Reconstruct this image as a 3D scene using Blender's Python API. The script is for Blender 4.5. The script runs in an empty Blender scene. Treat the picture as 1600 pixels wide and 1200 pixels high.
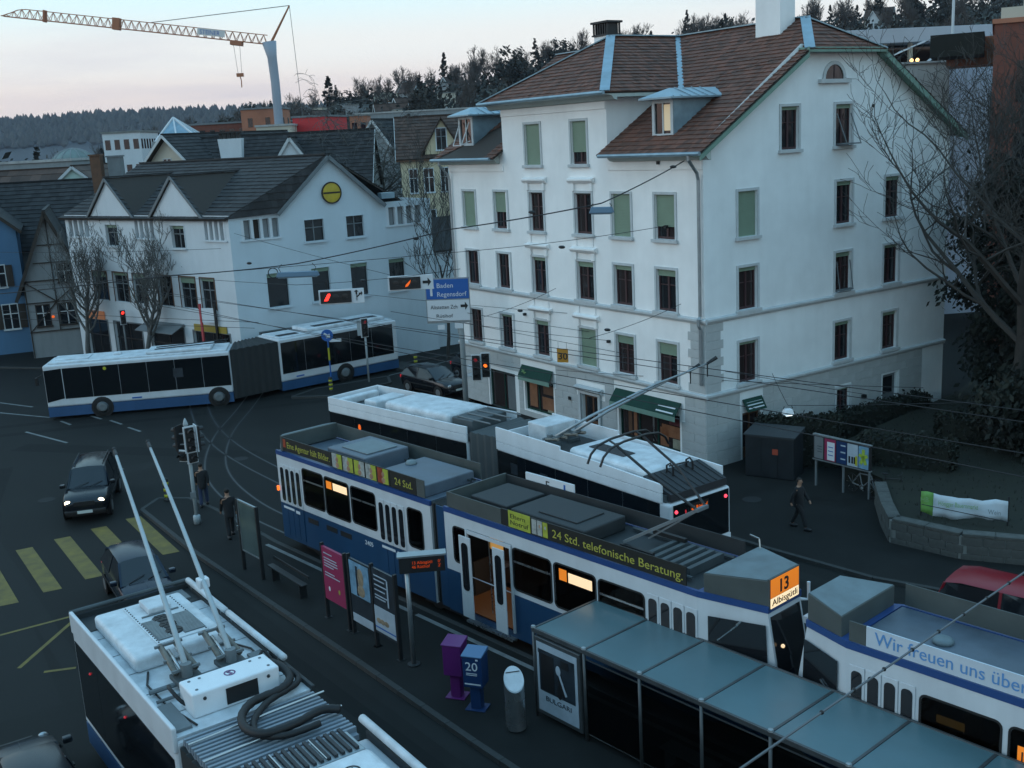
import bpy, bmesh, math, random
from mathutils import Vector, Matrix
R = math.radians
rng = random.Random(11)
SC = bpy.context.scene
COL = SC.collection

# ------------------------------------------------------------------ camera, sky, sun, exposure
CAM_H = 13.249
PITCH, ROLL = R(12.745), R(-3.094)
cam_d = bpy.data.cameras.new('camera')
cam = bpy.data.objects.new('camera', cam_d)
COL.objects.link(cam)
fwd = Vector((0, math.cos(PITCH), -math.sin(PITCH)))
up0 = Vector((0, math.sin(PITCH), math.cos(PITCH)))
rt0 = Vector((1, 0, 0))
rt = math.cos(ROLL) * rt0 + math.sin(ROLL) * up0
upv = -math.sin(ROLL) * rt0 + math.cos(ROLL) * up0
cam.matrix_world = Matrix(((rt.x, upv.x, -fwd.x, 0), (rt.y, upv.y, -fwd.y, 0), (rt.z, upv.z, -fwd.z, CAM_H), (0, 0, 0, 1)))
cam_d.sensor_width = 36
cam_d.lens = 1700.04 / 1600 * 36
cam_d.clip_start = 0.2
cam_d.clip_end = 6000
SC.camera = cam

world = bpy.data.worlds.new('World')
SC.world = world
world.use_nodes = True
wn, wl = world.node_tree.nodes, world.node_tree.links
wn.clear()
w_out = wn.new('ShaderNodeOutputWorld')
w_bg = wn.new('ShaderNodeBackground')
w_sky = wn.new('ShaderNodeTexSky')
w_sky.sky_type = 'NISHITA'
w_sky.sun_disc = False
w_sky.sun_elevation = R(1.5)
w_sky.sun_rotation = R(-70)
w_tc = wn.new('ShaderNodeTexCoord')
w_sep = wn.new('ShaderNodeSeparateXYZ')
wl.new(w_tc.outputs['Generated'], w_sep.inputs[0])
w_ramp = wn.new('ShaderNodeValToRGB')
wl.new(w_sep.outputs['Z'], w_ramp.inputs[0])
cr = w_ramp.color_ramp
cr.interpolation = 'EASE'
stops = [(0.0, (.84, .74, .72)), (.045, (.92, .82, .78)), (.085, (.93, .95, .94)), (.135, (.76, 1.02, 1.08)), (.3, (.60, .98, 1.20)), (1.0, (.36, .78, 1.18))]
while len(cr.elements) < len(stops):
    cr.elements.new(.5)
for e, (p, c) in zip(cr.elements, stops):
    e.position = p
    e.color = (*c, 1)
# the afterglow side of the sky (left of the view) is brighter than the side away from it
w_dot = wn.new('ShaderNodeVectorMath')
w_dot.operation = 'DOT_PRODUCT'
wl.new(w_tc.outputs['Generated'], w_dot.inputs[0])
w_dot.inputs[1].default_value = (-0.87, 0.5, 0.0)
w_map = wn.new('ShaderNodeMapRange')
w_map.inputs['From Min'].default_value = -1.0
w_map.inputs['From Max'].default_value = .45
w_map.inputs['To Min'].default_value = .88
w_map.inputs['To Max'].default_value = 1.0
wl.new(w_dot.outputs['Value'], w_map.inputs['Value'])
w_mul = wn.new('ShaderNodeVectorMath')
w_mul.operation = 'SCALE'
wl.new(w_ramp.outputs[0], w_mul.inputs[0])
wl.new(w_map.outputs[0], w_mul.inputs['Scale'])
# thin streaks of dusk cloud, long in azimuth and thin in elevation
w_mp = wn.new('ShaderNodeMapping')
w_mp.inputs['Scale'].default_value = (1.3, 1.3, 13)
w_mp.inputs['Rotation'].default_value = (0, R(9), 0)
wl.new(w_tc.outputs['Generated'], w_mp.inputs[0])
w_nz = wn.new('ShaderNodeTexNoise')
w_nz.inputs['Scale'].default_value = 2.2
w_nz.inputs['Detail'].default_value = 5
w_nz.inputs['Roughness'].default_value = .5
wl.new(w_mp.outputs[0], w_nz.inputs['Vector'])
w_cr = wn.new('ShaderNodeValToRGB')
w_cr.color_ramp.elements[0].position = .47
w_cr.color_ramp.elements[0].color = (0, 0, 0, 1)
w_cr.color_ramp.elements[1].position = .68
w_cr.color_ramp.elements[1].color = (1, 1, 1, 1)
wl.new(w_nz.outputs[0], w_cr.inputs[0])
w_lo = wn.new('ShaderNodeMapRange')
w_lo.inputs['From Min'].default_value = .16
w_lo.inputs['From Max'].default_value = .04
w_lo.inputs['To Min'].default_value = 0
w_lo.inputs['To Max'].default_value = .8
wl.new(w_sep.outputs['Z'], w_lo.inputs['Value'])
w_cm = wn.new('ShaderNodeMath')
w_cm.operation = 'MULTIPLY'
wl.new(w_cr.outputs[0], w_cm.inputs[0])
wl.new(w_lo.outputs[0], w_cm.inputs[1])
w_mix = wn.new('ShaderNodeMix')
w_mix.data_type = 'RGBA'
wl.new(w_cm.outputs[0], w_mix.inputs['Factor'])
wl.new(w_mul.outputs[0], w_mix.inputs['A'])
w_mix.inputs['B'].default_value = (.66, .64, .72, 1)
# the physical dusk sky adds its own share
w_sm = wn.new('ShaderNodeVectorMath')
w_sm.operation = 'SCALE'
w_sm.inputs['Scale'].default_value = .015
wl.new(w_sky.outputs[0], w_sm.inputs[0])
w_add = wn.new('ShaderNodeVectorMath')
w_add.operation = 'ADD'
wl.new(w_mix.outputs['Result'], w_add.inputs[0])
wl.new(w_sm.outputs[0], w_add.inputs[1])
wl.new(w_add.outputs[0], w_bg.inputs['Color'])
w_bg.inputs['Strength'].default_value = 1.0
wl.new(w_bg.outputs[0], w_out.inputs[0])

sun_d = bpy.data.lights.new('sun', 'SUN')
sun_d.energy = .34
sun_d.angle = R(30)
sun_d.color = (1, .86, .78)
sun = bpy.data.objects.new('sun', sun_d)
COL.objects.link(sun)
sun.rotation_euler = Vector((.87, .10, -.30)).to_track_quat('-Z', 'Y').to_euler()

SC.view_settings.view_transform = 'Standard'
SC.view_settings.look = 'None'
SC.view_settings.gamma = 1
SC.view_settings.use_curve_mapping = False
SC.view_settings.exposure = 0
SC.render.engine = 'CYCLES'
SC.cycles.use_denoising = True
SC.cycles.max_bounces = 6
SC.cycles.diffuse_bounces = 3
SC.cycles.glossy_bounces = 3
SC.cycles.transmission_bounces = 4
SC.cycles.transparent_max_bounces = 8
SC.cycles.sample_clamp_indirect = 6


# ------------------------------------------------------------------ materials
def mat(name, rgb, rough=.6, metal=0.0, noise=None, bump=None, spec=.5, emit=None, estr=1.0, streak=None):
    m = bpy.data.materials.new(name)
    m.use_nodes = True
    n, l = m.node_tree.nodes, m.node_tree.links
    p = n['Principled BSDF']
    p.inputs['Base Color'].default_value = (*rgb, 1)
    p.inputs['Roughness'].default_value = rough
    p.inputs['Metallic'].default_value = metal
    p.inputs['Specular IOR Level'].default_value = spec
    if emit:
        p.inputs['Emission Color'].default_value = (*emit, 1)
        p.inputs['Emission Strength'].default_value = estr
    tc = n.new('ShaderNodeTexCoord') if (noise or bump or streak) else None
    col = None
    if noise:
        sc, amt = noise[:2]
        t = n.new('ShaderNodeTexNoise')
        t.inputs['Scale'].default_value = sc
        t.inputs['Detail'].default_value = 6
        t.inputs['Roughness'].default_value = .62
        l.new(tc.outputs['Object'], t.inputs['Vector'])
        rmp = n.new('ShaderNodeMapRange')
        rmp.inputs['From Min'].default_value = .3
        rmp.inputs['From Max'].default_value = .7
        rmp.inputs['To Min'].default_value = 1 - amt
        rmp.inputs['To Max'].default_value = 1 + amt * .6
        l.new(t.outputs[0], rmp.inputs['Value'])
        sm = n.new('ShaderNodeVectorMath')
        sm.operation = 'SCALE'
        sm.inputs[0].default_value = rgb
        l.new(rmp.outputs[0], sm.inputs['Scale'])
        l.new(sm.outputs[0], p.inputs['Base Color'])
        col = sm
        rr = n.new('ShaderNodeMapRange')
        rr.inputs['To Min'].default_value = max(0, rough - .12)
        rr.inputs['To Max'].default_value = min(1, rough + .12)
        l.new(t.outputs[0], rr.inputs['Value'])
        l.new(rr.outputs[0], p.inputs['Roughness'])
    if streak:                        # rain streaks: noise stretched down the wall
        mp = n.new('ShaderNodeMapping')
        mp.inputs['Scale'].default_value = (1.5, 1.5, .22)
        l.new(tc.outputs['Object'], mp.inputs[0])
        t = n.new('ShaderNodeTexNoise')
        t.inputs['Scale'].default_value = 1.7
        t.inputs['Detail'].default_value = 5
        l.new(mp.outputs[0], t.inputs['Vector'])
        rmp = n.new('ShaderNodeMapRange')
        rmp.inputs['From Min'].default_value = .35
        rmp.inputs['From Max'].default_value = .75
        rmp.inputs['To Min'].default_value = 1
        rmp.inputs['To Max'].default_value = 1 - streak
        l.new(t.outputs[0], rmp.inputs['Value'])
        sm = n.new('ShaderNodeVectorMath')
        sm.operation = 'SCALE'
        if col:
            l.new(col.outputs[0], sm.inputs[0])
        else:
            sm.inputs[0].default_value = rgb
        l.new(rmp.outputs[0], sm.inputs['Scale'])
        l.new(sm.outputs[0], p.inputs['Base Color'])
    if bump:
        t = n.new('ShaderNodeTexNoise')
        t.inputs['Scale'].default_value = bump[0]
        t.inputs['Detail'].default_value = 4
        l.new(tc.outputs['Object'], t.inputs['Vector'])
        b = n.new('ShaderNodeBump')
        b.inputs['Strength'].default_value = bump[1]
        b.inputs['Distance'].default_value = .02
        l.new(t.outputs[0], b.inputs['Height'])
        l.new(b.outputs[0], p.inputs['Normal'])
    return m


def glass_mat(name, tint, clear):
    """window glass one can look through: part transparent, part mirror"""
    m = bpy.data.materials.new(name)
    m.use_nodes = True
    n, l = m.node_tree.nodes, m.node_tree.links
    n.clear()
    o = n.new('ShaderNodeOutputMaterial')
    t = n.new('ShaderNodeBsdfTransparent')
    t.inputs[0].default_value = (*tint, 1)
    g = n.new('ShaderNodeBsdfGlossy')
    g.inputs['Roughness'].default_value = .03
    g.inputs['Color'].default_value = (.9, .9, .9, 1)
    lw = n.new('ShaderNodeLayerWeight')
    lw.inputs['Blend'].default_value = clear
    x = n.new('ShaderNodeMixShader')
    l.new(lw.outputs['Fresnel'], x.inputs[0])
    l.new(t.outputs[0], x.inputs[1])
    l.new(g.outputs[0], x.inputs[2])
    l.new(x.outputs[0], o.inputs[0])
    return m


def tint_mat(name, rgb, rough=.8, amt=.35, hue=None, noise=3.0):
    """A material whose pieces differ: each piece carries its own tint value."""
    m = mat(name, rgb, rough, noise=(noise, .25))
    n, l = m.node_tree.nodes, m.node_tree.links
    p = n['Principled BSDF']
    src = p.inputs['Base Color'].links[0].from_socket
    a = n.new('ShaderNodeAttribute')
    a.attribute_name = 'tint'
    r = n.new('ShaderNodeMapRange')
    r.inputs['To Min'].default_value = 1 - amt
    r.inputs['To Max'].default_value = 1 + amt
    l.new(a.outputs['Fac'], r.inputs['Value'])
    s = n.new('ShaderNodeVectorMath')
    s.operation = 'SCALE'
    l.new(src, s.inputs[0])
    l.new(r.outputs[0], s.inputs['Scale'])
    out = s.outputs[0]
    if hue:
        mx = n.new('ShaderNodeMix')
        mx.data_type = 'RGBA'
        mx.blend_type = 'MULTIPLY'
        l.new(a.outputs['Fac'], mx.inputs['Factor'])
        l.new(out, mx.inputs['A'])
        mx.inputs['B'].default_value = (*hue, 1)
        out = mx.outputs['Result']
    l.new(out, p.inputs['Base Color'])
    return m


M = {}
def dm(key, *a, **k):
    M[key] = mat(key, *a, **k)

dm('plaster_white', (.86, .86, .85), .85, noise=(.5, .09), bump=(60, .15), streak=.045)
dm('eave_paint', (.42, .47, .44), .6, noise=(3, .1))
dm('plaster_side_shaded', (.80, .84, .85), .85, noise=(.5, .10), bump=(60, .15), streak=.05)  # same white plaster, the side face's cool shade mixed into the colour
dm('stone_light', (.44, .46, .46), .85, noise=(1.6, .10), bump=(35, .2), streak=.06)
dm('trim_stone', (.50, .53, .54), .8, noise=(3, .1))
dm('green_paint', (.16, .27, .22), .6, noise=(4, .15))
dm('green_dark', (.012, .05, .038), .75, spec=.2, noise=(3, .2))
dm('blind_green', (.20, .285, .21), .55, noise=(2, .08))
dm('sash_red', (.048, .02, .022), .5)
dm('sash_white', (.55, .56, .56), .5)
dm('zinc', (.26, .36, .42), .45, .5, noise=(1.5, .25))
dm('glass_dark', (.012, .014, .017), .06, spec=.6, bump=(1.3, .06))
dm('glass_room', (.03, .022, .022), .08, spec=.6, bump=(1.3, .08))
dm('glass_bus', (.006, .008, .010), .07, spec=.5)
dm('dark_metal', (.02, .022, .024), .5, .3)
dm('black', (.008, .008, .009), .5)
dm('rubber', (.012, .012, .012), .9)
dm('grey_metal', (.22, .24, .25), .45, .6, noise=(3, .15))
dm('mid_grey', (.14, .16, .17), .6, noise=(2, .15))
dm('galv', (.32, .36, .38), .4, .7, noise=(5, .15))
dm('steel', (.45, .47, .48), .28, .9, noise=(2, .1))
dm('chrome', (.6, .6, .6), .12, 1)
dm('white_paint', (.72, .75, .78), .35, noise=(1.2, .07), streak=.06)
dm('white_roof', (.60, .64, .67), .45, noise=(2.2, .26), streak=.05)
dm('tram_white', (.56, .59, .62), .35, noise=(1.0, .08), streak=.10)
dm('tram_blue', (.012, .055, .125), .35, noise=(1.0, .12), streak=.12)
dm('stripe_blue', (.02, .06, .19), .35, noise=(1.2, .1))
dm('bus_blue', (.028, .085, .19), .35, noise=(1, .1), streak=.1)
dm('tram_roof', (.065, .08, .087), .6, noise=(1.1, .3))
dm('tram_roof_dark', (.022, .027, .03), .65, noise=(1.1, .3))
dm('tram_roof_blue', (.095, .122, .155), .5, noise=(1.0, .3))
dm('board_grey', (.062, .075, .073), .6, noise=(1.2, .2))
dm('board_black', (.012, .014, .012), .5)
dm('letter_yellow', (.38, .36, .06), .5)
dm('letter_blue', (.10, .26, .52), .5)
dm('board_white', (.50, .56, .62), .5, noise=(1, .08))
dm('ad_lime', (.36, .40, .05), .5, noise=(5, .3))
dm('ad_grey', (.36, .38, .36), .5, noise=(7, .5))
dm('ad_skin', (.35, .20, .13), .5, noise=(6, .4))
dm('ad_red', (.30, .05, .02), .5, noise=(5, .4))
dm('bellows', (.022, .025, .026), .85)
dm('bellows_grey', (.075, .085, .088), .8, noise=(1, .15))
dm('yellow_paint', (.42, .40, .02), .45)
dm('bollard_black', (.008, .008, .008), .5)
dm('sign_blue', (.012, .10, .36), .4)
dm('sign_white', (.62, .65, .68), .4)
dm('asphalt', (.0125, .0138, .0132), .8, spec=.2, noise=(.35, .42), bump=(45, .25))
dm('asphalt_pave', (.0135, .0148, .0144), .85, spec=.2, noise=(.7, .4), bump=(50, .25))
dm('road_yellow', (.15, .11, .018), .7, noise=(2.2, .45))
dm('road_white', (.16, .17, .17), .7, noise=(2.5, .45))
dm('kerb', (.036, .038, .037), .85, noise=(2, .3), bump=(25, .3))
dm('concrete', (.20, .21, .20), .85, noise=(.8, .2), bump=(20, .3), streak=.2)
dm('concrete_light', (.42, .42, .41), .85, noise=(.5, .22), streak=.25)
dm('render_blue', (.68, .76, .88), .8, noise=(.4, .08), streak=.1)
dm('house_blue', (.075, .165, .28), .8, noise=(.4, .1), streak=.05)
dm('house_white', (.60, .64, .67), .85, noise=(.3, .1), streak=.05)
dm('house_yellow', (.60, .51, .35), .85, noise=(.4, .12), streak=.15)
dm('house_cream', (.5, .46, .38), .85, noise=(.3, .1))
dm('house_grey', (.26, .28, .29), .85, noise=(.3, .15), streak=.15)
dm('house_mint', (.48, .62, .57), .85, noise=(.5, .1))
dm('brick_red', (.17, .06, .042), .85, noise=(.7, .2), streak=.15)
dm('brick_orange', (.36, .15, .09), .85, noise=(.5, .2))
dm('red_wall', (.48, .03, .035), .7, noise=(.5, .12))
dm('roof_plain_dark', (.030, .030, .031), .85, noise=(1, .3))
dm('wood_dark', (.035, .026, .02), .8, noise=(4, .3))
dm('wood_brown', (.11, .05, .025), .6, noise=(3, .3))
dm('wood_lit', (.26, .12, .05), .6, noise=(3, .3), emit=(.35, .13, .04), estr=.12)
dm('bark', (.045, .042, .038), .9, noise=(3, .3), bump=(14, .5))
dm('bark_pale', (.10, .10, .095), .9, noise=(4, .3))
dm('grass', (.010, .013, .007), .95, noise=(1.5, .4))
dm('hill_ground', (.030, .036, .026), .95, noise=(.05, .4))
dm('skin', (.32, .18, .12), .6)
dm('cloth_black', (.010, .011, .013), .9)
dm('cloth_dark', (.018, .019, .022), .9)
dm('cloth_jeans', (.022, .035, .075), .9)
dm('hair', (.012, .009, .007), .8)
dm('car_black', (.010, .012, .016), .18, .3, spec=.6)
dm('car_blue', (.013, .022, .038), .2, .5, spec=.6)
dm('car_red', (.22, .010, .018), .3, spec=.5)
dm('shelter_glass', (.085, .155, .175), .32, spec=.45, noise=(.6, .15))
dm('shelter_pane', (.006, .010, .013), .08, spec=.5)
dm('purple', (.11, .014, .125), .4)
dm('news_blue', (.010, .036, .11), .4)
dm('magenta', (.26, .02, .075), .5)
dm('poster_blue', (.16, .30, .42), .4, noise=(4, .4))
dm('poster_dark', (.02, .03, .04), .4, noise=(4, .5))
dm('poster_pale', (.35, .42, .48), .45, noise=(3, .15))
dm('poster_tan', (.28, .22, .15), .5, noise=(6, .5))
dm('plate', (.55, .58, .55), .4)
dm('banner', (.52, .60, .66), .7, noise=(1, .08))
dm('banner_green', (.16, .36, .08), .7, noise=(3, .2))
dm('letter_green', (.22, .38, .16), .7)
dm('letter_grey', (.2, .24, .26), .7)
dm('letter_black', (.01, .01, .012), .6)
dm('lamp_red', (.3, .01, .01), .3, emit=(1, .03, .02), estr=3.0)
dm('lamp_red_dim', (.16, .01, .015), .3, emit=(1, .03, .05), estr=.16)
dm('lamp_orange', (.4, .1, .01), .3, emit=(1, .17, .02), estr=1.6)
dm('lamp_off', (.02, .02, .02), .3)
dm('tail_red', (.4, .01, .02), .3, emit=(1, .06, .10), estr=2.2)
dm('tail_red_dim', (.25, .01, .02), .3, emit=(1, .04, .06), estr=.35)
dm('led_orange', (.2, .04, .0), .4, emit=(1, .15, .01), estr=.8)
dm('led_red', (.2, .03, .0), .4, emit=(1, .09, .01), estr=.35)
dm('dest_orange', (.5, .2, .02), .4, emit=(1, .22, .015), estr=.55)
dm('dest_white', (.6, .55, .4), .4, emit=(1, .74, .42), estr=.95)
dm('dest_glow', (.6, .55, .4), .4, emit=(1, .66, .34), estr=.85)
dm('headlight', (.8, .75, .6), .2, emit=(1, .80, .52), estr=7.0)
dm('lamp_cool', (.7, .75, .8), .3, emit=(.8, .95, 1), estr=1.6)
dm('lamp_warm', (.7, .5, .3), .3, emit=(1, .55, .2), estr=2.4)
dm('interior_glow', (.09, .045, .02), .7, emit=(.5, .2, .07), estr=.07)  # weak emission stands in for lamp light on tram floor and ceiling
dm('seat_brown', (.10, .05, .025), .7)
dm('roundel', (.50, .36, .03), .45, noise=(2, .2))
dm('crane_orange', (.36, .13, .06), .5)
dm('crane_grey', (.30, .34, .40), .5)
dm('crane_white', (.62, .60, .58), .5)
dm('cable', (.012, .014, .017), .7)
dm('cable_pale', (.11, .12, .13), .6)
dm('asphalt_patch', (.0095, .0108, .0106), .85, noise=(1.2, .25), spec=.2)
dm('asphalt_worn', (.0155, .017, .0165), .8, noise=(.6, .3), spec=.2)
dm('rail_steel', (.05, .055, .058), .4, .6)
dm('rail_bed', (.012, .013, .014), .9)
dm('shop_wood_glow', (.15, .075, .04), .6, noise=(3, .5), emit=(.5, .2, .07), estr=.05)  # wood colour plus a faint emission in place of shop lighting
dm('shop_red', (.10, .015, .02), .6, noise=(4, .4))
dm('shop_pale', (.30, .29, .22), .6, noise=(4, .3))
dm('tram_lamp', (.5, .4, .25), .5, emit=(1, .62, .30), estr=.25)
dm('tram_lid', (.135, .175, .19), .5, noise=(2, .25))
dm('door_inside_glow', (.10, .055, .03), .7, noise=(1, .3), emit=(.4, .17, .06), estr=.04)  # emission stands in for light falling on the wall inside the doorway
dm('step_glow', (.4, .25, .08), .5, emit=(1, .5, .12), estr=.35)
dm('bus_wall', (.58, .61, .64), .35, noise=(1.0, .08), streak=.08)
dm('hose', (.006, .006, .007), .6)
dm('louvre_dark', (.02, .022, .026), .6)
dm('rib_grey', (.19, .23, .27), .5, noise=(1, .2))
dm('bolt_bronze', (.16, .15, .13), .5, .3, noise=(8, .3))
dm('pole_pale', (.34, .39, .41), .5, noise=(2, .15))
dm('shelter_metal', (.085, .095, .10), .45, .5, noise=(4, .2))
dm('news_lid', (.06, .14, .26), .4)
dm('orange_sign', (.42, .20, .02), .5)
dm('lamp_red_flag', (.45, .06, .07), .5)
dm('wall_stone', (.085, .09, .085), .9, noise=(2.5, .4), bump=(14, .5), streak=.3)
dm('lime_print', (.30, .42, .05), .5)
dm('dark_paint', (.012, .016, .020), .5, noise=(2, .3))
dm('dark_lid', (.03, .038, .044), .5)
dm('house_white_shaded', (.54, .62, .67), .85, noise=(.3, .08), streak=.05)  # the gabled house's white with the right face's bluish shade put in
dm('yellow_sign', (.30, .22, .03), .5)
dm('shop_sign_lit', (.2, .1, .05), .5, emit=(1, .35, .12), estr=.12)
dm('dome_green', (.16, .21, .20), .7, noise=(.5, .3))
dm('concrete_grey', (.46, .46, .44), .85, noise=(.8, .2), streak=.25)
dm('canopy_grey', (.40, .42, .46), .6, noise=(.5, .12))
dm('far_wood', (.022, .028, .034), .95, noise=(.02, .5))
dm('bark_hill', (.078, .066, .060), .95)
dm('car_grey', (.022, .03, .038), .25, .4)
dm('mast_dark', (.055, .05, .06), .5, .4)
dm('lamp_case', (.08, .15, .22), .45)
dm('lamp_glass', (.18, .24, .28), .3)
M['roof_tile'] = tint_mat('roof_tile', (.150, .072, .050), .85, .42, (.85, .72, .68))
M['roof_tile_dark'] = tint_mat('roof_tile_dark', (.030, .029, .030), .85, .35)
M['roof_tile_brown'] = tint_mat('roof_tile_brown', (.075, .045, .034), .85, .35)
M['leaf_dark'] = tint_mat('leaf_dark', (.010, .014, .009), .8, .7)
M['leaf_hill'] = tint_mat('leaf_hill', (.030, .033, .030), .9, .7, (1.15, .95, .85))
M['leaf_hedge'] = tint_mat('leaf_hedge', (.007, .011, .006), .8, .6)
M['glass_clear'] = glass_mat('glass_clear', (.42, .44, .44), .18)
M['glass_tint'] = glass_mat('glass_tint', (.22, .25, .26), .16)
hm = bpy.data.materials.new('haze')
hm.use_nodes = True
hn, hl_ = hm.node_tree.nodes, hm.node_tree.links
hn.clear()
ho = hn.new('ShaderNodeOutputMaterial')
hv = hn.new('ShaderNodeVolumePrincipled')
hv.inputs['Color'].default_value = (.78, .84, 1, 1)
hv.inputs['Density'].default_value = .00007
hl_.new(hv.outputs[0], ho.inputs['Volume'])
M['haze'] = hm
M['stone_block'] = M['stone_light']


# ------------------------------------------------------------------ mesh helpers
class MB:
    def __init__(s):
        s.v, s.f, s.t = [], [], []
        s.tint = None

    def add(s, vs, fs):
        b = len(s.v)
        s.v.extend(tuple(q) for q in vs)
        s.f.extend(tuple(b + i for i in f) for f in fs)
        if s.tint is not None:
            s.t.extend([s.tint] * len(fs))
        return s

    def box(s, x0, x1, y0, y1, z0, z1):
        return s.add([(x0, y0, z0), (x1, y0, z0), (x1, y1, z0), (x0, y1, z0), (x0, y0, z1), (x1, y0, z1), (x1, y1, z1), (x0, y1, z1)],
                     [(0, 3, 2, 1), (4, 5, 6, 7), (0, 1, 5, 4), (1, 2, 6, 5), (2, 3, 7, 6), (3, 0, 4, 7)])

    def obox(s, c, size, mtx):
        hx, hy, hz = size[0] / 2, size[1] / 2, size[2] / 2
        c = Vector(c)
        vs = [c + mtx @ Vector((x, y, z)) for z in (-hz, hz) for x, y in ((-hx, -hy), (hx, -hy), (hx, hy), (-hx, hy))]
        return s.add(vs, [(0, 3, 2, 1), (4, 5, 6, 7), (0, 1, 5, 4), (1, 2, 6, 5), (2, 3, 7, 6), (3, 0, 4, 7)])

    def beam(s, a, b, w, h, upd=(0, 0, 1)):
        a, b = Vector(a), Vector(b)
        x = (b - a)
        L = x.length
        x.normalize()
        u = Vector(upd)
        y = u.cross(x)
        if y.length < 1e-4:
            y = Vector((1, 0, 0)).cross(x)
        y.normalize()
        z = x.cross(y)
        m = Matrix((x, y, z)).transposed()
        return s.obox((a + b) / 2, (L, w, h), m)

    def poly(s, pts):
        return s.add(pts, [tuple(range(len(pts)))])

    def prism(s, pts, off):
        """closed solid: polygon pts (3-D) swept by vector off"""
        n = len(pts)
        off = Vector(off)
        a = [Vector(p) for p in pts]
        b = [p + off for p in a]
        return s.add(a + b, [tuple(range(n - 1, -1, -1)), tuple(range(n, 2 * n))] + [(i, (i + 1) % n, n + (i + 1) % n, n + i) for i in range(n)])

    def tube(s, path, r, n=8, cap=True, flat=None):
        path = [Vector(p) for p in path]
        k = len(path)
        rs = r if isinstance(r, (list, tuple)) else [r] * k
        rings = []
        prev = None
        for i, p in enumerate(path):
            t = (path[min(i + 1, k - 1)] - path[max(i - 1, 0)])
            t = t.normalized() if t.length > 1e-9 else Vector((0, 0, 1))
            if prev is None:
                a = Vector((0, 0, 1)) if abs(t.z) < .9 else Vector((1, 0, 0))
                u = t.cross(a).normalized()
            else:
                u = prev - t * prev.dot(t)
                u = u.normalized() if u.length > 1e-6 else t.orthogonal().normalized()
            prev = u
            w = t.cross(u)
            rings.append([p + (u * math.cos(2 * math.pi * j / n) + w * math.sin(2 * math.pi * j / n)) * rs[i] for j in range(n)])
        vs = [q for ring in rings for q in ring]
        fs = [(i * n + j, i * n + (j + 1) % n, (i + 1) * n + (j + 1) % n, (i + 1) * n + j) for i in range(k - 1) for j in range(n)]
        if cap:
            fs += [tuple(range(n - 1, -1, -1)), tuple((k - 1) * n + j for j in range(n))]
        return s.add(vs, fs)

    def lathe(s, prof, n=20, c=(0, 0, 0), axis='z', cap=True):
        vs = []
        for r, h in prof:
            for j in range(n):
                a = 2 * math.pi * j / n
                x, y = r * math.cos(a), r * math.sin(a)
                q = (x, y, h) if axis == 'z' else ((h, x, y) if axis == 'x' else (x, h, y))
                vs.append((c[0] + q[0], c[1] + q[1], c[2] + q[2]))
        k = len(prof)
        fs = [(i * n + j, i * n + (j + 1) % n, (i + 1) * n + (j + 1) % n, (i + 1) * n + j) for i in range(k - 1) for j in range(n)]
        if cap and prof[0][0] > 1e-6:
            fs.append(tuple(range(n - 1, -1, -1)))
        if cap and prof[-1][0] > 1e-6:
            fs.append(tuple((k - 1) * n + j for j in range(n)))
        return s.add(vs, fs)

    def ball(s, c, r, n=10, k=6, sc=(1, 1, 1)):
        prof = [(max(1e-7, math.sin(math.pi * i / k)), -math.cos(math.pi * i / k)) for i in range(k + 1)]
        b = len(s.v)
        s.lathe(prof, n)
        for i in range(b, len(s.v)):
            x, y, z = s.v[i]
            s.v[i] = (c[0] + x * r * sc[0], c[1] + y * r * sc[1], c[2] + z * r * sc[2])
        return s

    def mesh(s, name, smooth=False, recalc=True):
        me = bpy.data.meshes.new(name)
        me.from_pydata(s.v, [], s.f)
        if recalc and len(s.f) < 30000:
            bm = bmesh.new()
            bm.from_mesh(me)
            bmesh.ops.recalc_face_normals(bm, faces=bm.faces)
            bm.to_mesh(me)
            bm.free()
        if s.t and len(s.t) == len(s.f):
            at = me.attributes.new('tint', 'FLOAT', 'FACE')
            at.data.foreach_set('value', s.t)
        if smooth:
            for p in me.polygons:
                p.use_smooth = True
        me.update()
        return me

    def obj(s, name, m, parent=None, loc=None, rotz=0, smooth=False, bevel=0, recalc=True, mtx=None, kind=None, label=None, seg=2):
        me = s.mesh(name, smooth, recalc)
        me.materials.append(M[m] if isinstance(m, str) else m)
        o = bpy.data.objects.new(name, me)
        COL.objects.link(o)
        if mtx is not None:
            o.matrix_basis = mtx
        else:
            if loc:
                o.location = loc
            o.rotation_euler = (0, 0, rotz)
        if parent:
            o.parent = parent
        if bevel:
            b = o.modifiers.new('edge', 'BEVEL')
            b.width = bevel
            b.segments = seg
            b.limit_method = 'ANGLE'
            b.angle_limit = R(35)
            if smooth:
                pass
        if kind:
            o['kind'] = kind
        if label:
            o['label'] = label
        return o


def thing(name, label, cat, loc=(0, 0, 0), rotz=0, group=None):
    o = bpy.data.objects.new(name, None)
    o.empty_display_size = .3
    COL.objects.link(o)
    o.location = loc
    o.rotation_euler = (0, 0, rotz)
    o['label'] = label
    o['category'] = cat
    if group:
        o['group'] = group
    return o


def tag(o, label, cat, group=None):
    o['label'] = label
    o['category'] = cat
    if group:
        o['group'] = group
    return o


def kids(o):
    return [c for c in KIDS.get(o.name, [])]


def copy_tree(o, loc=None, rotz=None, label=None, parent=None):
    c = o.copy()
    COL.objects.link(c)
    if parent:
        c.parent = parent
    if loc is not None:
        c.location = loc
    if rotz is not None:
        c.rotation_euler = (0, 0, rotz)
    if label:
        c['label'] = label
    for ch in list(o.children):
        copy_tree(ch, parent=c)
    return c


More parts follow.
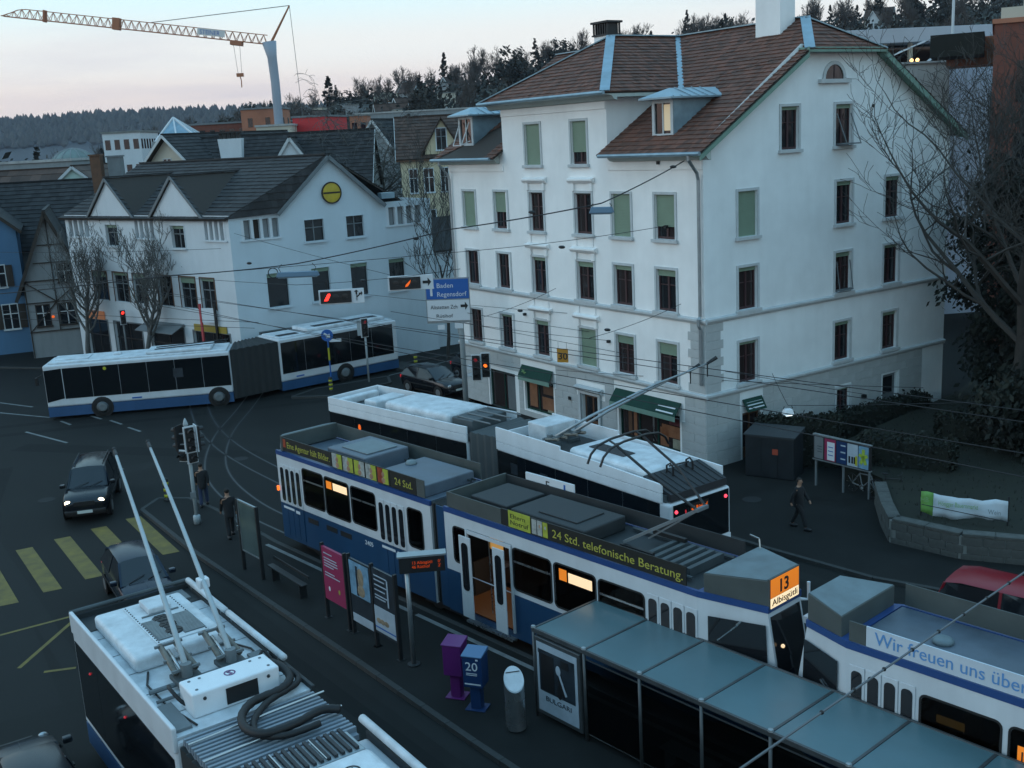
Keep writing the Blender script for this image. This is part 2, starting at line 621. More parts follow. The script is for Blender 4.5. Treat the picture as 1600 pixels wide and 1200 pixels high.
def share(o, parent=None, loc=None, rotz=None, scale=None):
    c = o.copy()
    COL.objects.link(c)
    if parent:
        c.parent = parent
    if loc is not None:
        c.location = loc
    if rotz is not None:
        c.rotation_euler = (0, 0, rotz)
    if scale:
        c.scale = scale
    return c


def frame(o, x, y):
    """matrix with origin o, X along x, Y along y (text and flat print lie in it, facing x cross y)"""
    x = Vector(x).normalized()
    y = Vector(y)
    y = (y - x * x.dot(y)).normalized()
    z = x.cross(y)
    m = Matrix((x, y, z)).transposed().to_4x4()
    m.translation = Vector(o)
    return m


def text(name, s, size, m, parent, mtx, width=None, ext=.004, align='LEFT', shear=0, bold=0):
    cu = bpy.data.curves.new(name, 'FONT')
    cu.body = s
    cu.size = size
    cu.align_x = align
    cu.extrude = ext
    cu.resolution_u = 3
    cu.shear = shear
    cu.offset = bold
    t = bpy.data.objects.new('t', cu)
    COL.objects.link(t)
    me = bpy.data.meshes.new_from_object(t)
    bpy.data.objects.remove(t)
    bpy.data.curves.remove(cu)
    if width and len(me.vertices):
        xs = [v.co.x for v in me.vertices]
        w = max(xs) - min(xs)
        for v in me.vertices:
            v.co.x *= width / w
    me.name = name
    me.materials.clear()
    me.materials.append(M[m])
    o = bpy.data.objects.new(name, me)
    COL.objects.link(o)
    o.matrix_basis = mtx
    if parent:
        o.parent = parent
    return o


def clip(poly, inside):
    """Sutherland-Hodgman: 2-D polygon against a convex polygon given counter-clockwise"""
    out = list(poly)
    n = len(inside)
    for i in range(n):
        ax, ay = inside[i]
        bx, by = inside[(i + 1) % n]
        src, out = out, []
        if not src:
            break
        def d(p):
            return (bx - ax) * (p[1] - ay) - (by - ay) * (p[0] - ax)
        for j, p in enumerate(src):
            q = src[(j + 1) % len(src)]
            dp, dq = d(p), d(q)
            if dp >= -1e-9:
                out.append(p)
            if (dp > 1e-9 and dq < -1e-9) or (dp < -1e-9 and dq > 1e-9):
                t = dp / (dp - dq)
                out.append((p[0] + (q[0] - p[0]) * t, p[1] + (q[1] - p[1]) * t))
    return out


def ccw(poly):
    a = sum(p[0] * q[1] - q[0] * p[1] for p, q in zip(poly, poly[1:] + poly[:1]))
    return poly if a > 0 else poly[::-1]


def wall(mb, O, U, N, poly, holes, depth=.22):
    """wall sheet through O along U and up, convex outline poly in (u, z), with window holes and their reveals"""
    O, U, N = Vector(O), Vector(U), Vector(N)
    poly = ccw(list(poly))
    us = sorted({p[0] for p in poly} | {h[0] for h in holes} | {h[1] for h in holes})
    zs = sorted({p[1] for p in poly} | {h[2] for h in holes} | {h[3] for h in holes})
    def P3(u, z, d=0):
        return O + U * u + Vector((0, 0, z)) - N * d
    for a, b in zip(us, us[1:]):
        for c, e in zip(zs, zs[1:]):
            cu, cz = (a + b) / 2, (c + e) / 2
            if any(h[0] < cu < h[1] and h[2] < cz < h[3] for h in holes):
                continue
            q = clip([(a, c), (b, c), (b, e), (a, e)], poly)
            if len(q) > 2:
                mb.poly([P3(*p) for p in q])
    for (a, b, c, e) in holes:
        for p, q in (((a, c), (b, c)), ((b, c), (b, e)), ((b, e), (a, e)), ((a, e), (a, c))):
            mb.poly([P3(*p), P3(*q), P3(*q, depth), P3(*p, depth)])


def tiles(mb, pts, eave_dir, course=.30, width=.22, lift=.035, jit=.012, rnd=rng):
    """courses of roof tiles on the plane polygon pts (3-D, convex); eave_dir is the horizontal direction of the courses"""
    pts = [Vector(p) for p in pts]
    n = (pts[1] - pts[0]).cross(pts[2] - pts[0]).normalized()
    if n.z < 0:
        n = -n
    u = Vector(eave_dir).normalized()
    u = (u - n * n.dot(u)).normalized()
    v = n.cross(u)
    if v.z < 0:
        u, v = -u, -v
        v = n.cross(u)
        if v.z < 0:
            v = -v
    o = pts[0]
    pl = ccw([((p - o).dot(u), (p - o).dot(v)) for p in pts])
    u0, u1 = min(p[0] for p in pl), max(p[0] for p in pl)
    v0, v1 = min(p[1] for p in pl), max(p[1] for p in pl)
    def P3(a, b, h):
        return o + u * a + v * b + n * h
    row = 0
    b = v0
    while b < v1 - 1e-4:
        e = min(b + course, v1)
        a = u0 - (width / 2 if row % 2 else 0)
        while a < u1:
            q = clip([(a + .004, b), (a + width - .004, b), (a + width - .004, e), (a + .004, e)], pl)
            if len(q) > 2:
                j = rnd.uniform(-jit, jit)
                top = [P3(p[0], p[1], (lift + j) * (1 - (p[1] - b) / course) + .006) for p in q]
                mb.tint = rnd.random()
                mb.poly(top)
                low = [p for p in q if abs(p[1] - b) < 1e-6]
                if len(low) == 2:
                    l0, l1 = low
                    mb.poly([P3(l0[0], l0[1], lift + j + .006), P3(l1[0], l1[1], lift + j + .006), P3(l1[0], l1[1], -.01), P3(l0[0], l0[1], -.01)])
            a += width
        b = e
        row += 1
    mb.tint = None
    return u, v, n


def roof_tiles(parent, pts, eave_dir, m, name='roof_tiles', **k):
    mb = MB()
    tiles(mb, pts, eave_dir, **k)
    o = mb.obj(name, m, parent, recalc=False)
    o['kind'] = 'stuff'
    return o


def rrect(x0, x1, z0, z1, r, n=3):
    out = []
    for cx, cz, a0 in ((x1 - r, z1 - r, 0), (x0 + r, z1 - r, 90), (x0 + r, z0 + r, 180), (x1 - r, z0 + r, 270)):
        for i in range(n + 1):
            a = R(a0 + 90 * i / n)
            out.append((cx + r * math.cos(a), cz + r * math.sin(a)))
    return out
# ------------------------------------------------------------------ ground, carriageway marks, pavements, rails
def sheet(name, pts, z, m, kind='structure', parent=None):
    mb = MB()
    mb.poly([(p[0], p[1], z) for p in pts])
    o = mb.obj(name, m, parent)
    if kind:
        o['kind'] = kind
    return o
mb = MB()
mb.box(-2500, 2500, -130, 3200, -2, 0)
ground = mb.obj('road', 'asphalt')
ground['kind'] = 'structure'
def mark(pts, m, name):
    mb = MB()
    mb.poly([(p[0], p[1], {'asphalt_patch': .0015, 'tyre_track': .003}.get(name, .006)) for p in pts])
    return mb.obj(name, m, ground)
# repaired strips of darker and paler asphalt
for pts, m in (([(-24, 50), (-12, 46.5), (-11.6, 47.6), (-23.6, 51.2)], 'asphalt_patch'), ([(-19, 44), (-15.5, 46), (-16.0, 47), (-19.6, 45)], 'asphalt_worn'),
               ([(-13.2, 24), (-11.7, 25), (-16.5, 33.4), (-18, 32.4)], 'asphalt_worn'), ([(-9, 31.5), (-7.9, 32.2), (1.5, 19.5), (.4, 18.8)], 'asphalt_worn'),
               ([(-1, 62), (3, 72), (2, 73), (-2, 63)], 'asphalt_patch')):
    mark(pts, m, 'asphalt_patch')
for (x0, y0, x1, y1, w, m) in ((-13.6, 26, -22, 38.5, .5, 'asphalt_worn'), (-12.2, 27, -20.6, 39.6, .5, 'asphalt_worn'), (-30, 52, -8, 57.5, .6, 'asphalt_patch'), (-30, 54, -8, 59.5, .6, 'asphalt_patch'), (-1.2, 20.0, -9.8, 31.4, .45, 'asphalt_patch'), (0.2, 15, -11.6, 30.6, .45, 'asphalt_patch'), (-21, 41, -23, 47, .9, 'asphalt_patch'), (4, 36, 9, 29.5, .6, 'asphalt_worn'), (-14, 50, -6, 43, .7, 'asphalt_worn')):
    d_ = Vector((x1 - x0, y1 - y0)).normalized(); n_ = Vector((-d_.y, d_.x)) * w / 2
    mark([(x0 + n_.x, y0 + n_.y), (x1 + n_.x, y1 + n_.y), (x1 - n_.x, y1 - n_.y), (x0 - n_.x, y0 - n_.y)], m, 'tyre_track')
def stripe(a, b, w, m, name):
    a, b = Vector((*a, 0)), Vector((*b, 0))
    d = (b - a).normalized()
    n = Vector((-d.y, d.x, 0)) * w / 2
    return mark([a + n, b + n, b - n, a - n], m, name)
# yellow zebra crossing
zx, zy = -16.55, 37.35
for k in list(range(-5, 3)):
    ox_, oy_ = zx + .985 * k, zy + .92 * k
    mark([(ox_ - .25, oy_ - .12), (ox_ + .25, oy_ + .12), (ox_ + 2.62 + .25, oy_ - 4.0 + .12), (ox_ + 2.62 - .25, oy_ - 4.0 - .12)], 'road_yellow', 'zebra_stripe')
for a, b in (((-15.2, 29.27), (-12.2, 31.2)), ((-13.7, 27.1), (-13.3, 30.4)), ((-12.9, 26.8), (-12.1, 26.95)), ((-9.2, 41.5), (-8.2, 40.6)), ((-26.5, 50.5), (-31, 51.5))):
    stripe(a, b, .12, 'road_yellow', 'road_line')
for a, b in (((-24.77, 53.6), (-21.63, 50.95)), ((-23.75, 55.55), (-22.87, 54.6)), ((-22.5, 56.4), (-21.6, 55.5)), ((-21.0, 55.1), (-20.05, 54.1)), ((-19.5, 53.4), (-18.55, 52.4)),
             ((-30.5, 61.6), (-26.8, 59.3)), ((-28.2, 58.3), (-24.7, 56.5)), ((-7.2, 62.6), (-3.6, 66.2)), ((-3.0, 60.5), (-1.4, 63.8)), ((-18.2, 46.9), (-17.2, 45.8))):
    stripe(a, b, .14, 'road_white', 'road_line')

# the tram stop island with kerb stones
def pave(name, pts, h, m='asphalt_pave', kerb_edges=(), stone=1.0, kw=.16):
    mb = MB()
    mb.prism([(p[0], p[1], -.02) for p in ccw([tuple(p) for p in pts])], (0, 0, h + .02))
    o = mb.obj(name, m)
    o['kind'] = 'structure'
    cache = {}
    for i in kerb_edges:
        a, b = Vector((*pts[i], 0)), Vector((*pts[(i + 1) % len(pts)], 0))
        L = (b - a).length
        d = (b - a) / L
        n = max(1, round(L / stone))
        w = L / n
        key = round(w, 3)
        for k in range(n):
            c = a + d * (k + .5) * w
            if key not in cache:
                mb = MB()
                mb.box(-w / 2 + .006, w / 2 - .006, -.06, kw - .06, -.03, h + .012)
                cache[key] = mb.obj('kerb_stone', 'kerb', o, bevel=.012)
                s = cache[key]
            else:
                s = share(cache[key], o)
            s.location = c
            s.rotation_euler = (0, 0, math.atan2(d.y, d.x))
    return o
isl = [(-14.45, 39.8), (-10.95, 34.75), (-4.41, 26.2), (-1.3, 22.04), (5.0, 13.9), (9.4, 15.5), (-8.35, 35.42), (-9.1, 36.4), (-11.5, 39.4), (-12.9, 40.9), (-14.2, 41.1)]
island = pave('tram_island', isl, .12, 'asphalt_pave', kerb_edges=(0, 1, 2, 3, 5, 6, 7, 8, 9, 10))
# white safety line along the track side
a, b = Vector((-8.55, 35.35)), Vector((8.7, 15.9))
d = (b - a).normalized()
n_ = Vector((-d.y, d.x)) * -.18
mb = MB()
for (s, e) in ((0.0, 8.2), (8.45, 22.5)):
    p, q = a + d * s + n_, a + d * e + n_
    w = Vector((-d.y, d.x)) * .07
    mb.poly([(*(p + w), .1245), (*(q + w), .1245), (*(q - w), .1245), (*(p - w), .1245)])
mb.obj('safety_line', 'road_white', island)

# pavement round the corner building
pv = [(-4.6, 64.5), (-3.7, 60.0), (5.6, 38.4), (6.62, 34.01), (7.92, 32.45), (10.29, 29.82), (13.63, 27.47), (24, 20.5), (30, 34), (21, 52), (7.6, 41.2), (-2.7, 56.0)]
pavement = pave('pavement', pv, .10, 'asphalt_pave', kerb_edges=(0, 1, 2, 3, 4, 5, 6))
# small refuge with a bollard, far side
pave('traffic_island', [(-7.3, 64.6), (-6.8, 66.0), (-4.3, 63.2), (-4.2, 61.3)], .12, 'kerb', kerb_edges=(0, 1, 2, 3))
pave('traffic_island', [(-12.0, 57.9), (-11.0, 59.6), (-7.2, 61.9), (-6.9, 60.2), (-9.6, 57.6)], .12, 'asphalt_pave', kerb_edges=(0, 1, 2, 3, 4))
pave('pavement', [(-41, 74.0), (-27, 69.3), (-15.0, 60.2), (-13.5, 60.4), (1.2, 71.5), (6, 76), (-1, 80), (-14, 76), (-40, 84)], .10, 'asphalt_pave', kerb_edges=(0, 1, 2, 3, 4))

# grooved rails: two tracks through the stop and out to the left
def rail(path, name='rail'):
    ps = [Vector((*p, 0)) for p in path]
    out = []
    for i in range(len(ps) - 1):
        p0, p1, p2, p3 = ps[max(0, i - 1)], ps[i], ps[i + 1], ps[min(len(ps) - 1, i + 2)]
        for k in range(8):
            t = k / 8
            out.append(.5 * ((2 * p1) + (p2 - p0) * t + (2 * p0 - 5 * p1 + 4 * p2 - p3) * t * t + (3 * p1 - p0 - 3 * p2 + p3) * t ** 3))
    out.append(ps[-1])
    for w, z, m, nm in ((.075, .010, 'rail_steel', 'rail'), (.17, .004, 'rail_bed', 'rail_groove')):
        mb = MB()
        for i, p in enumerate(out):
            t = (out[min(i + 1, len(out) - 1)] - out[max(i - 1, 0)]).normalized()
            n = Vector((-t.y, t.x, 0)) * w / 2
            mb.v += [tuple(p + n + Vector((0, 0, z))), tuple(p - n + Vector((0, 0, z)))]
            if i:
                k = i * 2
                mb.f.append((k - 2, k, k + 1, k - 1))
        mb.obj(nm, m, ground)
tx = lambda x, y: (-8.2 + x * .665 + y * .747, 35.5 - x * .747 + y * .665)
for y in (.6, 1.6):
    rail([tx(32, y), tx(20, y), tx(8, y), tx(0, y), tx(-5, y + .25), tx(-10, y + 1.6), tx(-15, y + 4.5), tx(-20, y + 8.6), tx(-28, y + 15)])
for y in (3.4, 4.4):
    rail([tx(32, y), tx(20, y), tx(8, y), tx(0, y), tx(-6, y + .1), tx(-14, y + 1.2), tx(-22, y + 4.0), tx(-34, y + 10)])
# manhole covers
for x, y in ((-12.2, 46.5), (-19, 42), (-11.9, 28.4), (-3.4, 56), (8.4, 37.2)):
    mb = MB()
    mb.lathe([(.34, .0), (.34, .006), (.30, .007), (.001, .006)], 20, (x, y, .0 if x < 8 else .1))
    mb.obj('manhole_cover', 'rail_bed', ground if x < 8 else pavement)

# raised lawn on the right behind the stone wall, sloping up to the trees
lawn_pts = [(11.9, 32.6), (13.4, 31.0), (15.1, 30.3), (22, 27.4), (60, 20), (60, 70), (30, 62), (20.5, 48.5), (13.0, 41.5), (12.2, 39.0), (12.9, 36.6)]
mb = MB()
for (z0, z1) in ((0, .82),):
    mb.prism([(p[0], p[1], 0) for p in ccw(lawn_pts)], (0, 0, .82))
lawn = mb.obj('lawn', 'grass')
lawn['kind'] = 'structure'
mb = MB()
for i in range(5200):
    x, y = rng.uniform(11.5, 34), rng.uniform(27, 50)
    if not len(clip([(x, y), (x + .01, y), (x, y + .01)], ccw(lawn_pts[:5] + [(60, 70), (20.5, 48.5), (13.2, 41), (12.9, 37)]))) or x - 11.9 < (32.6 - y) * .3:
        continue
    if y < 32.6 and (x - 13.4) * .34 + (y - 31.0) < .5:
        continue
    h = rng.uniform(.05, .14)
    a = rng.uniform(0, 6.28)
    mb.tint = rng.random()
    mb.poly([(x, y, .82), (x + .05 * math.cos(a), y + .05 * math.sin(a), .82), (x + .03, y + .03, .82 + h)])
gr_ = mb.obj('grass', 'leaf_hedge', recalc=False)
gr_['kind'] = 'stuff'

# ------------------------------------------------------------------ the white corner building
BX, BY = 7.489, 40.95
B_ROT = R(34.008)
bld = thing('corner_building', 'large white four storey corner building with brown tiled half-hipped roof and green blinds', 'building', (BX, BY, 0), B_ROT)
LX, LY, EZ = 15.2, 18.0, 12.35
RZ = 17.4
SLP = (RZ - EZ) / 8.2
ZA, ZB = 6.0, 3.02
rows = {4: (9.05, 10.78), 3: (6.20, 7.86), 2: (3.27, 4.92)}
fcols = [(1.55, 2.68), (4.15, 5.3), (6.65, 7.8), (10.1, 11.15), (12.97, 14.05), (15.75, 16.83)]
f_blind = {4: [.72, 1, 0, 0, .55, 1], 3: [.16, .12, .14, .10, 0, 0], 2: [.3, .22, 1, .14, .08, 0]}
scols = [(1.80, 2.84), (7.5, 8.5), (10.68, 11.68)]
s_blind = {4: [1, .1, .1], 3: [.1, .12, .08], 2: [.08, .1, .1]}

front_holes, side_holes, wins = [], [], []
for rw, (z0, z1) in rows.items():
    for i, (a, b) in enumerate(fcols):
        front_holes.append((a, b, z0, z1))
        wins.append(('f', a, b, z0, z1, f_blind[rw][i]))
    for i, (a, b) in enumerate(scols):
        side_holes.append((a, b, z0, z1))
        wins.append(('s', a, b, z0, z1, s_blind[rw][i]))
for a, b, bl in ((6.83, 7.88, .72), (10.12, 11.28, 1)):
    front_holes.append((a, b, 12.0, 13.78))
    wins.append(('f', a, b, 12.0, 13.78, bl))
for a, b, bl in ((4.2, 5.2, .08), (7.4, 8.42, .1)):
    side_holes.append((a, b, 12.22, 13.86))
    wins.append(('s', a, b, 12.22, 13.86, bl))
shop_holes = [(1.5, 5.3, .42, 2.0), (6.62, 7.82, .02, 1.95), (9.98, 12.3, .42, 2.0), (12.9, 15.4, .02, 2.0)]
door_holes = [(1.98, 3.0, .02, 2.02), (7.68, 8.55, .52, 2.0), (10.82, 11.85, .35, 2.1)]
front_holes += shop_holes
side_holes += door_holes
mb = MB()
Fo, Fu, Fn = (0, 0, 0), (0, 1, 0), (-1, 0, 0)
So, Su, Sn = (0, 0, 0), (1, 0, 0), (0, -1, 0)
wall(mb, Fo, Fu, Fn, [(0, 0), (5.5, 0), (5.5, EZ + .35), (0, EZ + .35)], [h for h in front_holes if h[1] < 5.5])
wall(mb, Fo, Fu, Fn, [(5.5, 0), (13.1, 0), (13.1, 14.8), (5.5, 14.8)], [h for h in front_holes if 5.5 < h[0] and h[1] < 13.1 or h[0] == 12.9] and [h for h in front_holes if h[0] > 5.5 and h[1] < 13.1])
wall(mb, Fo, Fu, Fn, [(13.1, 0), (LY, 0), (LY, EZ + .35), (13.1, EZ + .35)], [(max(h[0], 13.1), h[1], h[2], h[3]) for h in front_holes if h[1] > 13.2 and h[0] > 12.8])
front_wall = mb.obj('wall', 'plaster_white', bld)
mb = MB()
gz = lambda x: EZ + SLP * (x + .6)
wall(mb, So, Su, Sn, [(0, 0), (LX, 0), (LX, gz(0)), (9.9, 16.2), (5.3, 16.2), (0, gz(0))], side_holes)
side_wall = mb.obj('wall', 'plaster_side_shaded', bld)
for pts in ([(0, LY, 0), (LX, LY, 0), (LX, LY, gz(0)), (7.6, LY, RZ - .1), (0, LY, gz(0))], [(LX, 0, 0), (LX, LY, 0), (LX, LY, gz(0)), (LX, 0, gz(0))],
            [(0, 5.5, gz(0)), (3.3, 5.5, 14.8), (0, 5.5, 14.8)], [(0, 13.1, gz(0)), (3.3, 13.1, 14.8), (0, 13.1, 14.8)]):
    MB().poly(pts).obj('wall', 'plaster_white', bld)

# ---- windows: surround (part) > sash, pane, blind, sill
def fpos(kind, u, z, d=0.0):      # point on facade: d metres outwards
    return Vector((-d, u, z)) if kind == 'f' else Vector((u, -d, z))
def fbox(mb, kind, u0, u1, z0, z1, d0, d1):
    if kind == 'f':
        mb.box(-d1, -d0, u0, u1, z0, z1)
    else:
        mb.box(u0, u1, -d1, -d0, z0, z1)
def make_window(kind, a, b, z0, z1, blind, parent, sash='sash_red', box=.08, tilt=False, sill_d=.14):
    mb = MB()
    t = .11
    fbox(mb, kind, a - t, a, z0, z1 + t, .003, .045)
    fbox(mb, kind, b, b + t, z0, z1 + t, .003, .045)
    fbox(mb, kind, a, b, z1, z1 + t, .003, .045)
    w = mb.obj('window', 'trim_stone', parent, bevel=.008)
    mb = MB()
    fbox(mb, kind, a - t - .05, b + t + .05, z0 - .13, z0 - .003, .003, sill_d)
    mb.obj('sill', 'trim_stone', w, bevel=.01)
    mb = MB()
    s, mid = .075, (a + b) / 2
    fbox(mb, kind, a + .004, a + s, z0 + .004, z1 - .004, -.19, -.12)
    fbox(mb, kind, b - s, b - .004, z0 + .004, z1 - .004, -.19, -.12)
    fbox(mb, kind, a + s, b - s, z0 + .004, z0 + s + .02, -.19, -.12)
    fbox(mb, kind, a + s, b - s, z1 - s, z1 - .004, -.19, -.12)
    fbox(mb, kind, mid - .05, mid + .05, z0 + s + .02, z1 - s, -.19, -.115)
    fbox(mb, kind, a + s, mid - .05, z0 + .62 * (z1 - z0), z0 + .62 * (z1 - z0) + .035, -.18, -.13)
    fbox(mb, kind, mid + .05, b - s, z0 + .62 * (z1 - z0), z0 + .62 * (z1 - z0) + .035, -.18, -.13)
    mb.obj('sash', sash, w)
    for u0, u1 in ((a + s, mid - .05), (mid + .05, b - s)):
        mb = MB()
        fbox(mb, kind, u0, u1, z0 + s, z1 - s, -.172, -.158)
        mb.obj('pane', 'glass_room' if rng.random() < .5 else 'glass_dark', w)
    mb = MB()
    h = max(box, blind * (z1 - z0))
    zb = z1 - h
    k = max(1, int(h / .06))
    for i in range(k):               # roller slats
        q0, q1 = zb + i * h / k, zb + (i + 1) * h / k
        fbox(mb, kind, a + .02, b - .02, q0 + .006, q1 - .004, -.10, -.075)
    fbox(mb, kind, a + .03, b - .03, zb, z1 - .01, -.105, -.098)
    mb.obj('blind', 'blind_green' if blind > .05 else 'dark_metal', w)
    return w
for kd, a, b, z0, z1, bl in wins:
    make_window(kd, a, b, z0, z1, bl, bld)

# ---- lunette of the gable
mb = MB()
arc = [(7.28 + .56 * math.cos(R(i * 15)), 14.86 + .56 * math.sin(R(i * 15))) for i in range(13)]
arc2 = [(7.28 + .70 * math.cos(R(i * 15)), 14.86 + .70 * math.sin(R(i * 15))) for i in range(13)]
for i in range(12):
    mb.prism([(arc[i][0], -.003, arc[i][1]), (arc2[i][0], -.003, arc2[i][1]), (arc2[i + 1][0], -.003, arc2[i + 1][1]), (arc[i + 1][0], -.003, arc[i + 1][1])], (0, -.06, 0))
mb.box(6.35, 8.2, -.16, -.003, 14.70, 14.855)
lun = mb.obj('window', 'trim_stone', bld)
mb = MB()
mb.prism([(p[0], -.004, p[1]) for p in arc], (0, -.015, 0))
mb.obj('pane', 'glass_dark', lun)
mb = MB()
mb.box(7.25, 7.31, -.035, -.02, 14.86, 15.4)
mb.obj('sash', 'sash_red', lun)

# awning-type open window flaps on the side face
for (a, b, z0, out) in ((7.4, 8.42, 12.25, .55), (7.5, 8.5, 6.25, .22)):
    mb = MB()
    mb.box(a + .05, b - .05, -out, -.02, z0 + .02, z0 + .07)
    mb.beam((a + .08, -.02, z0 + 1.25), (a + .08, -out + .02, z0 + .08), .03, .03)
    mb.beam((b - .08, -.02, z0 + 1.25), (b - .08, -out + .02, z0 + .08), .03, .03)
    mb.obj('window_stay', 'mid_grey', bld)

# ---- string courses, cornices, hoods
mb = MB()
for z in (ZA, ZB):
    mb.prism([(-.003, -.13, z - .1), (-.06, -.13, z - .1), (-.13, -.13, z), (-.13, -.13, z + .07), (-.003, -.13, z + .12)], (0, LY + .13, 0))
    mb.prism([(-.003, -.003, z - .1), (-.003, -.06, z - .1), (-.003, -.128, z), (-.003, -.128, z + .07), (-.003, -.003, z + .12)], (LX, 0, 0))
mb.obj('string_course', 'trim_stone', bld)
for yc in (7.225, 10.62):
    for z in (11.3, 8.35, 5.42):
        mb = MB()
        mb.prism([(-.004, yc - .85, z - .10), (-.08, yc - .78, z - .10), (-.22, yc - .85, z + .02), (-.22, yc - .85, z + .09), (-.004, yc - .85, z + .16)], (0, 1.7, 0))
        if z < 11:
            mb.box(-.05, -.004, yc - .62, yc - .52, z + .16, z + .7)
            mb.box(-.05, -.004, yc + .52, yc + .62, z + .16, z + .7)
        mb.box(-.10, -.004, yc - .70, yc - .52, z - .42, z - .1)
        mb.box(-.10, -.004, yc + .52, yc + .70, z - .42, z - .1)
        mb.obj('window_hood', 'plaster_white', bld, bevel=.01)
# eaves: soffit, moulding, gutter
mb = MB()
for y0, y1 in ((-.45, 5.2), (13.4, 18.6)):
    mb.prism([(-.02, y0, EZ - .28), (-.16, y0, EZ - .25), (-.30, y0, EZ - .10), (-.60, y0, EZ - .06), (-.60, y0, EZ - .01), (-.02, y0, EZ + .3)], (0, y1 - y0, 0))
mb.prism([(-.02, 4.75, 14.50), (-.18, 4.75, 14.54), (-.32, 4.75, 14.70), (-.70, 4.75, 14.74), (-.70, 4.75, 14.79), (-.02, 4.75, 14.79)], (0, 9.1, 0))
for y in (4.75, 13.1):
    mb.box(-.02, 3.1, y, y + .75, 14.62, 14.79)
mb.obj('eaves', 'eave_paint', bld)
mb = MB()
mb.box(-.05, -.004, .02, 5.48, EZ - .62, EZ - .30)
mb.box(-.05, -.004, 13.12, 17.98, EZ - .62, EZ - .30)
mb.box(-.05, -.004, 5.52, 13.08, 14.2, 14.48)
mb.obj('frieze', 'plaster_white', bld)
mb = MB()
for x, y0, y1, z in ((-.66, -.5, 5.3, EZ - .03), (-.66, 13.3, 18.65, EZ - .03), (-.77, 4.7, 13.9, 14.80)):
    mb.tube([(x, y0, z), (x, y1, z)], .075, 8)
mb.obj('gutter', 'zinc', bld)
mb = MB()
mb.tube([(-.64, .1, EZ - .08), (-.64, .1, EZ - .25), (-.2, .12, EZ - .75), (-.13, .13, EZ - 1.0), (-.13, .13, ZA + .2), (-.22, .13, ZA + .1), (-.22, .13, ZA - .15), (-.13, .13, ZA - .3), (-.13, .13, 3.5)], .065, 8)
mb.tube([(-.64, 17.9, EZ - .08), (-.64, 17.9, EZ - .25), (-.2, 17.88, EZ - .75), (-.13, 17.85, EZ - 1.0), (-.13, 17.85, 3.5)], .065, 8)
mb.obj('downpipe', 'galv', bld)
# verge boards of the gable
mb = MB()
def zr(x): return EZ + SLP * (x + .6)
for sgn in (1, -1):
    def mx(x): return x if sgn > 0 else 15.2 - x
    a, b = (-.6, zr(-.6)), (5.26, zr(5.26))
    mb.prism([(mx(a[0]), -.5, a[1] - .28), (mx(b[0]), -.5, b[1] - .28), (mx(b[0]), -.5, b[1] - .03), (mx(a[0]), -.5, a[1] - .03)], (0, .06, 0))
    mb.prism([(mx(a[0]), -.44, a[1] - .14), (mx(b[0]), -.44, b[1] - .14), (mx(b[0]), -.44, b[1] - .03), (mx(a[0]), -.44, a[1] - .03)], (0, .44, 0))
mb.prism([(5.2, -.5, 15.86), (10.0, -.5, 15.86), (10.0, -.5, 16.05), (5.2, -.5, 16.05)], (0, .06, 0))
mb.box(5.2, 10.0, -.44, -.003, 15.95, 16.05)
mb.obj('verge_board', 'green_paint', bld)

# ---- roof planes
hx0, hx1 = 5.26, 9.94
hz = zr(hx0)
ap = (7.6, 1.75, RZ)
cr_y, cr_x = 9.3, 3.55
roof = thing('roof', '', '', (0, 0, 0))
del roof['label'], roof['category']
roof.parent = bld
def base(pts):
    mb = MB()
    n = (Vector(pts[1]) - Vector(pts[0])).cross(Vector(pts[2]) - Vector(pts[0])).normalized()
    if n.z < 0: n = -n
    mb.prism([Vector(p) - n * .012 for p in pts], -n * .06)
    return mb.obj('roof_deck', 'wood_dark', roof)
vx = (14.82 - EZ) / SLP - .6
cov = [
    ([(-.6, -.5, EZ), (-.6, 4.7, EZ), (vx, 4.7, 14.82), (hx0, -.5, hz)], (0, 1, 0)),
    ([(hx0, -.5, hz), (vx, 4.7, 14.82), (7.6, cr_y, RZ), ap], (0, 1, 0)),
    ([(hx0, -.5, hz), (hx1, -.5, hz), ap], (1, 0, 0)),
    ([(15.8, -.5, EZ), (hx1, -.5, hz), ap, (7.6, 18.6, RZ), (15.8, 18.6, EZ)], (0, 1, 0)),
    ([(-.6, 13.9, EZ), (-.6, 18.6, EZ), (7.6, 18.6, RZ), (7.6, cr_y, RZ), (vx, 13.9, 14.82)], (0, 1, 0)),
    ([(-.7, 4.7, 14.82), (-.7, 13.9, 14.82), (cr_x, cr_y, RZ)], (0, 1, 0)),
    ([(-.7, 4.7, 14.82), (cr_x, cr_y, RZ), (7.6, cr_y, RZ), (vx, 4.7, 14.82)], (1, 0, 0)),
    ([(-.7, 13.9, 14.82), (cr_x, cr_y, RZ), (7.6, cr_y, RZ), (vx, 13.9, 14.82)], (1, 0, 0)),
]
# strip between the wing roof and the raised middle part
cov.append(([(-.6, 4.7, EZ), (-.6, 5.5, EZ), (2.9, 5.5, zr(2.9)), (2.9, 4.7, zr(2.9))], (0, 1, 0)))
cov.append(([(-.6, 13.1, EZ), (-.6, 13.9, EZ), (2.9, 13.9, zr(2.9)), (2.9, 13.1, zr(2.9))], (0, 1, 0)))
for pts, ed in cov:
    base(pts)
    roof_tiles(roof, pts, ed, 'roof_tile')
